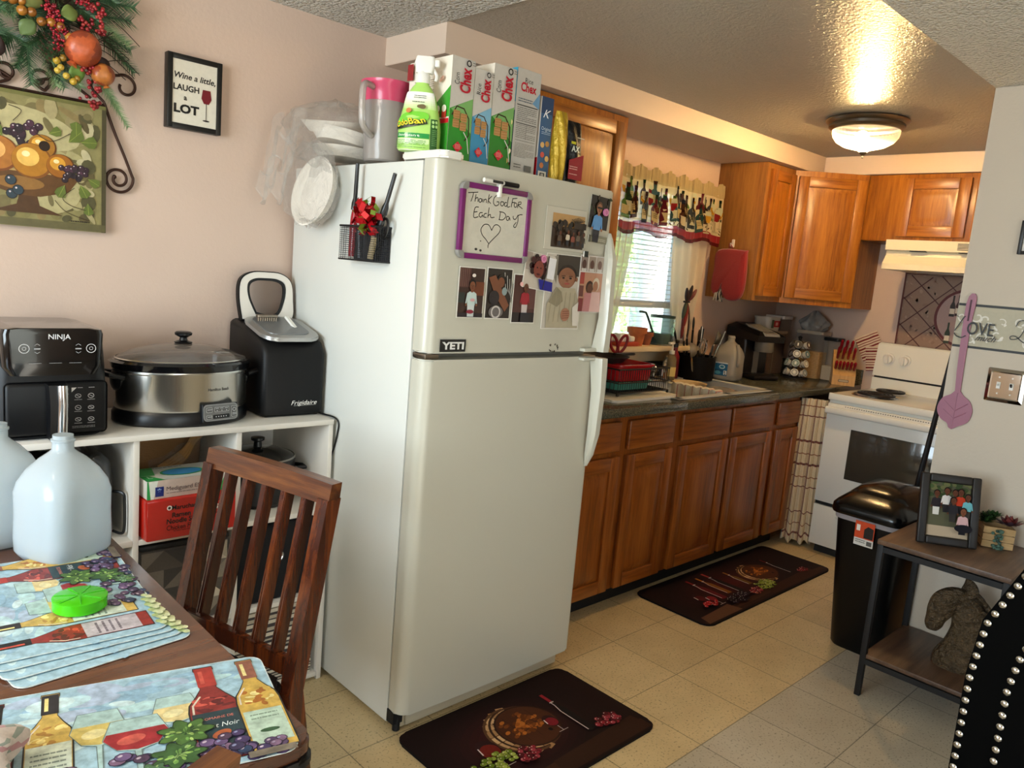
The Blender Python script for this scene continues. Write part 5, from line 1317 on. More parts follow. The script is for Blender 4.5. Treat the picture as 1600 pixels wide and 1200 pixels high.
def ph_collage(m, w, h):
    m.rect(0, 0, w, h, '#d8d0c8')
    for i in range(3): m.rect(w*(.02+.33*i), h*.72, w*(.31+.33*i), h*.98, ['#8a7a70', '#9a8a7c', '#a8988a'][i]); m.ell(w*(.16+.33*i), h*.84, w*.09, h*.08, ['#4a3028', '#5a3a2e', '#6a4a3a'][i]); m.rect(w*(.06+.33*i), h*.72, w*(.27+.33*i), h*.77, '#c8c0b8')
    m.rect(w*.02, h*.02, w*.98, h*.7, '#b8866a'); m.rect(w*.02, h*.5, w*.2, h*.7, '#a04038'); m.rect(w*.02, h*.28, w*.2, h*.47, '#6a3a32')
    m.ell(w*.45, h*.45, w*.16, h*.11, '#3a2018'); m.ell(w*.46, h*.42, w*.12, h*.09, skin2); m.ell(w*.72, h*.5, w*.15, h*.12, '#c8b8a0'); m.ell(w*.7, h*.47, w*.11, h*.09, skin3); m.poly([(w*.25, h*.35), (w*.6, h*.35), (w*.6, h*.02), (w*.2, h*.02)], '#b87a7a'); m.poly([(w*.55, h*.37), (w*.92, h*.37), (w*.98, h*.02), (w*.5, h*.02)], '#d0a8a0'); m.rect(w*.02, h*.02, w*.2, h*.25, '#7a3030')
plate('photo_print', 'photo collage of a couple, nearest the freezer handle', 'photo', -.459, -.342, 1.319, 1.509, ph_collage, group=PG, y=YD-.003)
def ph_boy(m, w, h):
    m.rect(0, 0, w, h, '#241f1a'); R = random.Random(2)
    for i in range(14): m.ell(R.uniform(0, w), R.uniform(h*.4, h), w*.09, h*.04, R.choice(['#2f3a24', '#3a2f26', '#1a1a16']), R.uniform(0, 3))
    person2d(m, w*.42, h*.62, w*.19, skin3, '#5c92c8', hair='#5a3c28'); m.rect(w*.3, h*.61, w*.56, h*.665, '#1a1a1a')
plate('photo_print', 'photo of a child in a blue shirt, top corner by the freezer edge', 'photo', -.435, -.338, 1.598, 1.704, ph_boy, tilt=.06, group=PG)
t = thing('acrylic_photo_sleeve', 'clear magnetic photo sleeve holding a dark outdoor group photo', 'photo sleeve', (-.545, YD, 1.58))
m = MB('#c2bdae'); m.box((-.092, -.003, -.066), (.094, 0, .068), .001, 1); m.build('sleeve', mat('sleeve', '#c6c1b2', .2, coat=.4), t)
m = MB(); m.frame((-.063, -.0031, -.057), (1, 0, 0), (0, 0, 1)); w, h = .152, .106; m.rect(0, 0, w, h, '#3a2a20'); m.rect(0, h*.62, w, h, '#b8905c'); R = random.Random(4)
for i in range(20): m.ell(R.uniform(0, w), R.uniform(h*.5, h*.75), w*.06, h*.09, R.choice(['#2a2018', '#332519', '#1e1812']))
for i in range(9): m.stroke([(w*.7, h*.75), (w*(.55+i*.05), h*(.95-.02*abs(i-4)))], w*.015, '#2a2416')
m.rect(w*.62, h*.6, w, h*.78, '#2e2219')
for i, (x, c) in enumerate(((.2, '#5a4638'), (.42, '#d8c8b0'), (.56, '#8a4a3a'), (.7, '#6a5a4a'), (.84, '#3a3028'))): person2d(m, w*x, h*(.44+.04*(i % 2)), w*.045, skin2, c)
m.build('photo', glossp, t)
for x, z, lab in ((-.362, 1.655, 'round pink magnet on the photo of the child in blue'), (-.639, 1.482, 'round pink magnet on the curly haired photo')):
    tag(MB('#c8709c').cyl((0, -.005, 0), (0, 0, 0), .0125, n=20).frame((0, -.005, 0), (1, 0, 0), (0, 0, 1)).ring(0, 0, .009, .002, '#e8a8c4').build('round_magnet', glossp, loc=(x, YD-.0065, z)), lab, 'magnet', 'round pink magnets')
def sml(m, w, h): m.rect(0, 0, w, h, '#8a8570'); m.rect(0, 0, w*.12, h, '#5a5648'); m.lines(w*.15, h*.15, w*.9, h*.6, 2, '#cfcab8')
plate('label_magnet', 'small greyish label magnet under the photo of the child in blue', 'magnet', -.43, -.335, 1.552, 1.575, sml, tilt=.03, th=.002)
plate('square_magnet', 'tiny black square magnet above the baby photo', 'magnet', -.45, -.43, 1.502, 1.521, lambda m, w, h: m.rect(0, 0, w, h, '#1c2420'), th=.004, y=YD-.0045)
def yeti(m, w, h): m.rrect(0, 0, w, h, .003, '#17181a'); m.text('YETI', w*.5, h*.5, h*.55, '#e2e2de', w=w*.86, bold=.04)
plate('logo_sticker', 'black rectangular sticker with white capitals at the freezer door corner', 'sticker', -1.017, -.922, 1.192, 1.228, yeti, y=-.8385, back='#17181a')
m = MB(); m.frame((0, 0, 0), (1, 0, 0), (0, 0, 1)); R = random.Random(6)
for i in range(14): a = R.uniform(0, 2*pi); m.ell(.022*cos(a), .012*sin(a), R.uniform(.002, .005), R.uniform(.001, .003), '#3a3630', R.uniform(0, 3), 8)
m.build('scuff_mark', printm, fz, loc=(.515, -.8399, 1.2))
# ---------------------------------------------------------------- white cube shelf
shelf_w = mat('shelf_white', '#dcd6cc', .45, bump=(40, .08))
SHX = -1.992
t = thing('cube_shelf', 'white open cube shelf along the wall carrying the kitchen appliances', 'shelf', (SHX, 0, 0)); sw = .914; sd = -.39
MB().box((-.004, sd-.004, .893), (sw, -.004, .91), .0015).build('top', shelf_w, t)
for x in (0, sw-.016): MB().box((x, sd, .0), (x+.016, -.004, .8925), .001).build('side_panel', shelf_w, t)
for x in (.3, .59): MB().box((x, sd+.002, .02), (x+.016, -.006, .8925), .001).build('divider', shelf_w, t)
for z in (.012, .303, .592):
    for a, b in ((.0165, .2995), (.3165, .5895), (.6065, .8975)): MB().box((a, sd+.001, z), (b, -.005, z+.016), .001).build('shelf_board', shelf_w, t)
MB().box((0, -.006, .0), (sw, -.001, .9)).build('back_panel', shelf_w, t)
SZ = .9105
# ---- air fryer
t = thing('air_fryer', 'black air fryer with a silver handle at the shelf end', 'air fryer', (-1.876, -.2, SZ))
m = MB(); m.loft([[(x, y, z) for x, y in rr2(-w, -d, w, d2, r, 6)] for w, d, d2, z, r in ((.12, .145, .15, 0, .04), (.134, .158, .16, .012, .05), (.136, .16, .165, .05, .05), (.132, .152, .165, .18, .05), (.128, .145, .16, .25, .05), (.118, .13, .15, .268, .05))]); m.build('body', mat('fryer_black', '#0b0b0d', .42, spec=.35), t)
m = MB(); m.loft([[(x, y, z) for x, y in rr2(-w, -.17, w, d2, .02, 4)] for w, d2, z in ((.098, -.1, .168), (.112, -.05, .19), (.116, .1, .272), (.112, .11, .284), (.09, .1, .288))])
hd = m.build('control_head', mat('fryer_gloss', '#060607', .14, coat=.3), t)
m = MB(); m.frame((0, -.1715, .185), (1, 0, 0), (0, 0, 1))
m.text('NINJA', .01, .082, .0125, '#d4d4d4', w=.05, bold=.01)
for x in (-.068, .082): m.ring(x, .052, .011, .0015, '#d0d0d0'); m.ring(x, .052, .004, .001, '#c8c8c8')
for x in (-.04, .052):
    m.stroke([(x-.006, .06), (x, .064), (x+.006, .06)], .001, '#b8b8b8'); m.rect(x-.007, .05, x+.007, .053, '#a8a8a8'); m.stroke([(x-.006, .044), (x, .04), (x+.006, .044)], .001, '#b8b8b8')
for x in (-.045, .0, .045): m.lines(x-.014, .012, x+.014, .016, 1, '#8a8a8a')
m.build('markings', printm, hd)
m = MB(); m.box((-.11, -.166, .01), (.125, -.15, .15), .012, 3); dr = m.build('basket_drawer', MATS['fryer_black'], t)
m = MB(); m.loft([[(-.022, -.15, .148), (.022, -.15, .148), (.022, -.205, .148), (-.022, -.205, .148)], [(-.02, -.16, .1), (.02, -.16, .1), (.02, -.212, .1), (-.02, -.212, .1)], [(-.018, -.16, .006), (.018, -.16, .006), (.018, -.2, .006), (-.018, -.2, .006)]]); m.build('handle', black_pl, dr)
m = MB(); m.tube([(.008, -.2065, .147), (.008, -.2125, .1), (.008, -.201, .007)], .0125, 14); 0 and m.loft([[(-.0, -.2045, .146), (.018, -.2045, .146), (.018, -.208, .146), (-.0, -.208, .146)], [(.0, -.211, .1), (.016, -.211, .1), (.016, -.216, .1), (.0, -.216, .1)], [(.0, -.199, .008), (.016, -.199, .008), (.016, -.204, .008), (.0, -.204, .008)]]); m.build('handle_trim', chrome, dr)
m = MB(); m.frame((.042, -.1665, .03), (1, 0, 0), (0, 0, 1))
m.poly([(-.004, .104), (.008, .104), (-.004, .092)], '#d0d0d0'); m.lines(.01, .1, .022, .104, 1, '#b0b0b0'); m.lines(.036, .1, .05, .104, 1, '#b0b0b0')
for i in range(2):
    for j in range(3):
        x, y = .011 + i*.03, .082 - j*.031; m.ring(x, y, .0068, .0011, '#c8c8c8', rb=[.005, .006, .0045][(i+j) % 3]); m.stroke([(x-.004, y+.002), (x+.004, y-.002)], .0011, '#c8c8c8'); m.lines(x-.009, y-.014, x+.009, y-.009, 1, '#909090')
m.lines(-.004, -.004, .05, .003, 2, '#808080'); m.build('markings', printm, dr)
# ---- slow cooker
t = thing('slow_cooker', 'oval stainless slow cooker with a glass lid, middle of the shelf', 'slow cooker', (-1.5, -.215, SZ))
sx, sy = 1, .72
MB().lathe([(.001, 0), (.188, 0), (.195, .006), (.195, .03), (.187, .042), (.001, .042)], n=64, sx=sx, sy=sy).build('base', black_pl, t)
MB().lathe([(.186, .042), (.19, .048), (.1905, .148), (.194, .152), (.194, .158), (.18, .158)], n=64, sx=sx, sy=sy, cap=False).build('shell', steel, t)
MB().lathe([(.18, .156), (.197, .16), (.2, .17), (.204, .178), (.196, .184), (.178, .18), (.168, .12), (.16, .06), (.001, .055)], n=64, sx=sx, sy=sy, cap=False).build('crock', mat('crock_black', '#0c0c0e', .12, coat=.6), t)
lid = MB().lathe([(.188, .1845), (.186, .188), (.15, .206), (.09, .222), (.03, .228), (.001, .2285)], n=64, sx=sx, sy=sy, cap=False).build('glass_lid', mat('lid_glass', '#a59a92', .06, trans=.55, alpha=.7, coat=.5), t)
MB().lathe([(.186, .1842), (.19, .187), (.186, .1895)], n=64, sx=sx, sy=sy, cap=False).build('lid_rim', steel, lid)
MB().lathe([(.001, .229), (.024, .229), (.026, .233), (.012, .238), (.01, .246), (.024, .254), (.025, .26), (.02, .264), (.001, .265)], n=24).build('knob', black_pl, lid)
for s in (-1, 1):
    m = MB(); m.tube([(s*.18, -.05, .138), (s*.216, -.045, .146), (s*.232, -.02, .15), (s*.232, .02, .15), (s*.216, .045, .146), (s*.18, .05, .138)], .012, 10, flat=.7); m.ball((s*.186, 0, .125), .03, .5, 1.3, 1.1); m.build('handle', black_pl, t)
m = MB(); m.at((.06, -.137, .036), rz=.16, rx=-.12); m.prism(rr2(-.058, -.004, .058, .01, .003), -.022, .03, .002)
m.M = Matrix.Translation((.06, -.140, .036)) @ Matrix.Rotation(.16, 4, 'Z') @ Matrix.Rotation(-.12, 4, 'X')
cp = m.build('control_panel', black_pl, t)
m = MB(); m.at((.06, -.137, .036), rz=.16, rx=-.12); m.frame((-.056, -.0045, -.02), (1, 0, 0), (0, 0, 1)); m.rrect(0, 0, .112, .049, .012, '#8e8e8c'); m.rrect(.003, .003, .109, .046, .01, '#6f6f6d')
m.rrect(.03, .006, .084, .018, .003, '#141414'); 
for x in (.04, .048, .056, .064, .072): m.ell(x, .012, .0016, .0016, '#d8d8d8')
for a in ((.008, .006, .026, .018), (.008, .026, .028, .04), (.034, .026, .082, .04), (.088, .008, .106, .04)): m.rrect(*a, .003, '#c4c4c0'); m.rrect(a[0]+.0008, a[1]+.0008, a[2]-.0008, a[3]-.0008, .003, '#5c5c5a')
for x in (.042, .057, .072): m.lines(x-.005, .034, x+.005, .037, 1, '#e0e0e0'); m.poly([(x-.002, .031), (x+.002, .031), (x, .028)], '#e0e0e0')
m.ring(.097, .03, .005, .001, '#e8e8e8'); m.lines(.01, .031, .026, .035, 1, '#e8e8e8'); m.lines(.01, .01, .024, .014, 1, '#e8e8e8'); m.lines(.09, .012, .104, .02, 2, '#d8d8d8'); m.build('buttons', printm, cp)
m = MB(); m.map = lambda a, b, off: ((.1905+off)*cos(-pi/2 + a/.16), (.1905+off)*.72*sin(-pi/2 + a/.16), b); m.step = .0006
m.text('Hamilton Beach', .05, .108, .0085, '#2a2826', w=.06, bold=.02); m.build('name_print', printm, t)
# ---- ice maker
t = thing('ice_maker', 'black countertop ice maker with its windowed lid standing open', 'ice maker', (-1.176, -.165, SZ), radians(-2)); t.scale = (.9, .95, 1)
m = MB(); pf = [(-.14, 0), (-.155, .01), (-.155, .205), (-.13, .24), (.0, .275), (.13, .29), (.15, .28), (.15, 0)]
rings = []
for x, k in ((-.118, .9), (-.113, .97), (-.1, 1), (.1, 1), (.113, .97), (.118, .9)): rings.append([(x, y*k, .14+(z-.14)*k) for y, z in pf])
m.loft(rings); m.build('body', mat('ice_black', '#0a0a0b', .5, spec=.3), t, angle=50)
m = MB(); m.prism(rr2(-.11, -.148, .11, .07, .05), 0, .012, .003)
for v in m.bm.verts: v.co.z += .246 + (v.co.y+.13)*.22 + .001
m.build('top_trim', mat('trim_silver', '#a8a8a6', .3, .7), t)
m = MB(); m.prism(rr2(-.082, -.115, .082, .055, .035), 0, .012)
for v in m.bm.verts: v.co.z += .2485 + (v.co.y+.13)*.22 + .001
well = m.build('ice_well', mat('well_grey', '#77797a', .35, .3), t)
m = MB()
for i in range(9): m.cyl((-.065 + .0085*i, .015, .29), (-.065 + .0085*i, .015, .305), .004, n=8)
m.box((-.07, .01, .303), (.008, .03, .314), .003); m.build('evaporator', nickel, well)
MB().bar((.055, -.06, .266), (.035, .0, .31), .014, .008).build('ice_scoop', white_pl, well)
def ring_loft(outer, inner, y0, y1):
    m = MB(); n = len(outer)
    q = lambda P, y: [(a, y, b) for a, b in P]
    m.loft([q(outer, y0), q(outer, y1), q(inner, y1), q(inner, y0)], loop=True); return m
def rs(pts, n=9):
    sp = spline([(a, b, 0) for a, b in pts + pts[:1]], n)[:-1]; return [(p[0], p[1]) for p in sp]
out = rs([(-.098, 0), (-.108, .075), (-.1, .135), (-.06, .162), (0, .166), (.06, .162), (.1, .135), (.108, .075), (.098, 0), (0, -.002)])
inn = rs([(-.045, .022), (-.07, .075), (-.072, .12), (-.045, .138), (0, .141), (.045, .138), (.072, .12), (.07, .075), (.045, .022), (0, .014)])
lt = ring_loft(out, inn, .0, .022).build('lid', MATS['ice_black'], t, (0, .085, .288), (-.12, 0, 0))
sc = lambda P, k, c=.078: [(a*k, c + (b-c)*k) for a, b in P]
ring_loft(sc(out, .955), sc(inn, 1.03), -.006, -.0005).build('lid_liner', mat('liner_white', '#d9d3c9', .4), lt)
ring_loft(sc(inn, 1.0), sc(inn, .9), -.004, .004).build('window_gasket', black_mt, lt)
m = MB(); m.loft([[(a*.98, .01, .078+(b-.078)*.98) for a, b in inn], [(a*.98, .013, .078+(b-.078)*.98) for a, b in inn]]); m.build('window', glass, lt)
m = MB(); m.frame((.0, -.1553, .035), (1, 0, 0), (0, 0, 1))
m.text('Frigidaire', .04, .01, .014, '#e8e6e0', w=.1, shear=.3); m.stroke([(.0, -.0), (.086, .001)], .0008, '#c8c6c0'); m.build('name_print', printm, t)
# ---- cord
tag(MB().tube(spline([(-1.1, -.1, .916), (-1.085, -.3, .915), (-1.07, -.395, .91), (-1.068, -.4, .86), (-1.0685, -.36, .76), (-1.0705, -.31, .68), (-1.0705, -.3, .55)], 7), .0028, 8).build('power_cord', black_pl), 'black power cord hanging over the shelf end beside the refrigerator', 'cord')
# ---- in the shelf
t = thing('stock_pot', 'black pot with a steel rimmed glass lid in the top shelf cube', 'pot', (-1.245, -.2, .6085))
MB().lathe([(.001, 0), (.105, 0), (.118, .015), (.122, .15), (.118, .15), (.11, .02), (.001, .012)], n=36).build('pot', mat('pot_black', '#131315', .35), t)
ld = MB().lathe([(.121, .151), (.116, .158), (.07, .176), (.001, .184)], n=36, cap=False).build('lid', mat('dark_lid', '#242424', .1, coat=.5), t)
MB().lathe([(.119, .1505), (.1235, .154), (.119, .158)], n=36, cap=False).build('lid_rim', steel, ld)
MB().lathe([(.001, .184), (.014, .184), (.012, .2), (.022, .206), (.022, .214), (.001, .217)], n=18).build('knob', black_pl, ld)
for s in (-1, 1): MB().tube([(s*.108 + .0, -.075, .118), (s*.128, -.09, .12), (s*.132, -.06, .12), (s*.118, -.035, .118)], .007, 8).build('handle', black_pl, t)
t = thing('toaster_oven', 'rounded black appliance with a loop handle in the shelf cube behind the jugs', 'appliance', (-1.838, -.2, .6085))
m = MB(); m.loft([[(x, y, z) for x, y in rr2(-w, -.15, w, .15, .06, 6)] for w, z in ((.115, 0), (.12, .01), (.12, .18), (.112, .215), (.09, .238), (.06, .245))]); m.build('body', mat('gloss_black', '#0d0d0f', .15, coat=.5), t)
MB().tube(spline([(.115, -.12, .13), (.133, -.145, .128), (.136, -.15, .1), (.136, -.15, .03), (.13, -.145, .012), (.115, -.12, .015)], 5), .004, 8).build('handle', black_pl, t)
t = thing('noodle_box', 'red plastic wrapped case of ramen noodle soup in the middle shelf cube', 'noodle case', (-1.54, -.375, .6085), radians(1))
m = MB('#c02418'); m.box((-.128, -.045, 0), (.128, .17, .118), .006, 2); m.build('case', paint('wrap_print', .2, .06, coat=.4, mscale=30), t)
m = MB(); m.frame((-.125, -.0455, 0), (1, 0, 0), (0, 0, 1)); m.rect(0, .004, .25, .114, '#b8241a')
m.ell(.058, .092, .007, .007, '#f4ece0'); m.ell(.058, .092, .004, .004, '#1a1210'); m.text('Maruchan', .1, .092, .0125, '#17100e', w=.07, bold=.02)
for s_, x, y, w in (('Ramen', .092, .07, .052), ('Noodle Soup', .1, .053, .098), ('Chicken Flavor', .1, .034, .098)): m.text(s_, x, y, .014, '#17100e', w=w, bold=.02 if s_ != 'Chicken Flavor' else 0)
m.lines(.07, .018, .14, .024, 1, '#5a1a14'); m.rect(.175, .07, .225, .084, '#f2ece2'); m.lines(.18, .074, .22, .08, 1, '#a81a14'); m.lines(.178, .05, .224, .06, 1, '#17100e'); m.lines(.17, .09, .23, .098, 1, '#5a1a14'); m.build('print', glossp, t)
t = thing('glove_box', 'white and green box of disposable gloves on the red noodle case', 'glove box', (-1.545, -.345, .7275), radians(2))
m = MB('#d8d4cc'); m.box((-.12, -.06, 0), (.12, .07, .052), .002); m.build('carton', printm, t)
m = MB(); m.frame((-.12, -.0605, 0), (1, 0, 0), (0, 0, 1)); m.rect(0, 0, .24, .052, '#cbb7ac'); m.poly([(0, 0), (.018, 0), (.03, .052), (0, .052)], '#e0e4dc'); m.poly([(0, 0), (.01, 0), (.004, .052), (0, .052)], '#2c9c4c'); m.rect(.022, .006, .045, .034, '#1c2a74'); m.text('*', .033, .02, .016, '#9ab8e8', bold=.05)
m.text('Mediguard ES', .1, .026, .0115, '#4a3a3c', w=.095); m.lines(.052, .008, .14, .014, 1, '#8a7a78'); m.rect(.18, 0, .24, .052, '#d8d8d0'); m.poly([(.2, .0), (.24, .0), (.24, .052), (.225, .052)], '#2c9c4c'); m.text('L', .226, .018, .014, '#e8f4e8')
m.frame((-.12, -.06, .0523), (1, 0, 0), (0, 1, 0)); m.rect(0, 0, .24, .13, '#c9c8c0'); m.poly([(0, 0), (.05, 0), (.025, .05), (0, .06)], '#2f9a4c'); m.poly([(0, .06), (.04, .05), (.06, .13), (0, .13)], '#4aa860'); m.text('L', .02, .035, .02, '#d8f0d8'); m.ell(.12, .06, .062, .036, '#2f8a48'); m.ell(.12, .06, .055, .03, '#3a84b8'); m.lines(.03, .105, .14, .118, 1, '#2a2a2a'); m.poly([(.19, 0), (.24, 0), (.24, .06)], '#2f9a4c')
m.build('print', printm, t)
# brown paper bag item
t = thing('wicker_basket', 'brown woven basket in clear wrap at the back of the middle cube', 'basket', (-1.54, -.108, .6085))
m = MB(); m.loft([[(x, y, 0) for x, y in rr2(-.11, -.07, .11, .09, .03)], [(x, y, .25) for x, y in rr2(-.125, -.08, .125, .1, .035)], [(x, y, .25) for x, y in rr2(-.115, -.07, .115, .09, .03)], [(x, y, .01) for x, y in rr2(-.1, -.06, .1, .08, .03)]]); m.build('basket', mat('wicker', '#8a6238', .7, bump=(150, .8, .004), stretch=(.4, .4, 1.5)), t)
for i in range(4): MB().tube(spline([(-.02, -.09, .13+i*.006), (.05, -.095, .16+i*.012), (.085, -.09, .215+i*.008), (.11, -.085, .235)], 5), .006, 6).build('handle_strand', mat('rattan', '#b98a50', .6), t)
m = MB(); m.grid(lambda u, v: (-.05 + .17*u, -.1 - .012*sin(u*11+v*5), .12 + .13*v*(.4+.6*u)), 14, 8); m.build('wrap', film, t)
# geometric bin, black bins, striped bin
t = thing('patterned_bin', 'grey geometric triangle patterned fabric bin under the noodle case', 'storage bin', (-1.54, -.2, .3195))
m = MB('#4a443e'); m.box((-.128, -.175, 0), (.128, .18, .245), .008); m.build('bin', MATS['cloth_print'], t)
m = MB(); m.frame((-.124, -.1755, .005), (1, 0, 0), (0, 0, 1)); R = random.Random(14); cs = ['#a89c88', '#c4b8a2', '#6e655a', '#3c3732', '#8a7f70', '#50483f']
for i in range(4):
    for j in range(4):
        x, y, d = i*.062, j*.0585, .0585; k = m.k; c1, c2 = R.sample(cs, 2)
        if (i+j) % 2: m.poly([(x, y), (x+.062, y), (x+.062, y+d)], c1); m.poly([(x, y), (x+.062, y+d), (x, y+d)], c2)
        else: m.poly([(x, y), (x+.062, y), (x, y+d)], c1); m.poly([(x+.062, y), (x+.062, y+d), (x, y+d)], c2)
        m.k = k
m.build('print', MATS['cloth_print'], t); MB().box((-.13, -.178, .2455), (.13, .182, .262), .006).build('lid', black_mt, t)
t = thing('fabric_bin', 'black fabric bin with a metal grommet under the black pot', 'storage bin', (-1.247, -.2, .3195))
m = MB(); m.box((-.136, -.17, 0), (.136, .18, .26), .01); m.build('bin', mat('black_fabric', '#0e0e11', .9, bump=(300, .4)), t)
MB().tube([(.017*cos(a), -.172, .15 + .017*sin(a)) for a in [2*pi*i/24 for i in range(24)]], .0045, 8, closed=True).build('grommet', chrome, t)
t = thing('striped_bin', 'black and cream striped fabric bin in the bottom cube nearest the refrigerator', 'storage bin', (-1.247, -.2, .0285))
m = MB(); R = random.Random(15); z = 0; st = []
while z < .262: h = R.choice([.004, .006, .009, .012]); st.append((z, h)); z += h
for i, (z, h) in enumerate(st):
    m.c(['#cfc4b0', '#1c181a', '#b0a490', '#3a3230'][i % 4]); a = -.136; 
    m.loft([[(a, -.176, z), (.136, -.176, z), (.136, .18, z), (a, .18, z)], [(a, -.176, z+h), (.136, -.176, z+h), (.136, .18, z+h), (a, .18, z+h)]], cap=(i in (0, len(st)-1)))
m.build('bin', MATS['cloth_print'], t, angle=20)
for i, (x, nm) in enumerate(((-1.835, 'dark storage bin in the lower cube behind the dining table'),)):
    tag(MB().box((-.125, -.17, 0), (.125, .18, .24), .01).build('fabric_bin', mat('grey_fabric', '#3c3a3a', .9), loc=(x, -.2, .3195)), nm, 'storage bin')

# ---------------------------------------------------------------- dining table
walnut = wood('table_top_wood', '#3f2315', '#5a3420', '#714529', 'x', .22, coat=.5, fine=45)
cherry = wood('chair_wood', '#220c05', '#451b0a', '#7c3d16', 'z', .24, coat=.4, fine=50)
t = thing('dining_table', 'brown wood grain dining table with a dark edge', 'table', (-2.3, -1.13, 0))
m = MB(); m.prism(rr2(-.46, -.525, .46, .525, .03), .728, .75, .004); m.build('tabletop', [walnut], t)
m = MB(); m.prism(rr2(-.464, -.529, .464, .529, .034), .706, .7275, .006); m.build('edge_band', black_pl, t)
MB().box((-.4, -.46, .64), (.4, .46, .706)).build('apron', mat('table_dark', '#1c120e', .5), t)
for x in (-.4, .4):
    for y in (-.47, .47): MB().box((x-.03, y-.03, 0), (x+.03, y+.03, .705), .004, taper=(1, 1)).build('leg', MATS['table_dark'], t)
# ---- dining chairs
def make_chair(label, loc, rz):
    t = thing('dining_chair', label, 'chair', loc, rz, 'slat back dining chairs')
    hw = .205; yb = lambda z: -.2*(.9-z) if z > .45 else -.09 + .16*(.45-z)
    for s in (-1, 1):
        m = MB(); R = []
        for z in (0, .2, .45, .6, .75, .89):
            w, d = .034, .042; x = s*hw
            R.append([(x-w/2, yb(z)-d/2, z), (x+w/2, yb(z)-d/2, z), (x+w/2, yb(z)+d/2, z), (x-w/2, yb(z)+d/2, z)])
        m.loft(R); m.build('rear_leg', cherry, t, angle=20)
        m = MB(); m.box((s*.2-.02, -.5, 0), (s*.2+.02, -.46, .43), .003); m.build('front_leg', cherry, t)
    m = MB(); R = []
    for i in range(13):
        x = -.22 + .44*i/12; c = .004*(1-(x/.226)**2)
        R.append([(x, yb(.9)-.02+c, .878), (x, yb(.9)+.016+c, .878), (x, yb(.93)+.016+c, .926+c*.7), (x, yb(.93)-.016+c, .926+c*.7)])
    m.loft(R); m.build('top_rail', wood('chair_rail_wood', '#34180a', '#552b12', '#7e4a1e', 'x', .3, coat=.4), t, angle=30)
    MB().bar((-.19, yb(.5), .5), (.19, yb(.5), .5), .022, .045, bev=.002).build('lower_rail', cherry, t)
    for i in range(5):
        x = -.137 + .0685*i; m = MB(); a, b = yb(.52), yb(.885)
        m.bar((x, a, .52), (x, b+.004, .885), .02, .03, up=(0, 1, 0), bev=.002)
        for gx in (-.004, .004): m.bar((x+gx, a-.0145, .53), (x+gx, b-.0105, .875), .003, .003, up=(0, 1, 0))
        m.build('slat', cherry, t)
    m = MB(); m.prism(rr2(-.2, -.51, .2, -.1, .03), .445, .475, .008); m.build('seat', mat('seat_black', '#0f0d0d', .5), t)
    MB().box((-.19, -.485, .385), (.19, -.1, .444)).build('seat_frame', cherry, t)
make_chair('dark cherry slat back chair standing between the table and the white shelf', (-1.529, -.857, 0), radians(-75.8))
make_chair('dark cherry chair pushed under the near table edge, only its top rail end showing', (-2.262, -1.93, 0), radians(204))
# ---- placemats
water = paint('watercolour_print', .42, .3, mscale=55, spec=.3)
def wine_bottle(m, x, y, w, h, body, cap, lab, ol='#2a2826', txt=None, laby=(.08, .44)):
    k = m.k; n = .17*w
    prof = [(w/2, 0), (w/2, h*.5), (w*.46, h*.58), (w*.3, h*.66), (n, h*.74), (n, h*.95), (n*1.25, h*.96), (n*1.2, h)]
    R_ = [(x+a, y+b) for a, b in prof]; L_ = [(x-a, y+b) for a, b in prof][::-1]
    m.poly(R_ + L_, ol); q = lambda p: (x+(p[0]-x)*.93, y+h*.006+(p[1]-y)*.985)
    m.poly([q(p) for p in R_ + L_], body[0]); Rb = random.Random(int(x*1e5))
    for i in range(26): m.ell(x+Rb.uniform(-.3, .3)*w, y+h*Rb.uniform(.42, .62), w*Rb.uniform(.06, .16), h*Rb.uniform(.01, .03), Rb.choice(body), Rb.uniform(-.8, .8), 8)
    m.stroke([(x-w*.4, y+h*.48), (x-w*.38, y+h*.57), (x-w*.2, y+h*.66)], w*.04, '#d8ccb8')
    m.rect(x-n*1.1, y+h*.76, x+n*1.1, y+h*.985, cap); m.rect(x-n*.7, y+h*.8, x-n*.2, y+h*.95, body[1])
    if lab: m.rect(x-w*.45, y+h*laby[0], x+w*.45, y+h*laby[1], lab[0]); m.lines(x-w*.35, y+h*(laby[0]+.1), x+w*.35, y+h*(laby[1]-.08), 4, lab[1], seed=int(h*1e4))
    if txt: txt(m)
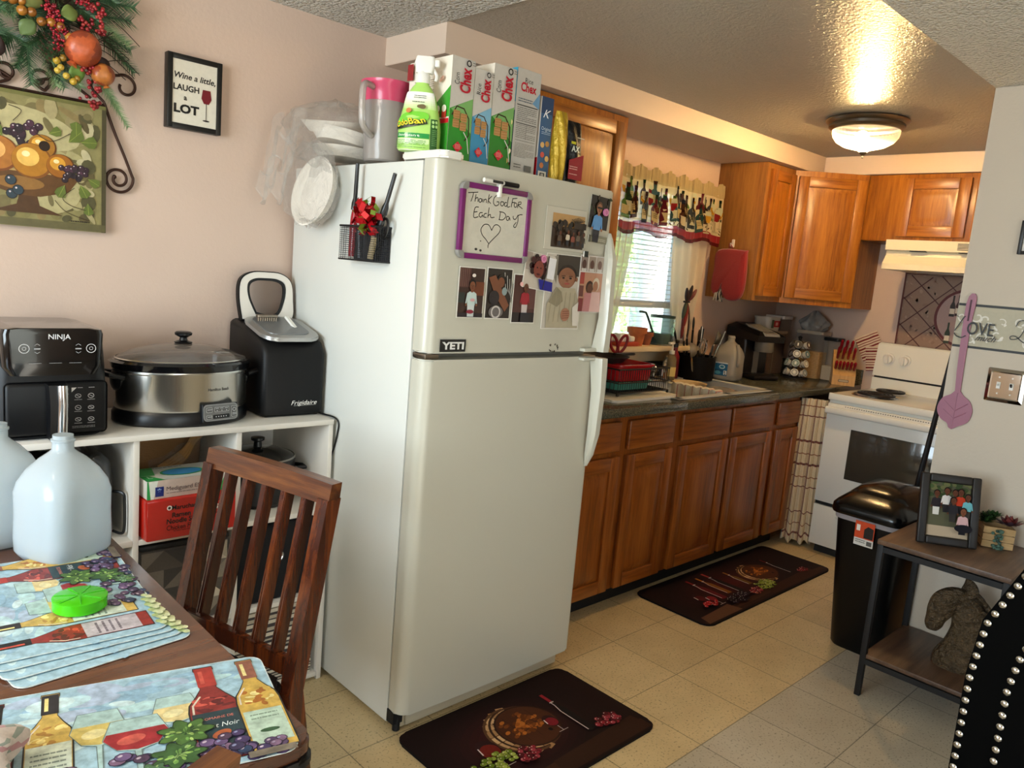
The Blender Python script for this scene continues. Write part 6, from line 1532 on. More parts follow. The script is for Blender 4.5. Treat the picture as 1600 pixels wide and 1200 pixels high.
def mat_art(m):
    Lm, Wm = .43, .28; R = random.Random(31)
    m.rrect(.0015, .0015, Lm-.0015, Wm-.0015, .022, '#9fbecb'); k = m.k
    for i in range(70): m.ell(R.uniform(.03, Lm-.03), R.uniform(.1, Wm-.02), R.uniform(.012, .045), R.uniform(.006, .018), R.choice(['#b6d2d8', '#9dbccb', '#c6dcde', '#8fb0c4', '#b0cfd0', '#a8b8cc']), R.uniform(-.4, .4), 14)
    wine_bottle(m, .052, .02, .062, .245, ('#8e2f28', '#c8503c', '#5a2420'), '#22201f', ('#b9b0b4', '#6a6068'))
    wine_bottle(m, .122, .03, .06, .24, ('#c8a858', '#e2cf86', '#a87c3c'), '#2e2a2c', ('#cdd8c8', '#7c8a80'))
    def gl(x, y, w, h, wine, wl):
        o = [(x-w*.36, y+h), (x-w*.5, y+h*.66), (x-w*.3, y+h*.44), (x-w*.05, y+h*.38), (x-w*.04, y), (x+w*.04, y), (x+w*.05, y+h*.38), (x+w*.3, y+h*.44), (x+w*.5, y+h*.66), (x+w*.36, y+h)]
        m.poly(o, '#a8c4c0'); m.poly([(x-w*.49, y+h*.66), (x-w*.3, y+h*.45), (x, y+h*.4), (x+w*.3, y+h*.45), (x+w*.49, y+h*.66), (x+w*.44, y+h*.76), (x-w*.44, y+h*.76)], wine); m.ell(x-w*.08, y+h*.6, w*.22, h*.08, wl, .2); m.stroke(o + o[:1], .0012, '#6a7c78')
    gl(.285, .08, .066, .12, '#d8c48a', '#e8dca8'); gl(.182, .055, .072, .14, '#cdb86a', '#e0d49a'); gl(.228, .03, .085, .13, '#9c3034', '#c85c50')
    def pin(m): m.rect(.336-.033, .045, .336+.033, .135, '#2c3f44'); m.text('DOMAINE DE', .336, .118, .006, '#d87a68', w=.046); m.text('Pinot Noir', .336, .098, .011, '#e4ece8', w=.056, shear=.25); m.ell(.336, .075, .014, .009, '#a85a38', .4)
    wine_bottle(m, .336, .012, .074, .258, ('#8a3430', '#c8584a', '#5e2626'), '#a83c34', None, txt=pin)
    def yb(m): m.rect(.4-.028, .03, .4+.028, .115, '#b4c8b4'); m.lines(.38, .085, .42, .105, 2, '#7c907c'); m.ell(.4, .06, .014, .005, '#3c5a3c')
    wine_bottle(m, .4, .015, .066, .255, ('#c8a450', '#e6d690', '#a8682e'), '#8e5a48', None, txt=yb)
    k = m.k
    for i in range(85):
        a = R.uniform(.13, .41); b = R.uniform(.004, .07 if a < .36 else .035); q = R.uniform(.008, .012); m.ell(a, b, q, q*.85, '#241c30', 0, 10); m.ell(a, b, q*.88, q*.74, R.choice(['#4a3c60', '#5c4868', '#6a5478', '#3c3450', '#7c6078', '#503c50', '#30405c']), 0, 10); m.ell(a-q*.3, b+q*.25, q*.3, q*.2, R.choice(['#a898b0', '#c4b4c0', '#8a90b0']), .4, 7)
    for x, y, s, c, c2 in ((.29, .095, .034, '#4a6a34', '#a8c46c'), (.275, .045, .032, '#3e5e34', '#94b860'), (.24, .02, .02, '#4a6a4a', '#88b088')):
        pts = [(x + s*(1+.22*cos(7*t))*cos(t), y + s*.85*(1+.22*cos(7*t))*sin(t)) for t in [2*pi*i/42 for i in range(42)]]; m.poly(pts, '#22301e'); m.poly([(x+(a-x)*.93, y+(b-y)*.93) for a, b in pts], c)
        for i in range(34): a, b = R.uniform(0, 6.28), R.uniform(0, .75); m.ell(x+s*b*cos(a), y+s*.85*b*sin(a), s*.13, s*.07, R.choice([c, c2, c2, '#6f9a4c', '#2f4a2c', '#8fae6a']), a, 7)
        for t in (.5, 1.6, 2.8, 4.2, 5.4): m.stroke([(x, y), (x+s*.85*cos(t), y+s*.7*sin(t))], .0012, c)
    for i in range(16): m.ell(.015+i*.0085, .008+.006*sin(i*2.1), .007, .006, ['#c2cc98', '#a8b87c', '#d0d4a8'][i % 3], 0, 10)
    m.rect(.36, .0, .425, .014, '#7a6f60')
def placemat(label, P, ang, z, curl=False):
    m = MB('#cfd8d4'); m.prism(rr2(0, 0, .43, .28, .022), -.0014, 0); m.step = .000006; m.frame((0, 0, 0), (1, 0, 0), (0, 1, 0)); mat_art(m)
    o = tag(m.build('placemat', water, loc=(P[0], P[1], z), rot=(0, 0, ang)), label, 'placemat', 'wine print placemats'); return o
pm = placemat('wine bottle placemat at the near table edge, pinot bottle by its corner', (-2.288, -1.564), radians(-13.6), .7525)
for i, (dx, dy, da, lab) in enumerate(((-.002, -.012, 6, 'lowest placemat of the fanned stack, its edge nearest the table front'), (-.012, .0, 2.5, 'second placemat from the bottom of the fanned stack'), (-.02, .012, -1, 'placemat just below the top one in the fanned stack'), (-.032, .022, -4, 'top placemat of the fanned stack, under the green pill box'))):
    o = pm.copy(); COL.objects.link(o); o.location = (-1.862+dx, -1.252+dy, .7525 + i*.0034); o.rotation_euler = (0, 0, radians(90+da)); o['label'] = lab
t = thing('pill_box', 'round lime green translucent weekly pill box on the stacked placemats', 'pill box', (-2.0, -1.075, .7655))
lg = mat('lime_clear', '#5ef01e', .15, trans=.45, ior=1.2, coat=.4)
MB().lathe([(.001, 0), (.043, 0), (.045, .002), (.045, .017), (.001, .017)], n=40).build('base', lg, t)
m = MB(); m.lathe([(.001, .0172), (.0455, .0172), (.0455, .021), (.042, .0225), (.001, .0225)], n=40); ld = m.build('lid', lg, t)
for k in range(7): a = 2*pi*k/7; MB().bar((.006*cos(a), .006*sin(a), .0228), (.042*cos(a), .042*sin(a), .0228), .0016, .0012).build('lid_seam', mat('lime_dark', '#3cb80e', .3), ld)
blue_jug = milky('water_jug_plastic', '#e9f6fc', op=.95)
for (x, y, rz, lab) in ((-1.953, -.765, 205, 'translucent gallon water jug at the table edge, nearer the chair'), (-2.045, -.612, 190, 'translucent gallon water jug behind the first, cut by the picture edge')):
    t = thing('water_jug', lab, 'jug', (x, y, .7505), radians(rz), 'water jugs on the dining table'); jug_mesh(s=1.02).build('body', blue_jug, t, angle=60)
    MB().lathe([(.001, 0), (.024, 0), (.024, .014), (.001, .014)], n=24).build('cap', mat('cap_white', '#dfe4e6', .4), t, (0, 0, .2675)) if 0 else None
    if 0: m = MB(); m.loft([[(a*k, b*k, z) for a, b in rr2(-.0765, -.0765, .0765, .0765, .026)] for z, k in ((.004, .88), (.03, .965), (.15, .955), (.175, .86), (.195, .62))]); m.build('water', milky('water_tint', '#a9cbe0', op=.55), t)
    MB().tube(spline([(-.045, -.045, .185), (-.062, -.062, .165), (-.0665, -.0665, .12), (-.058, -.058, .085)], 5), .012, 10).build('handle', blue_jug, t)
def clth(u, v):
    a = u*2*pi; b = (v-.5)*pi*.98; k = 1 + .2*sin(a*3+b*2) + .1*sin(a*7-b*4)
    return (-2.225 + .075*cos(b)*cos(a)*k - .05*v, -1.468 + .05*cos(b)*sin(a)*k - .02*cos(a), .785 + .032*sin(b)*(1+.2*sin(a*5)))
tag(MB('#cdbcb4').grid(clth, 44, 22, cu=True, colfn=lambda u, v: '#b88a8c' if sin(u*31+v*17) > .75 else '#8f988e' if sin(u*23-v*29) > .85 else '#cfc2ba').build('crumpled_cloth', MATS['cloth_print']), 'crumpled pinkish white cloth on the near placemat', 'cloth')

# ---------------------------------------------------------------- wall art
bl_m = mat('frame_black', '#12110f', .4); 
t = thing('wine_sign', 'small black framed wall sign about wine and laughing', 'wall sign', (-1.41, 0, 1.894)); t.rotation_euler = (0, 0, 0)
w, h = .084, .11
for a, b in (((-w, -.03, -h), (-w+.016, -.001, h)), ((w-.016, -.03, -h), (w, -.001, h)), ((-w+.016, -.03, h-.016), (w-.016, -.001, h)), ((-w+.016, -.03, -h), (w-.016, -.001, -h+.016))): MB().box(a, b, .0015).build('frame_rail', bl_m, t)
m = MB(); m.frame((-w+.015, -.0265, -h+.015), (1, 0, 0), (0, 0, 1)); W2, H2 = 2*w-.03, 2*h-.03; m.rect(0, 0, W2, H2, '#d8d2c2')
m.text('Wine a little,', W2*.5, H2*.75, .017, '#1a1816', w=W2*.92, shear=.2, bold=.022, rot=-.02); m.text('LAUGH', W2*.31, H2*.57, .017, '#1a1816', w=W2*.57, bold=.03); m.text('a', W2*.29, H2*.42, .015, '#1a1816', bold=.03); m.text('LOT', W2*.32, H2*.24, .024, '#141210', w=W2*.56, bold=.045)
gx = W2*.76; m.poly([(gx-.008, H2*.38), (gx+.008, H2*.38), (gx+.016, H2*.46), (gx+.012, H2*.6), (gx-.012, H2*.6), (gx-.016, H2*.46)], '#6e1420'); m.rect(gx-.001, H2*.12, gx+.001, H2*.38, '#2a1a1a'); m.ell(gx, H2*.11, .011, .0025, '#2a1a1a'); m.build('print', printm, t)
# painting with wrought iron scroll holder
t = thing('fruit_painting', 'still life painting of a fruit bowl in a wrought iron scroll holder', 'painting', (-1.87, 0, 1.625))
w, h = .206, .18
m = MB('#4e4830'); m.box((-w, -.022, -h), (w, -.003, h), .002); m.step = .000012; m.frame((-w, -.0221, -h), (1, 0, 0), (0, 0, 1), 1); R = random.Random(18)
m.rect(0, 0, 2*w, 2*h, '#857d50'); k = m.k
for i in range(150): m.ell(R.uniform(.045, 2*w-.045), R.uniform(.03, 2*h-.03), R.uniform(.01, .045), R.uniform(.008, .022), R.choice(['#938a5c', '#7c7346', '#a39a6c', '#6f6540', '#8c8058', '#5e5634', '#86744a']), R.uniform(-.6, .6), 14)
m.ell(w*.55, h*1.3, .09, .06, '#b8ae82', .3); m.ell(w*1.1, h*1.5, .12, .05, '#b0a67a', -.2); m.ell(w*1.3, h*.5, .08, .05, '#aaa074', .2)
for i in range(60): m.ell(R.choice([R.uniform(.03, .06), R.uniform(2*w-.06, 2*w-.03), R.uniform(.05, 2*w-.05)]), R.uniform(.03, 2*h-.03), R.uniform(.006, .02), R.uniform(.008, .03), R.choice(['#a0946a', '#6e6440', '#594e30', '#b8ae88', '#4e4a2e']), R.uniform(-.6, .6), 10)
m.stroke([(2*w-.004, 0), (2*w-.004, 2*h)], .012, '#453f28'); m.stroke([(0, 2*h-.004), (2*w, 2*h-.004)], .01, '#6a6838'); m.stroke([(0, .012), (2*w, .012)], .02, '#5e5838')
bx = .215
m.poly([(bx-.13, .15), (bx+.13, .15), (bx+.1, .105), (bx+.03, .085), (bx-.03, .085), (bx-.1, .105)], '#5c3c1c'); m.ell(bx-.02, .118, .06, .018, '#8a6230'); m.poly([(bx-.022, .085), (bx+.022, .085), (bx+.028, .06), (bx+.085, .038), (bx-.085, .038), (bx-.028, .06)], '#4a3018'); m.stroke([(bx-.13, .151), (bx+.13, .151)], .005, '#b09058')
def gp(cx, cy, n, sp, cs, r=.0105):
    for i in range(n): q = R.choice(cs); a, b = cx+R.gauss(0, sp), cy+R.gauss(0, sp*.7); m.ell(a, b, r, r, '#1a1216', n=12); m.ell(a, b, r*.88, r*.88, q, n=12); m.ell(a-r*.3, b+r*.35, r*.2, r*.2, '#c8bcc0', n=6)
gp(bx-.02, .25, 26, .025, ['#34202c', '#46283a', '#2a2028'])
for x, y, r, c, c2, c3 in ((bx+.035, .222, .035, '#9c6a20', '#d8a03c', '#5a3210'), (bx-.07, .19, .05, '#a86a2c', '#e0a860', '#74401c'), (bx+.01, .18, .05, '#a8701e', '#e2b45a', '#7c4a18'), (bx+.08, .175, .036, '#945a18', '#cf9430', '#5e3610')): m.ell(x, y, r, r*.95, c3, n=28); m.ell(x-r*.05, y+r*.04, r*.93, r*.88, c, n=28); m.ell(x-r*.2, y+r*.2, r*.55, r*.5, c2, n=20); m.ell(x-r*.3, y+r*.35, r*.2, r*.16, '#f2dca4', n=12)
m.ell(bx+.04, .225, .014, .014, '#241408'); gp(bx+.115, .165, 26, .017, ['#34202c', '#46283a', '#2a2028'], .0085); gp(bx-.04, .11, 3, .012, ['#2a3a44'], .014)
def leaf(x, y, s, a, c='#5c6a2c', c2='#8a9444'):
    ca, sa = cos(a), sin(a); q = [(0, 0), (.5, .32), (.8, .4), (1, 0), (.8, -.36), (.45, -.34)]
    m.poly([(x+s*(p*ca-r*sa), y+s*(p*sa+r*ca)) for p, r in q], c); m.stroke([(x, y), (x+s*ca*.95, y+s*sa*.95)], .0012, c2)
for a in ((bx+.1, .245, .05, .8), (bx+.13, .25, .045, .1), (bx+.12, .265, .04, 1.6), (bx+.05, .26, .035, .4), (bx+.15, .15, .035, -.5), (bx+.13, .13, .04, -1.1), (bx+.09, .125, .04, -2.0), (bx+.15, .08, .035, -1.5), (bx-.06, .235, .04, 2.2)): leaf(*a)
for s_ in ([(.33, .12), (.3, .09), (.32, .07), (.36, .06)], [(.28, .08), (.31, .05), (.37, .03)], [(.23, .26), (.27, .24), (.32, .27)], [(.18, .28), (.2, .31), (.17, .32)]): m.stroke([(p[0], p[1]) for p in spline([q + (0,) for q in s_], 5)], .0018, '#3a2c18')
m.lines(.32, .018, .37, .028, 1, '#2a2418', seed=4); m.build('canvas', paint('oil_print', .35, .14, mscale=45, coat=.2, bump=.3), t)
iron = mat('wrought_iron', '#3a241a', .45, .5)
def scroll(pts, r=.0042): return MB().tube(spline(pts, 8), r, 8)
def spiral(cx, cz, r0, r1, a0, turns, n=26): return [(cx + (r0+(r1-r0)*i/n)*cos(a0+turns*2*pi*i/n), -.012, cz + (r0+(r1-r0)*i/n)*sin(a0+turns*2*pi*i/n)) for i in range(n+1)]
for s in (1, -1):
    sc_ = [(.205, -.012, .195), (.232, -.012, .12), (.262, -.012, .05), (.282, -.012, .0)] + spiral(.245, -.018, .042, .012, .15, -1.6)
    m = scroll([(s*x, y, z) for x, y, z in sc_]); m.ball((s*sc_[-1][0], sc_[-1][1], sc_[-1][2]), .006); m.build('scroll', iron, t)
    sc2 = [(.205, -.012, .195), (.17, -.012, .235), (.2, -.012, .27)] + spiral(.262, .25, .035, .014, 2.2, -.9)
    scroll([(s*x, y, z) for x, y, z in sc2]).build('scroll', iron, t)
    scroll([(s*x, y, z) for x, y, z in [(.17, -.012, .2), (.1, -.012, .235), (.03, -.012, .215)] + spiral(.04, .225, .03, .01, -1.2, 1.2)]).build('scroll', iron, t)
MB().tube([(-.21, -.012, .187), (.21, -.012, .187)], .004, 8).build('crossbar', iron, t)
# fruit and pine swag above the painting
SWX, SWZ = -1.8, 1.99
t = thing('fruit_swag', 'artificial pine swag with pomegranate, pears and red berries over the painting', 'wall swag', (SWX, -.03, SWZ))
R = random.Random(77)
def needle_branch(m, p0, p1, L, n, cols, flat=.6):
    p0, p1 = Vector(p0), Vector(p1); d = (p1-p0)
    m.c(cols[0]); m.tube([p0, p1], [.0022, .001], 5)
    for i in range(n):
        f = i/n; p = p0 + d*f; sd_ = 1 if i % 2 else -1
        q = d.normalized(); side = q.cross(Vector((0, -1, 0))).normalized()*sd_
        e = (q*.75 + side*R.uniform(.6, 1) + Vector((0, -R.uniform(-.1, flat), 0))).normalized()*L*(1-.45*f)*R.uniform(.8, 1.15)
        w = Vector((0, -1, 0)).cross(e).normalized()*.0011; m.c(R.choice(cols))
        m.F([m.V(p-w), m.V(p+w), m.V(p+e)])
leafp = paint('foliage_print', .5, .15, mscale=30)
PINE = ['#2c4a2c', '#38583a', '#476a44', '#24402a']; PALE = ['#6f8a5c', '#84986c', '#5c7a50']
for x, z, ex, ez, L, c in ((-.07, -.03, -.06, -.17, .05, PINE), (-.04, -.02, .02, -.16, .045, PINE), (.05, .05, .19, .06, .055, PINE), (.04, .08, .17, .12, .05, PINE), (.06, .03, .19, -.02, .045, PINE), (.02, .1, .12, .18, .05, PALE), (-.05, .1, -.1, .19, .05, PINE), (-.12, .06, -.22, .1, .05, PINE), (.1, -.1, .185, -.235, .028, PALE), (.09, -.08, .16, -.19, .03, PALE), (.0, -.07, .06, -.15, .04, PALE), (-.02, -.06, .0, -.16, .04, PALE), (-.15, .0, -.24, -.04, .05, PINE), (.0, .12, .03, .2, .05, PINE), (.08, .09, .2, .1, .05, PINE), (-.1, -.05, -.17, -.14, .045, PINE), (.12, .0, .2, -.08, .04, PINE)):
    m = MB(); needle_branch(m, (x, -.02, z), (ex, -.035, ez), L*1.15, 110, c); m.build('pine_sprig', leafp, t, norm=False)
for i in range(80):
    a = R.uniform(0, 2*pi); x0, z0 = R.uniform(-.2, .1), R.uniform(-.06, .17); L = R.uniform(.07, .11)
    m = MB(); needle_branch(m, (x0, R.uniform(-.01, -.03), z0), (x0+L*cos(a), R.uniform(-.03, -.06), z0+L*sin(a)*.8), R.uniform(.035, .05), 80, R.choice([PINE, PINE, PINE, PALE, ['#2a1e16', '#3a2a1c']])); m.build('pine_sprig', leafp, t, norm=False)
for i in range(24):
    a = R.uniform(-.6, .8); x0, z0 = R.uniform(-.02, .1), R.uniform(-.1, .1); m = MB('#2e211a')
    m.tube(spline([(x0, -.03, z0), (x0+.06*cos(a), -.05, z0+.05*sin(a)), (x0+.12*cos(a+.3), -.04, z0+.11*sin(a-.2))], 4), .0011, 4); m.build('twig', leafp, t)
def fruit(x, y, z, r, c, c2, sz=1.0, rot=.4):
    m = MB(); q = Matrix.Rotation(rot, 3, 'Y')
    n = 20
    def f(u, v):
        a = u*2*pi; b = (v-.5)*pi*.98; k = 1 + .06*cos(5*a)*cos(b)
        p = q @ Vector((cos(b)*cos(a)*r*k, cos(b)*sin(a)*r*k, sin(b)*r*sz)); return (x+p.x, y+p.y, z+p.z)
    m.grid(f, 30, 16, cu=True, colfn=lambda u, v: c if (sin(u*19)+sin(v*9+u*7)) > -.4 else c2)
    e = q @ Vector((0, 0, -r*sz)); m.c(c); m.cyl((x+e.x, y+e.y, z+e.z), (x+e.x*1.18, y+e.y*1.1, z+e.z*1.2), r*.2, r*.32, n=8); return m
fm = paint('fruit_print', .4, .2, mscale=60, coat=.1)
fruit(.052, -.085, -.055, .045, '#b0522c', '#8e3c22', 1.05, .5).build('pomegranate', fm, t)
fruit(.105, -.075, -.11, .03, '#a8642c', '#8a3e20', 1.0, -.3).build('pear', fm, t)
def leafm3(x, y, z, s, a, tl, c):
    m = MB(c); m.M = Matrix.Translation((x, y, z)) @ Matrix.Rotation(a, 4, 'Y') @ Matrix.Rotation(tl, 4, 'Z')
    m.grid(lambda u, v: (s*u, -.12*s*sin(u*pi) - .05*s*abs(v-.5), s*.42*(v-.5)*2*sin(pi*min(.98, u+.02))**.8), 10, 4); return m
for x, y, z, s, a, c in ((-.1, -.08, .055, .07, .3, '#7f8a50'), (.03, -.08, -.1, .05, 1.2, '#5c7c34'), (.06, -.05, -.05, .06, .6, '#3a2420'), (-.06, -.07, -.01, .05, 2.2, '#54683a'), (.0, -.08, .02, .05, -.4, '#6a7c40'), (.09, -.05, -.06, .06, .9, '#2e1c1c'), (-.14, -.06, -.06, .07, 1.9, '#2a1a18')): leafm3(x, y, z, s, a, .3, c).build('leaf', leafp, t, solid=.0008)
def berries(nm, spots, r, cs):
    m = MB()
    for x, y, z in spots: m.c(R.choice(cs)); m.ball((x, y, z), r*R.uniform(.85, 1.1), n=8, m=6)
    m.build(nm, fm, t)
def along(p0, p1, n, j): return [tuple(Vector(p0).lerp(Vector(p1), i/n) + Vector((R.gauss(0, j), R.gauss(0, j*.6), R.gauss(0, j)))) for i in range(n)]
RED = ['#8e1424', '#a81c2c', '#701020']
berries('berry_spray', along((-.03, -.08, .12), (.06, -.08, .06), 90, .007), .0036, RED); berries('berry_spray', along((-.04, -.085, .06), (-.005, -.09, -.07), 90, .006), .0036, RED); berries('berry_spray', along((-.02, -.085, .04), (.01, -.09, -.03), 50, .005), .0036, RED)
for x, z in ((.08, .06), (.06, .015), (.105, .045), (.06, -.12), (.075, -.1), (.1, .01), (.09, -.15), (.083, -.19)): berries('berry_cluster', [(x+R.gauss(0, .009), -.07+R.gauss(0, .006), z+R.gauss(0, .01)) for i in range(14)], .0052, ['#8e1c24', '#a03430', '#74141c'])
berries('gold_berries', [(-.01, -.08, -.1), (.0, -.08, -.115), (-.008, -.08, -.125), (.012, -.085, -.135), (.03, -.08, -.145), (.005, -.08, -.09), (.04, -.078, -.135)], .0095, ['#a88a2c', '#b89a3c', '#8a6a24'])
berries('nut_cluster', [(-.09+.022*i, -.085, .012-.008*i+R.uniform(-.008, .008)) for i in range(6)] + [(-.13+.02*i, -.08, .028) for i in range(3)], .0125, ['#9a6420', '#a8742c', '#84521a'])
berries('pale_berries', [(-.11, -.09, .05), (-.095, -.092, .045), (-.1, -.09, .062), (-.085, -.09, .058), (-.12, -.088, .06)], .011, ['#b8b8b0', '#a8a49c', '#c8c4bc'])
m = MB('#3a2018')
for i in range(70): a = i*2.4; rr = .004 + .02*sin(pi*min(1, (i+6)/78)); p = Vector((-.02+rr*cos(a), -.07+rr*sin(a), -.035-.0011*i)); m.F([m.V(p), m.V(p+Vector((.009*cos(a+.5), .009*sin(a+.5), .006))), m.V(p+Vector((.009*cos(a-.5), .009*sin(a-.5), .006)))])
m.build('pine_cone', leafp, t)
# ---------------------------------------------------------------- floor mats
matm = paint('mat_print', .75, .1, mscale=120, spec=.2)
def wine_scene(m, W, H, parts):
    m.rrect(.004, .004, W-.004, H-.004, .03, '#170607'); R = random.Random(41)
    for i in range(7): m.ell(W*.42, H*.52, W*(.36-.045*i), H*(.4-.05*i), ['#1c0709', '#20080a', '#260a0c', '#2c0b0d', '#330c0f', '#3a0e11', '#420f12'][i], n=36)
    m.poly([(.02, .02), (W-.02, .02), (W-.02, H*.13), (W*.6, H*.17), (W*.1, H*.14)], '#3a2012'); m.poly([(.02, .012), (W-.02, .012), (W-.02, H*.07), (.02, H*.08)], '#2a150c')
    for x0, x1, c in parts.get('wood', []): m.poly([(x0, .012), (x1, .012), (x1-.02, H*.2), (x0+.015, H*.17)], c)
    if 'barrel' in parts:
        x, y, rx, ry = parts['barrel']
        m.ell(x-rx*.22, y, rx*1.02, ry, '#5a3a24', n=40); m.ell(x-rx*.2, y, rx*.98, ry*.96, '#8a6446', n=40); m.ell(x-rx*.1, y, rx*.98, ry*.97, '#4a2c1a', n=40)
        for i in range(11): a = 1.6 + i*.31; m.stroke([(x-rx*.24+rx*.98*cos(a), y+ry*.97*sin(a)), (x-rx*.02+rx*.9*cos(a), y+ry*.9*sin(a))], .03, ['#c49a6e', '#a87e54', '#d4ae80'][i % 3])
        m.stroke([(x-rx*.1+rx*.96*cos(1.5+i*.16), y+ry*.96*sin(1.5+i*.16)) for i in range(21)], .008, '#3a2216'); m.stroke([(x-rx*.24+rx*1.0*cos(1.4+i*.17), y+ry*.99*sin(1.4+i*.17)) for i in range(21)], .009, '#5a3c26')
        m.ell(x, y, rx*.93, ry*.91, '#2c160c', n=40); m.ell(x, y, rx*.88, ry*.86, '#4a2614', n=40)
        for i in range(90): a, r = R.uniform(0, 6.28), R.uniform(0, .85); m.ell(x-rx*.1+rx*.75*r*cos(a), y+ry*.12+ry*.6*r*sin(a), rx*.09, ry*.06, R.choice(['#7a4018', '#9c561e', '#b86a26', '#64320f']), .4, 10)
        for i in range(5): m.stroke([(x-rx*.8+i*rx*.4, y-ry*.6), (x-rx*.8+i*rx*.4, y+ry*.6)], .0015, '#33180c')
        m.ell(x+rx*.35, y-ry*.5, rx*.06, ry*.07, '#120806')
    for x, y0, y1, w, c, cap in parts.get('bottles', []):
        h = y1-y0; p = [(x-w/2, y0), (x+w/2, y0), (x+w/2, y0+h*.58), (x+w*.2, y0+h*.7), (x+w*.2, y1), (x-w*.2, y1), (x-w*.2, y0+h*.7), (x-w/2, y0+h*.58)]
        m.poly(p, c); m.rect(x-w*.2, y0+h*.8, x+w*.2, y1, cap); m.stroke([(x-w*.36, y0+h*.04), (x-w*.36, y0+h*.55), (x-w*.13, y0+h*.7), (x-w*.13, y0+h*.78)], .0035, '#d8c8c4'); m.ell(x, y0+h*.78, w*.3, h*.015, '#c8b8b0')
    for x, y, s, c, up in parts.get('glasses', []):
        m.stroke([(x, y-s*1.5), (x, y-s*.4)], .003, '#b8a8a4'); m.stroke([(x-s*.5, y-s*1.5), (x+s*.5, y-s*1.5)], .003, '#a89894'); m.ell(x, y, s*.62, s*.8, '#2c1214', n=20); m.ell(x, y-s*.15, s*.55, s*.55, c, n=20); m.stroke([(x-s*.42, y+s*.35), (x-s*.5, y-s*.2)], .004, '#e8d8d4')
    for x, y, rx, ry, n, cs in parts.get('grapes', []):
        for i in range(n): a, r = R.uniform(0, 6.28), sqrt(R.random()); q = (x+rx*r*cos(a), y+ry*r*sin(a)); c = R.choice(cs); m.ell(q[0], q[1], .0105, .0095, '#160a0a', n=10); m.ell(q[0], q[1], .0095, .0085, c, n=10); m.ell(q[0]-.003, q[1]+.003, .0022, .0018, '#e8dcd0', n=6)
GR = ['#7a8c2c', '#93a43c', '#68801e', '#a8b450']; RD = ['#6e1620', '#8e2430', '#501018', '#a03844']; BK = ['#1c1420', '#2a1c2c', '#141016']
def floor_mat(label, x0, y0, W, H, parts):
    m = MB('#0d0506'); m.prism(rr2(0, 0, W, H, .045), 0, .008, .003); m.step = .00002; m.frame((0, 0, .0081), (1, 0, 0), (0, 1, 0)); wine_scene(m, W, H, parts)
    return tag(m.build('floor_mat', matm, loc=(x0, y0, .0005)), label, 'floor mat')
floor_mat('dark floor mat with a wine barrel print in front of the refrigerator', -1.075, -1.275, .735, .452, dict(barrel=(.38, .252, .122, .118),
    bottles=[(.535, .11, .35, .034, '#120c0e', '#8e1c28')], glasses=[(.455, .225, .04, '#7a1824', 1), (.19, .23, .06, '#6e1a12', 1)],
    grapes=[(.615, .118, .055, .028, 46, RD), (.155, .165, .09, .04, 60, GR), (.27, .14, .04, .03, 34, RD)], wood=[(.3, .72, '#2e180d')]))
floor_mat('long dark floor mat with wine bottles and barrel in front of the sink cabinets', .445, -.97, 1.195, .405, dict(barrel=(.8, .2, .12, .095),
    bottles=[(.945, .095, .285, .026, '#120c0e', '#6a1c20'), (.48, .12, .35, .042, '#171214', '#8e3434'), (.405, .14, .335, .036, '#7a4a1c', '#a8641c'), (.328, .12, .34, .04, '#5c141c', '#7a1c20'), (.6, .14, .3, .034, '#6a4a20', '#8a5a2a')],
    glasses=[(.22, .19, .05, '#4a0e14', 1), (.265, .16, .045, '#7a1a22', 1)], grapes=[(1.03, .088, .04, .022, 26, RD), (.65, .095, .075, .04, 60, GR), (.53, .08, .05, .028, 40, RD + ['#b05a4a']), (.38, .075, .09, .035, 70, BK), (.19, .11, .05, .022, 24, ['#a81c24', '#c83034'])], wood=[(.03, .3, '#5c3c2a'), (.6, 1.1, '#33190c')]))
# ---------------------------------------------------------------- waste bin
t = thing('waste_bin', 'tall black swing top waste bin at the end of the grey wall', 'waste bin', (.95, -1.436, 0))
bnm = mat('bin_black', '#060607', .36, spec=.3)
def rrz(hx, hy, z, r=.05, ox=0): return [(x+ox, y, z) for x, y in rr2(-hx, -hy, hx, hy, r, 6)]
m = MB(); m.loft([rrz(.165, .1, 0), rrz(.17, .105, .01), rrz(.235, .128, .575), rrz(.24, .132, .58)]); m.build('body', bnm, t)
m = MB(); m.loft([rrz(.241, .1335, .56), rrz(.243, .1355, .585), rrz(.243, .1355, .59)], cap=False); m.build('bag_liner', milky('bag_white', '#dcd2d4', op=.9), t)
m = MB(); m.loft([rrz(.252, .143, .582), rrz(.256, .146, .592), rrz(.254, .144, .616), rrz(.24, .133, .632), rrz(.2, .112, .655), rrz(.14, .08, .682), rrz(.06, .04, .694), rrz(.01, .008, .695, .004)]); ld = m.build('lid', mat('bin_lid', '#060607', .2, spec=.4), t, angle=50)
m = MB(); m.loft([[(x-.02, y, z) for x, y, z in rrz(.17, .118, .628)], [(x-.02, y, z) for x, y, z in rrz(.165, .114, .655)], [(x-.02, y, z) for x, y, z in rrz(.13, .085, .688)], [(x-.02, y, z) for x, y, z in rrz(.03, .02, .706, .015)]]); m.build('swing_flap', MATS['bin_lid'], ld, angle=60)
m = MB('#d8d0c4'); M_ = m; m.frame((-.2425, .03, .475), (0, -1, 0), (-.06, 0, 1), 8); m.rect(0, 0, .075, .1, '#d8d2c8'); m.rect(0, .03, .075, .1, '#c4441c'); m.poly([(.036, .034), (.072, .034), (.072, .078), (.05, .084), (.036, .07)], '#1a1614'); m.rect(.006, .06, .02, .085, '#e8dcd0'); m.lines(.006, .008, .045, .024, 2, '#4a4640'); m.rect(.05, .006, .07, .024, '#5a5650'); m.build('label', printm, t)
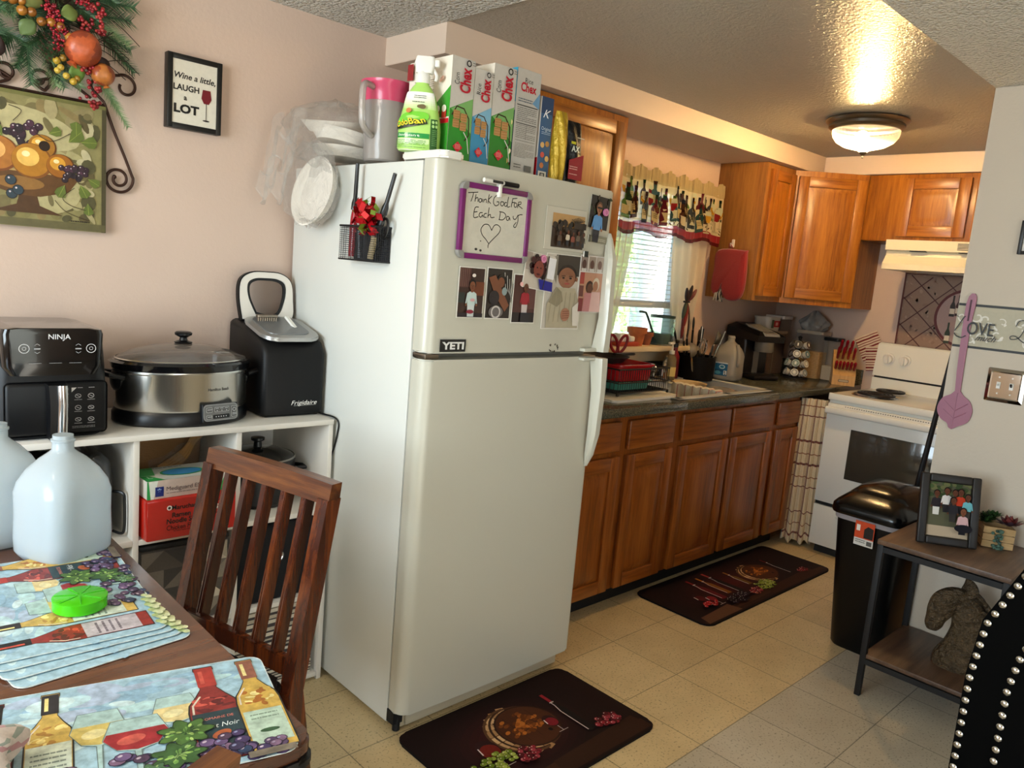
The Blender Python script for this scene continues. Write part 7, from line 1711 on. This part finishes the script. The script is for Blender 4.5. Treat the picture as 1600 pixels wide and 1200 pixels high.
# ---------------------------------------------------------------- side table and what stands on it
rust = wood('rustic_brown', '#3c2a1e', '#5a4231', '#755a44', 'x', .5, fine=35)
t = thing('side_table', 'rustic brown two tier side table with black metal legs by the grey wall', 'side table', (.66, -1.795, 0)); tx, ty = .215, .21
MB().box((-tx, -ty, .582), (tx, ty, .6), .002).build('tabletop', rust, t)
MB().box((-tx+.008, -ty+.008, .148), (tx-.008, ty-.008, .164), .002).build('lower_shelf', rust, t)
for x in (-tx+.012, tx-.012):
    for y in (-ty+.012, ty-.012): MB().box((x-.01, y-.01, 0), (x+.01, y+.01, .5815), .001).build('leg', black_mt, t)
for z in (.556, .126):
    m = MB()
    for y in (-ty+.012, ty-.012): m.box((-tx+.02, y-.009, z), (tx-.02, y+.009, z+.02))
    for x in (-tx+.012, tx-.012): m.box((x-.009, -ty+.02, z), (x+.009, ty-.02, z+.02))
    m.build('frame_rails', black_mt, t)
fr_c = (.608, -1.755, .6005)
t = thing('framed_photo', 'dark framed group photo standing on the side table', 'photo frame', fr_c, radians(-54.3))
t.rotation_euler = (radians(-13), 0, radians(-54.3))
fw, fh = .1, .252; fmat = mat('frame_brown', '#1e1a17', .45)
for a, b in (((-fw, -.02, 0), (-fw+.03, 0, fh)), ((fw-.03, -.02, 0), (fw, 0, fh)), ((-fw+.03, -.02, 0), (fw-.03, 0, .03)), ((-fw+.03, -.02, fh-.03), (fw-.03, 0, fh))): MB().box(a, b, .006, 3).build('frame_rail', fmat, t)
m = MB('#2a2018'); m.box((-fw+.005, -.004, .005), (fw-.005, .002, fh-.005)); m.frame((-fw+.028, -.0045, .028), (1, 0, 0), (0, 0, 1)); W2, H2 = .144, .196
m.rect(0, 0, W2, H2, '#5c5a44'); m.rect(0, 0, W2, H2*.2, '#b8a48a'); R = random.Random(3)
for i in range(30): m.ell(R.uniform(0, W2), R.uniform(H2*.75, H2), .012, .008, R.choice(['#4a5a34', '#3c4a2c', '#6a6a44']), 0, 8)
for x, y, c, p in ((.2, .78, '#2c262a', '#d8d4cc'), (.42, .84, '#d8d2cc', '#2a2628'), (.6, .82, '#34302e', '#3a342e'), (.72, .84, '#b83a20', '#2a2628'), (.88, .76, '#6ab0b8', '#3a342e'), (.55, .68, '#2a282c', '#34302e')): person2d(m, W2*x, H2*y, .0125, skin2, c, pants=p)
person2d(m, W2*.78, H2*.5, .0135, skin1, '#d0a8a8', pants='#1c1a20'); m.ell(W2*.8, H2*.2, .03, .014, '#1c1a20'); m.build('photo', paint('matte_photo', .7, spec=.15), t)
MB().bar((0, .004, .2), (0, .075, .03), .04, .004).build('stand', fmat, t)
t = thing('succulent_planter', 'small wooden crate planter of artificial succulents beside the photo frame', 'planter', (.795, -1.86, .6005), radians(-62))
crate = wood('crate_wood', '#8a6a42', '#a98858', '#c0a070', 'x', .7)
m = MB()
for k in range(3): m.box((-.05, -.045, .002+k*.026), (.05, -.038, .025+k*.026)); m.box((-.05, .038, .002+k*.026), (.05, .045, .025+k*.026)); m.box((-.05, -.038, .002+k*.026), (-.043, .038, .025+k*.026)); m.box((.043, -.038, .002+k*.026), (.05, .038, .025+k*.026))
m.box((-.044, -.039, 0), (.044, .039, .06)); m.build('crate', crate, t)
R = random.Random(8)
def rosette(m, c, r, n, cols, lift=.8):
    for i in range(n):
        a = i*2.4; k = sqrt((i+1)/n); d = Vector((cos(a)*k, sin(a)*k, lift*(1.15-k))).normalized()*r*(.45+.55*k); s = d.cross(Vector((0, 0, 1))).normalized()*r*.2; c0 = Vector(c); m.c(R.choice(cols))
        u = Vector((0, 0, r*.1)); m.F([m.V(c0), m.V(c0+d*.55+s), m.V(c0+d), m.V(c0+d*.55-s)]); m.F([m.V(c0-u), m.V(c0+d*.55-s-u*.5), m.V(c0+d), m.V(c0+d*.55+s-u*.5)])
m = MB()
for i in range(9): rosette(m, (R.uniform(-.045, .01), R.uniform(-.03, .03), .085+R.uniform(0, .035)), .03, 18, ['#2f4a22', '#3d5c2a', '#24401e'])
m.build('green_succulent', leafp, t, norm=False)
m = MB(); rosette(m, (.035, -.01, .085), .055, 26, ['#6a2c2c', '#7c3a34', '#58404a'], 1.1); m.build('red_succulent', leafp, t, norm=False)
m = MB('#3c5448')
for i in range(40): a = R.uniform(0, 6.28); z = R.uniform(-.01, .07); m.c(R.choice(['#3c5448', '#4a6656', '#2c4238'])); m.ball((.0+R.gauss(0, .008), -.052+R.gauss(0, .005), z), .006, n=7, m=5)
m.build('trailing_succulent', leafp, t)
# horse head bust
t = thing('horse_bust', 'bronze brown horse head bust on the lower shelf of the side table', 'sculpture', (.655, -1.835, .1645), radians(-58)); t.scale = (1.12, 1.0, .86)
brz = mat('carved_bronze', '#54442f', .5, .15, bump=(46, 1.0, .03), var=(30, .5))
def tubeloft(pts, n=20):
    """pts: (x, z, width across y, depth in the xz plane)"""
    m = MB(); rings = []
    for i, (x, z, wy, dp) in enumerate(pts):
        a = pts[max(0, i-1)]; b = pts[min(len(pts)-1, i+1)]; tx_, tz_ = b[0]-a[0], b[1]-a[1]; l = sqrt(tx_*tx_+tz_*tz_); nx, nz = -tz_/l, tx_/l
        rings.append([(x + nx*dp*cos(2*pi*j/n), wy*sin(2*pi*j/n), z + nz*dp*cos(2*pi*j/n)) for j in range(n)])
    m.loft(rings); return m
def sp4(P, n=5): 
    q = spline([(a, b, c) for a, b, c, d in P], n); w = spline([(d, 0, 0) for a, b, c, d in P], n); return [(p[0], p[1], p[2], e[0]) for p, e in zip(q, w)]
m = tubeloft(sp4([(.03, 0, .075, .095), (.028, .04, .07, .09), (.03, .1, .05, .068), (.03, .17, .04, .055), (.018, .235, .036, .05), (-.005, .285, .03, .042), (-.03, .3, .03, .036), (-.05, .275, .036, .042), (-.062, .23, .032, .04), (-.072, .19, .026, .03), (-.076, .16, .024, .026), (-.078, .14, .016, .016)]))
m.M = Matrix.Identity(4)
for sy_ in (-1, 1):
    m.tube(spline([(.004, sy_*.018, .31), (.014, sy_*.03, .345), (.006, sy_*.026, .385)], 4), [.015, .0165, .017, .016, .0145, .012, .009, .005, .001], 8); m.ball((-.045, sy_*.03, .268), .008, n=10, m=6); m.ball((-.078, sy_*.017, .158), .006, n=8, m=5); m.tube(spline([(-.03, sy_*.03, .285), (-.045, sy_*.036, .28), (-.06, sy_*.03, .262)], 4), .005, 6)
m.tube(spline([(-.09, 0, .15), (-.075, .012, .135), (-.062, .018, .145)], 4), .006, 6)
m.build('horse_head', brz, t, angle=60)
m = MB(); R = random.Random(10)
for i in range(34):
    f = i/33; z = .32 - .26*f; x = .02 + .05*sin(pi*f*.7) + .02; yy = R.uniform(-.035, .035)
    m.tube(spline([(x-.02, yy*.6, z+.01), (x+.012, yy, z-.02), (x+.02+R.uniform(0, .02), yy*1.4, z-.06), (x+.03+R.uniform(0, .03), yy*1.5, z-.085)], 3), [.009, .009, .009, .008, .008, .007, .006, .005, .004, .002], 6)
m.build('mane', brz, t, angle=60)
m = tubeloft(sp4([(.11, .0, .06, .06), (.12, .06, .045, .05), (.125, .12, .035, .042), (.118, .17, .03, .036), (.1, .2, .026, .03), (.083, .185, .024, .026), (.072, .16, .02, .02), (.066, .14, .014, .014)]))
for v in m.bm.verts: v.co.y -= .02
for sy_ in (-1, 1): m.tube([(.112, -.02+sy_*.016, .205), (.116, -.02+sy_*.02, .228), (.112, -.02+sy_*.017, .245)], [.009, .008, .001], 7); m.ball((.085, -.02+sy_*.022, .19), .005, n=8, m=5)
m.build('foal_head', brz, t, angle=60)
# ---------------------------------------------------------------- black nailhead chair in the foreground
vel = mat('black_velvet', '#030303', .9, spec=.08); nail = mat('nail_silver', '#c9c6bf', .18, 1)
t = thing('accent_chair', 'black upholstered chair with silver nailhead trim, cut off by the picture corner', 'chair', (-.36, -2.45, 0))
prof = [(.335, .14), (.336, .6), (.322, .74), (.262, .885), (.2, .945), (0, .975)]
side = prof + [(-a, b) for a, b in prof[-2::-1]]
m = MB(); m.loft([[(-.04, y, z) for y, z in side], [(.055, y, z) for y, z in side]]); m.build('back', vel, t, angle=30)
MB().box((.0555, -.3, .3), (.52, .3, .47), .04, 4).build('seat', vel, t)
for x in (.0, .47):
    for y in (-.29, .29): MB().box((x-.02, y-.02, 0), (x+.02, y+.02, .3 if x > .1 else .139), .003).build('leg', black_pl, t)
def along2(P, step):
    out = []; acc = 0
    for (a, b), (c, d) in zip(P, P[1:]):
        l = sqrt((c-a)**2+(d-b)**2); s = acc
        while s < l: out.append((a+(c-a)*s/l, b+(d-b)*s/l)); s += step
        acc = s - l
    return out
nl = None
for inset, tr in ((.010, (1, 1)), (.086, None)):
    c0 = (0, .5); P = []
    for y, z in prof:
        P.append((y - inset, z - inset*(.55 if z > .7 else 0)))
    for y, z in along2(P, .0285):
        if nl is None:
            m = MB(); m.lathe([(.0085, 0), (.008, .003), (.0055, .0055), (.001, .0065)], n=14); m2 = m.build('nailhead', nail, t, (-.0402, y, z), (0, -pi/2, 0)); nl = m2
        else:
            o = nl.copy(); COL.objects.link(o); o.parent = t; o.location = (-.0402, y, z)
        if y > .012: o = nl.copy(); COL.objects.link(o); o.parent = t; o.location = (-.0402, -y, z)
# ---------------------------------------------------------------- on the grey wall
XW = XP - .0008
t = thing('wallpaper_border', 'wallpaper border strip with black edge lines and script words on the grey wall', 'wallpaper border', (XW, -1.5875, 1.294))
m = MB(); m.step = .00008; m.frame((0, 0, 0), (0, -1, 0), (0, 0, 1)); LB, HB = 1.9, .168
m.rect(0, 0, LB, HB, '#b3ab92'); m.rect(0, HB-.011, LB, HB-.002, '#141414'); m.rect(0, .0, LB, .009, '#141414')
def curl(cx, cy, s, a, mir=1, col='#ddd8ca'):
    pts = [(cx + mir*s*(.2+.8*i/16)*cos(a+4.6*i/16), cy + s*(.2+.8*i/16)*sin(a+4.6*i/16)) for i in range(17)]; m.stroke(pts, s*.24, col)
R = random.Random(19)
for k in range(10):
    x0 = .07 + k*.19
    for dx, dy, s, a, mr_ in ((-.05, .115, .02, .5, 1), (-.035, .06, .026, 3.5, 1), (.0, .12, .022, 1.2, -1), (.03, .11, .024, 0, 1), (.055, .09, .02, 2.4, -1), (.075, .06, .024, 1.0, 1), (.085, .105, .016, 4, 1), (.03, .045, .022, 5, 1), (-.01, .035, .02, 2, -1)):
        curl(x0+dx, dy, s, a, mr_); m.ell(x0+dx+s*.6, dy-s*.5, s*.35, s*.2, '#e4dfd2', a)
for k, (w1, w2) in enumerate((('OVE', 'much'), ('', ''))):
    x0 = .012 + k*.185*1.05; fl = [(x0+.03, .125), (x0+.012, .132), (x0+.004, .12), (x0+.02, .11), (x0+.028, .118)]
    if k == 0: m.stroke([(p[0], p[1]) for p in spline([(.004, .06, 0), (.015, .083, 0), (.028, .112, 0), (.034, .118, 0)], 5)], .0035, '#161616'); m.stroke([(p[0], p[1]) for p in spline([(.004, .052, 0), (.012, .042, 0), (.03, .037, 0), (.045, .046, 0)], 5)], .0042, '#161616'); m.stroke([(.004, .118), (.012, .112)], .002, '#161616')
    else: m.stroke([(p[0], p[1]) for p in spline([(x0-.004, .098, 0), (x0+.004, .118, 0), (x0+.022, .12, 0), (x0+.026, .1, 0), (x0+.012, .06, 0), (x0-.012, .05, 0), (x0-.016, .06, 0), (x0, .062, 0), (x0+.03, .042, 0), (x0+.05, .05, 0)], 6)], .0032, '#161616')
    if w1: m.text(w1, x0+.078 + (0 if k == 0 else .004), .076, .046, '#161616', w=.03*len(w1), bold=.008); m.text(w2, x0+.1, .043, .021, '#161616', shear=.5, bold=.008)
m.build('border_strip', printm, t)
t = thing('leaf_fly_swatter', 'mauve leaf shaped fly swatter hanging on the grey wall', 'fly swatter', (XW-.0035, -1.637, 1.05), -pi/2)
mv = mat('mauve_plastic', '#9c6478', .4, sheen=.1)
pts = [(.0, -.072), (.018, -.058), (.05, -.035), (.06, .005), (.048, .042), (.022, .062), (.008, .078), (-.008, .078), (-.022, .062), (-.05, .042), (-.062, .0), (-.045, -.036), (-.02, -.05), (-.012, -.066)]
sp_ = [(p[0], p[1]) for p in spline([(a, b, 0) for a, b in pts + pts[:1]], 4)][:-1]
m = MB(); m.loft([[(a, -.0, b) for a, b in sp_], [(a, -.006, b) for a, b in sp_]])
for a, b in (((0, -.06), (0, .08)), ((0, -.03), (.04, .0)), ((0, -.03), (-.04, 0)), ((0, .0), (.042, .035)), ((0, 0), (-.042, .035))): m.tube([(a[0], -.006, a[1]), (b[0], -.0065, b[1])], .0018, 5)
m.build('blade', mv, t)
m = MB(); m.loft([[(x-w, y, z), (x+w, y, z), (x+w, y-.008, z), (x-w, y-.008, z)] for x, y, z, w in ((0, 0, .07, .009), (-.004, 0, .15, .011), (-.008, 0, .3, .013), (-.008, 0, .36, .0145), (-.006, 0, .41, .016), (-.004, 0, .437, .013), (-.003, 0, .449, .005))]); m.build('handle', mv, t, angle=60)
m = MB(); m.box((-.0095, -.0088, .345), (-.0035, -.0078, .425)); m.build('hanging_slot', mat('slot_dark', '#4a2c38', .6), t)
t = thing('light_switch', 'mirrored square double toggle light switch plate on the grey wall', 'light switch', (XW, -1.787, 1.172), -pi/2)
mir = mat('mirror_plate', '#c8c6be', .06, 1)
m = MB(); m.loft([[(x, 0, z) for x, z in rr2(-.062, -.062, .062, .062, .003, 1)], [(x, -.003, z) for x, z in rr2(-.062, -.062, .062, .062, .003, 1)], [(x, -.009, z) for x, z in rr2(-.05, -.05, .05, .05, .003, 1)], [(x, -.007, z) for x, z in rr2(-.046, -.046, .046, .046, .003, 1)]]); m.build('plate', mir, t, angle=10)
for x in (-.021, .021):
    MB().box((x-.006, -.0105, -.012), (x+.006, -.006, .012)).build('switch_slot', white_pl, t); MB().bar((x, -.008, 0), (x, -.02, .008), .006, .008, bev=.001).build('toggle', black_pl if x > 0 else white_pl, t)
    for z in (-.03, .03): MB().cyl((x, -.0085, z), (x, -.006, z), .003, n=10).build('screw', nickel, t)
t = thing('wall_picture', 'black framed picture on the grey wall, only its edge in view', 'picture', (XW, -1.9, 1.71), -pi/2)
m = MB('#d8d2c8'); m.box((-.14, -.006, -.05), (.14, 0, .05)); m.build('print', printm, t)
for a, b in (((-.15, -.016, -.06), (-.138, 0, .06)), ((.138, -.016, -.06), (.15, 0, .06)), ((-.138, -.016, .048), (.138, 0, .06)), ((-.138, -.016, -.06), (.138, 0, -.048))): MB().box(a, b, .001).build('frame_rail', bl_m, t)
t = thing('broom', 'black handled broom leaning in the gap behind the grey wall edge', 'broom', (1.34, -1.36, 0))
d0, d1 = Vector((0, -.0, .03)), Vector((-.04, -.115, 1.285))
MB().tube([d0, d0.lerp(d1, .5), d1], [.014, .013, .009], 10).build('handle', black_mt, t); m = MB(); m.box((-.02, -.1, 0), (.02, .1, .06), .008); m.build('brush', mat('broom_bristle', '#2a2826', .9), t)
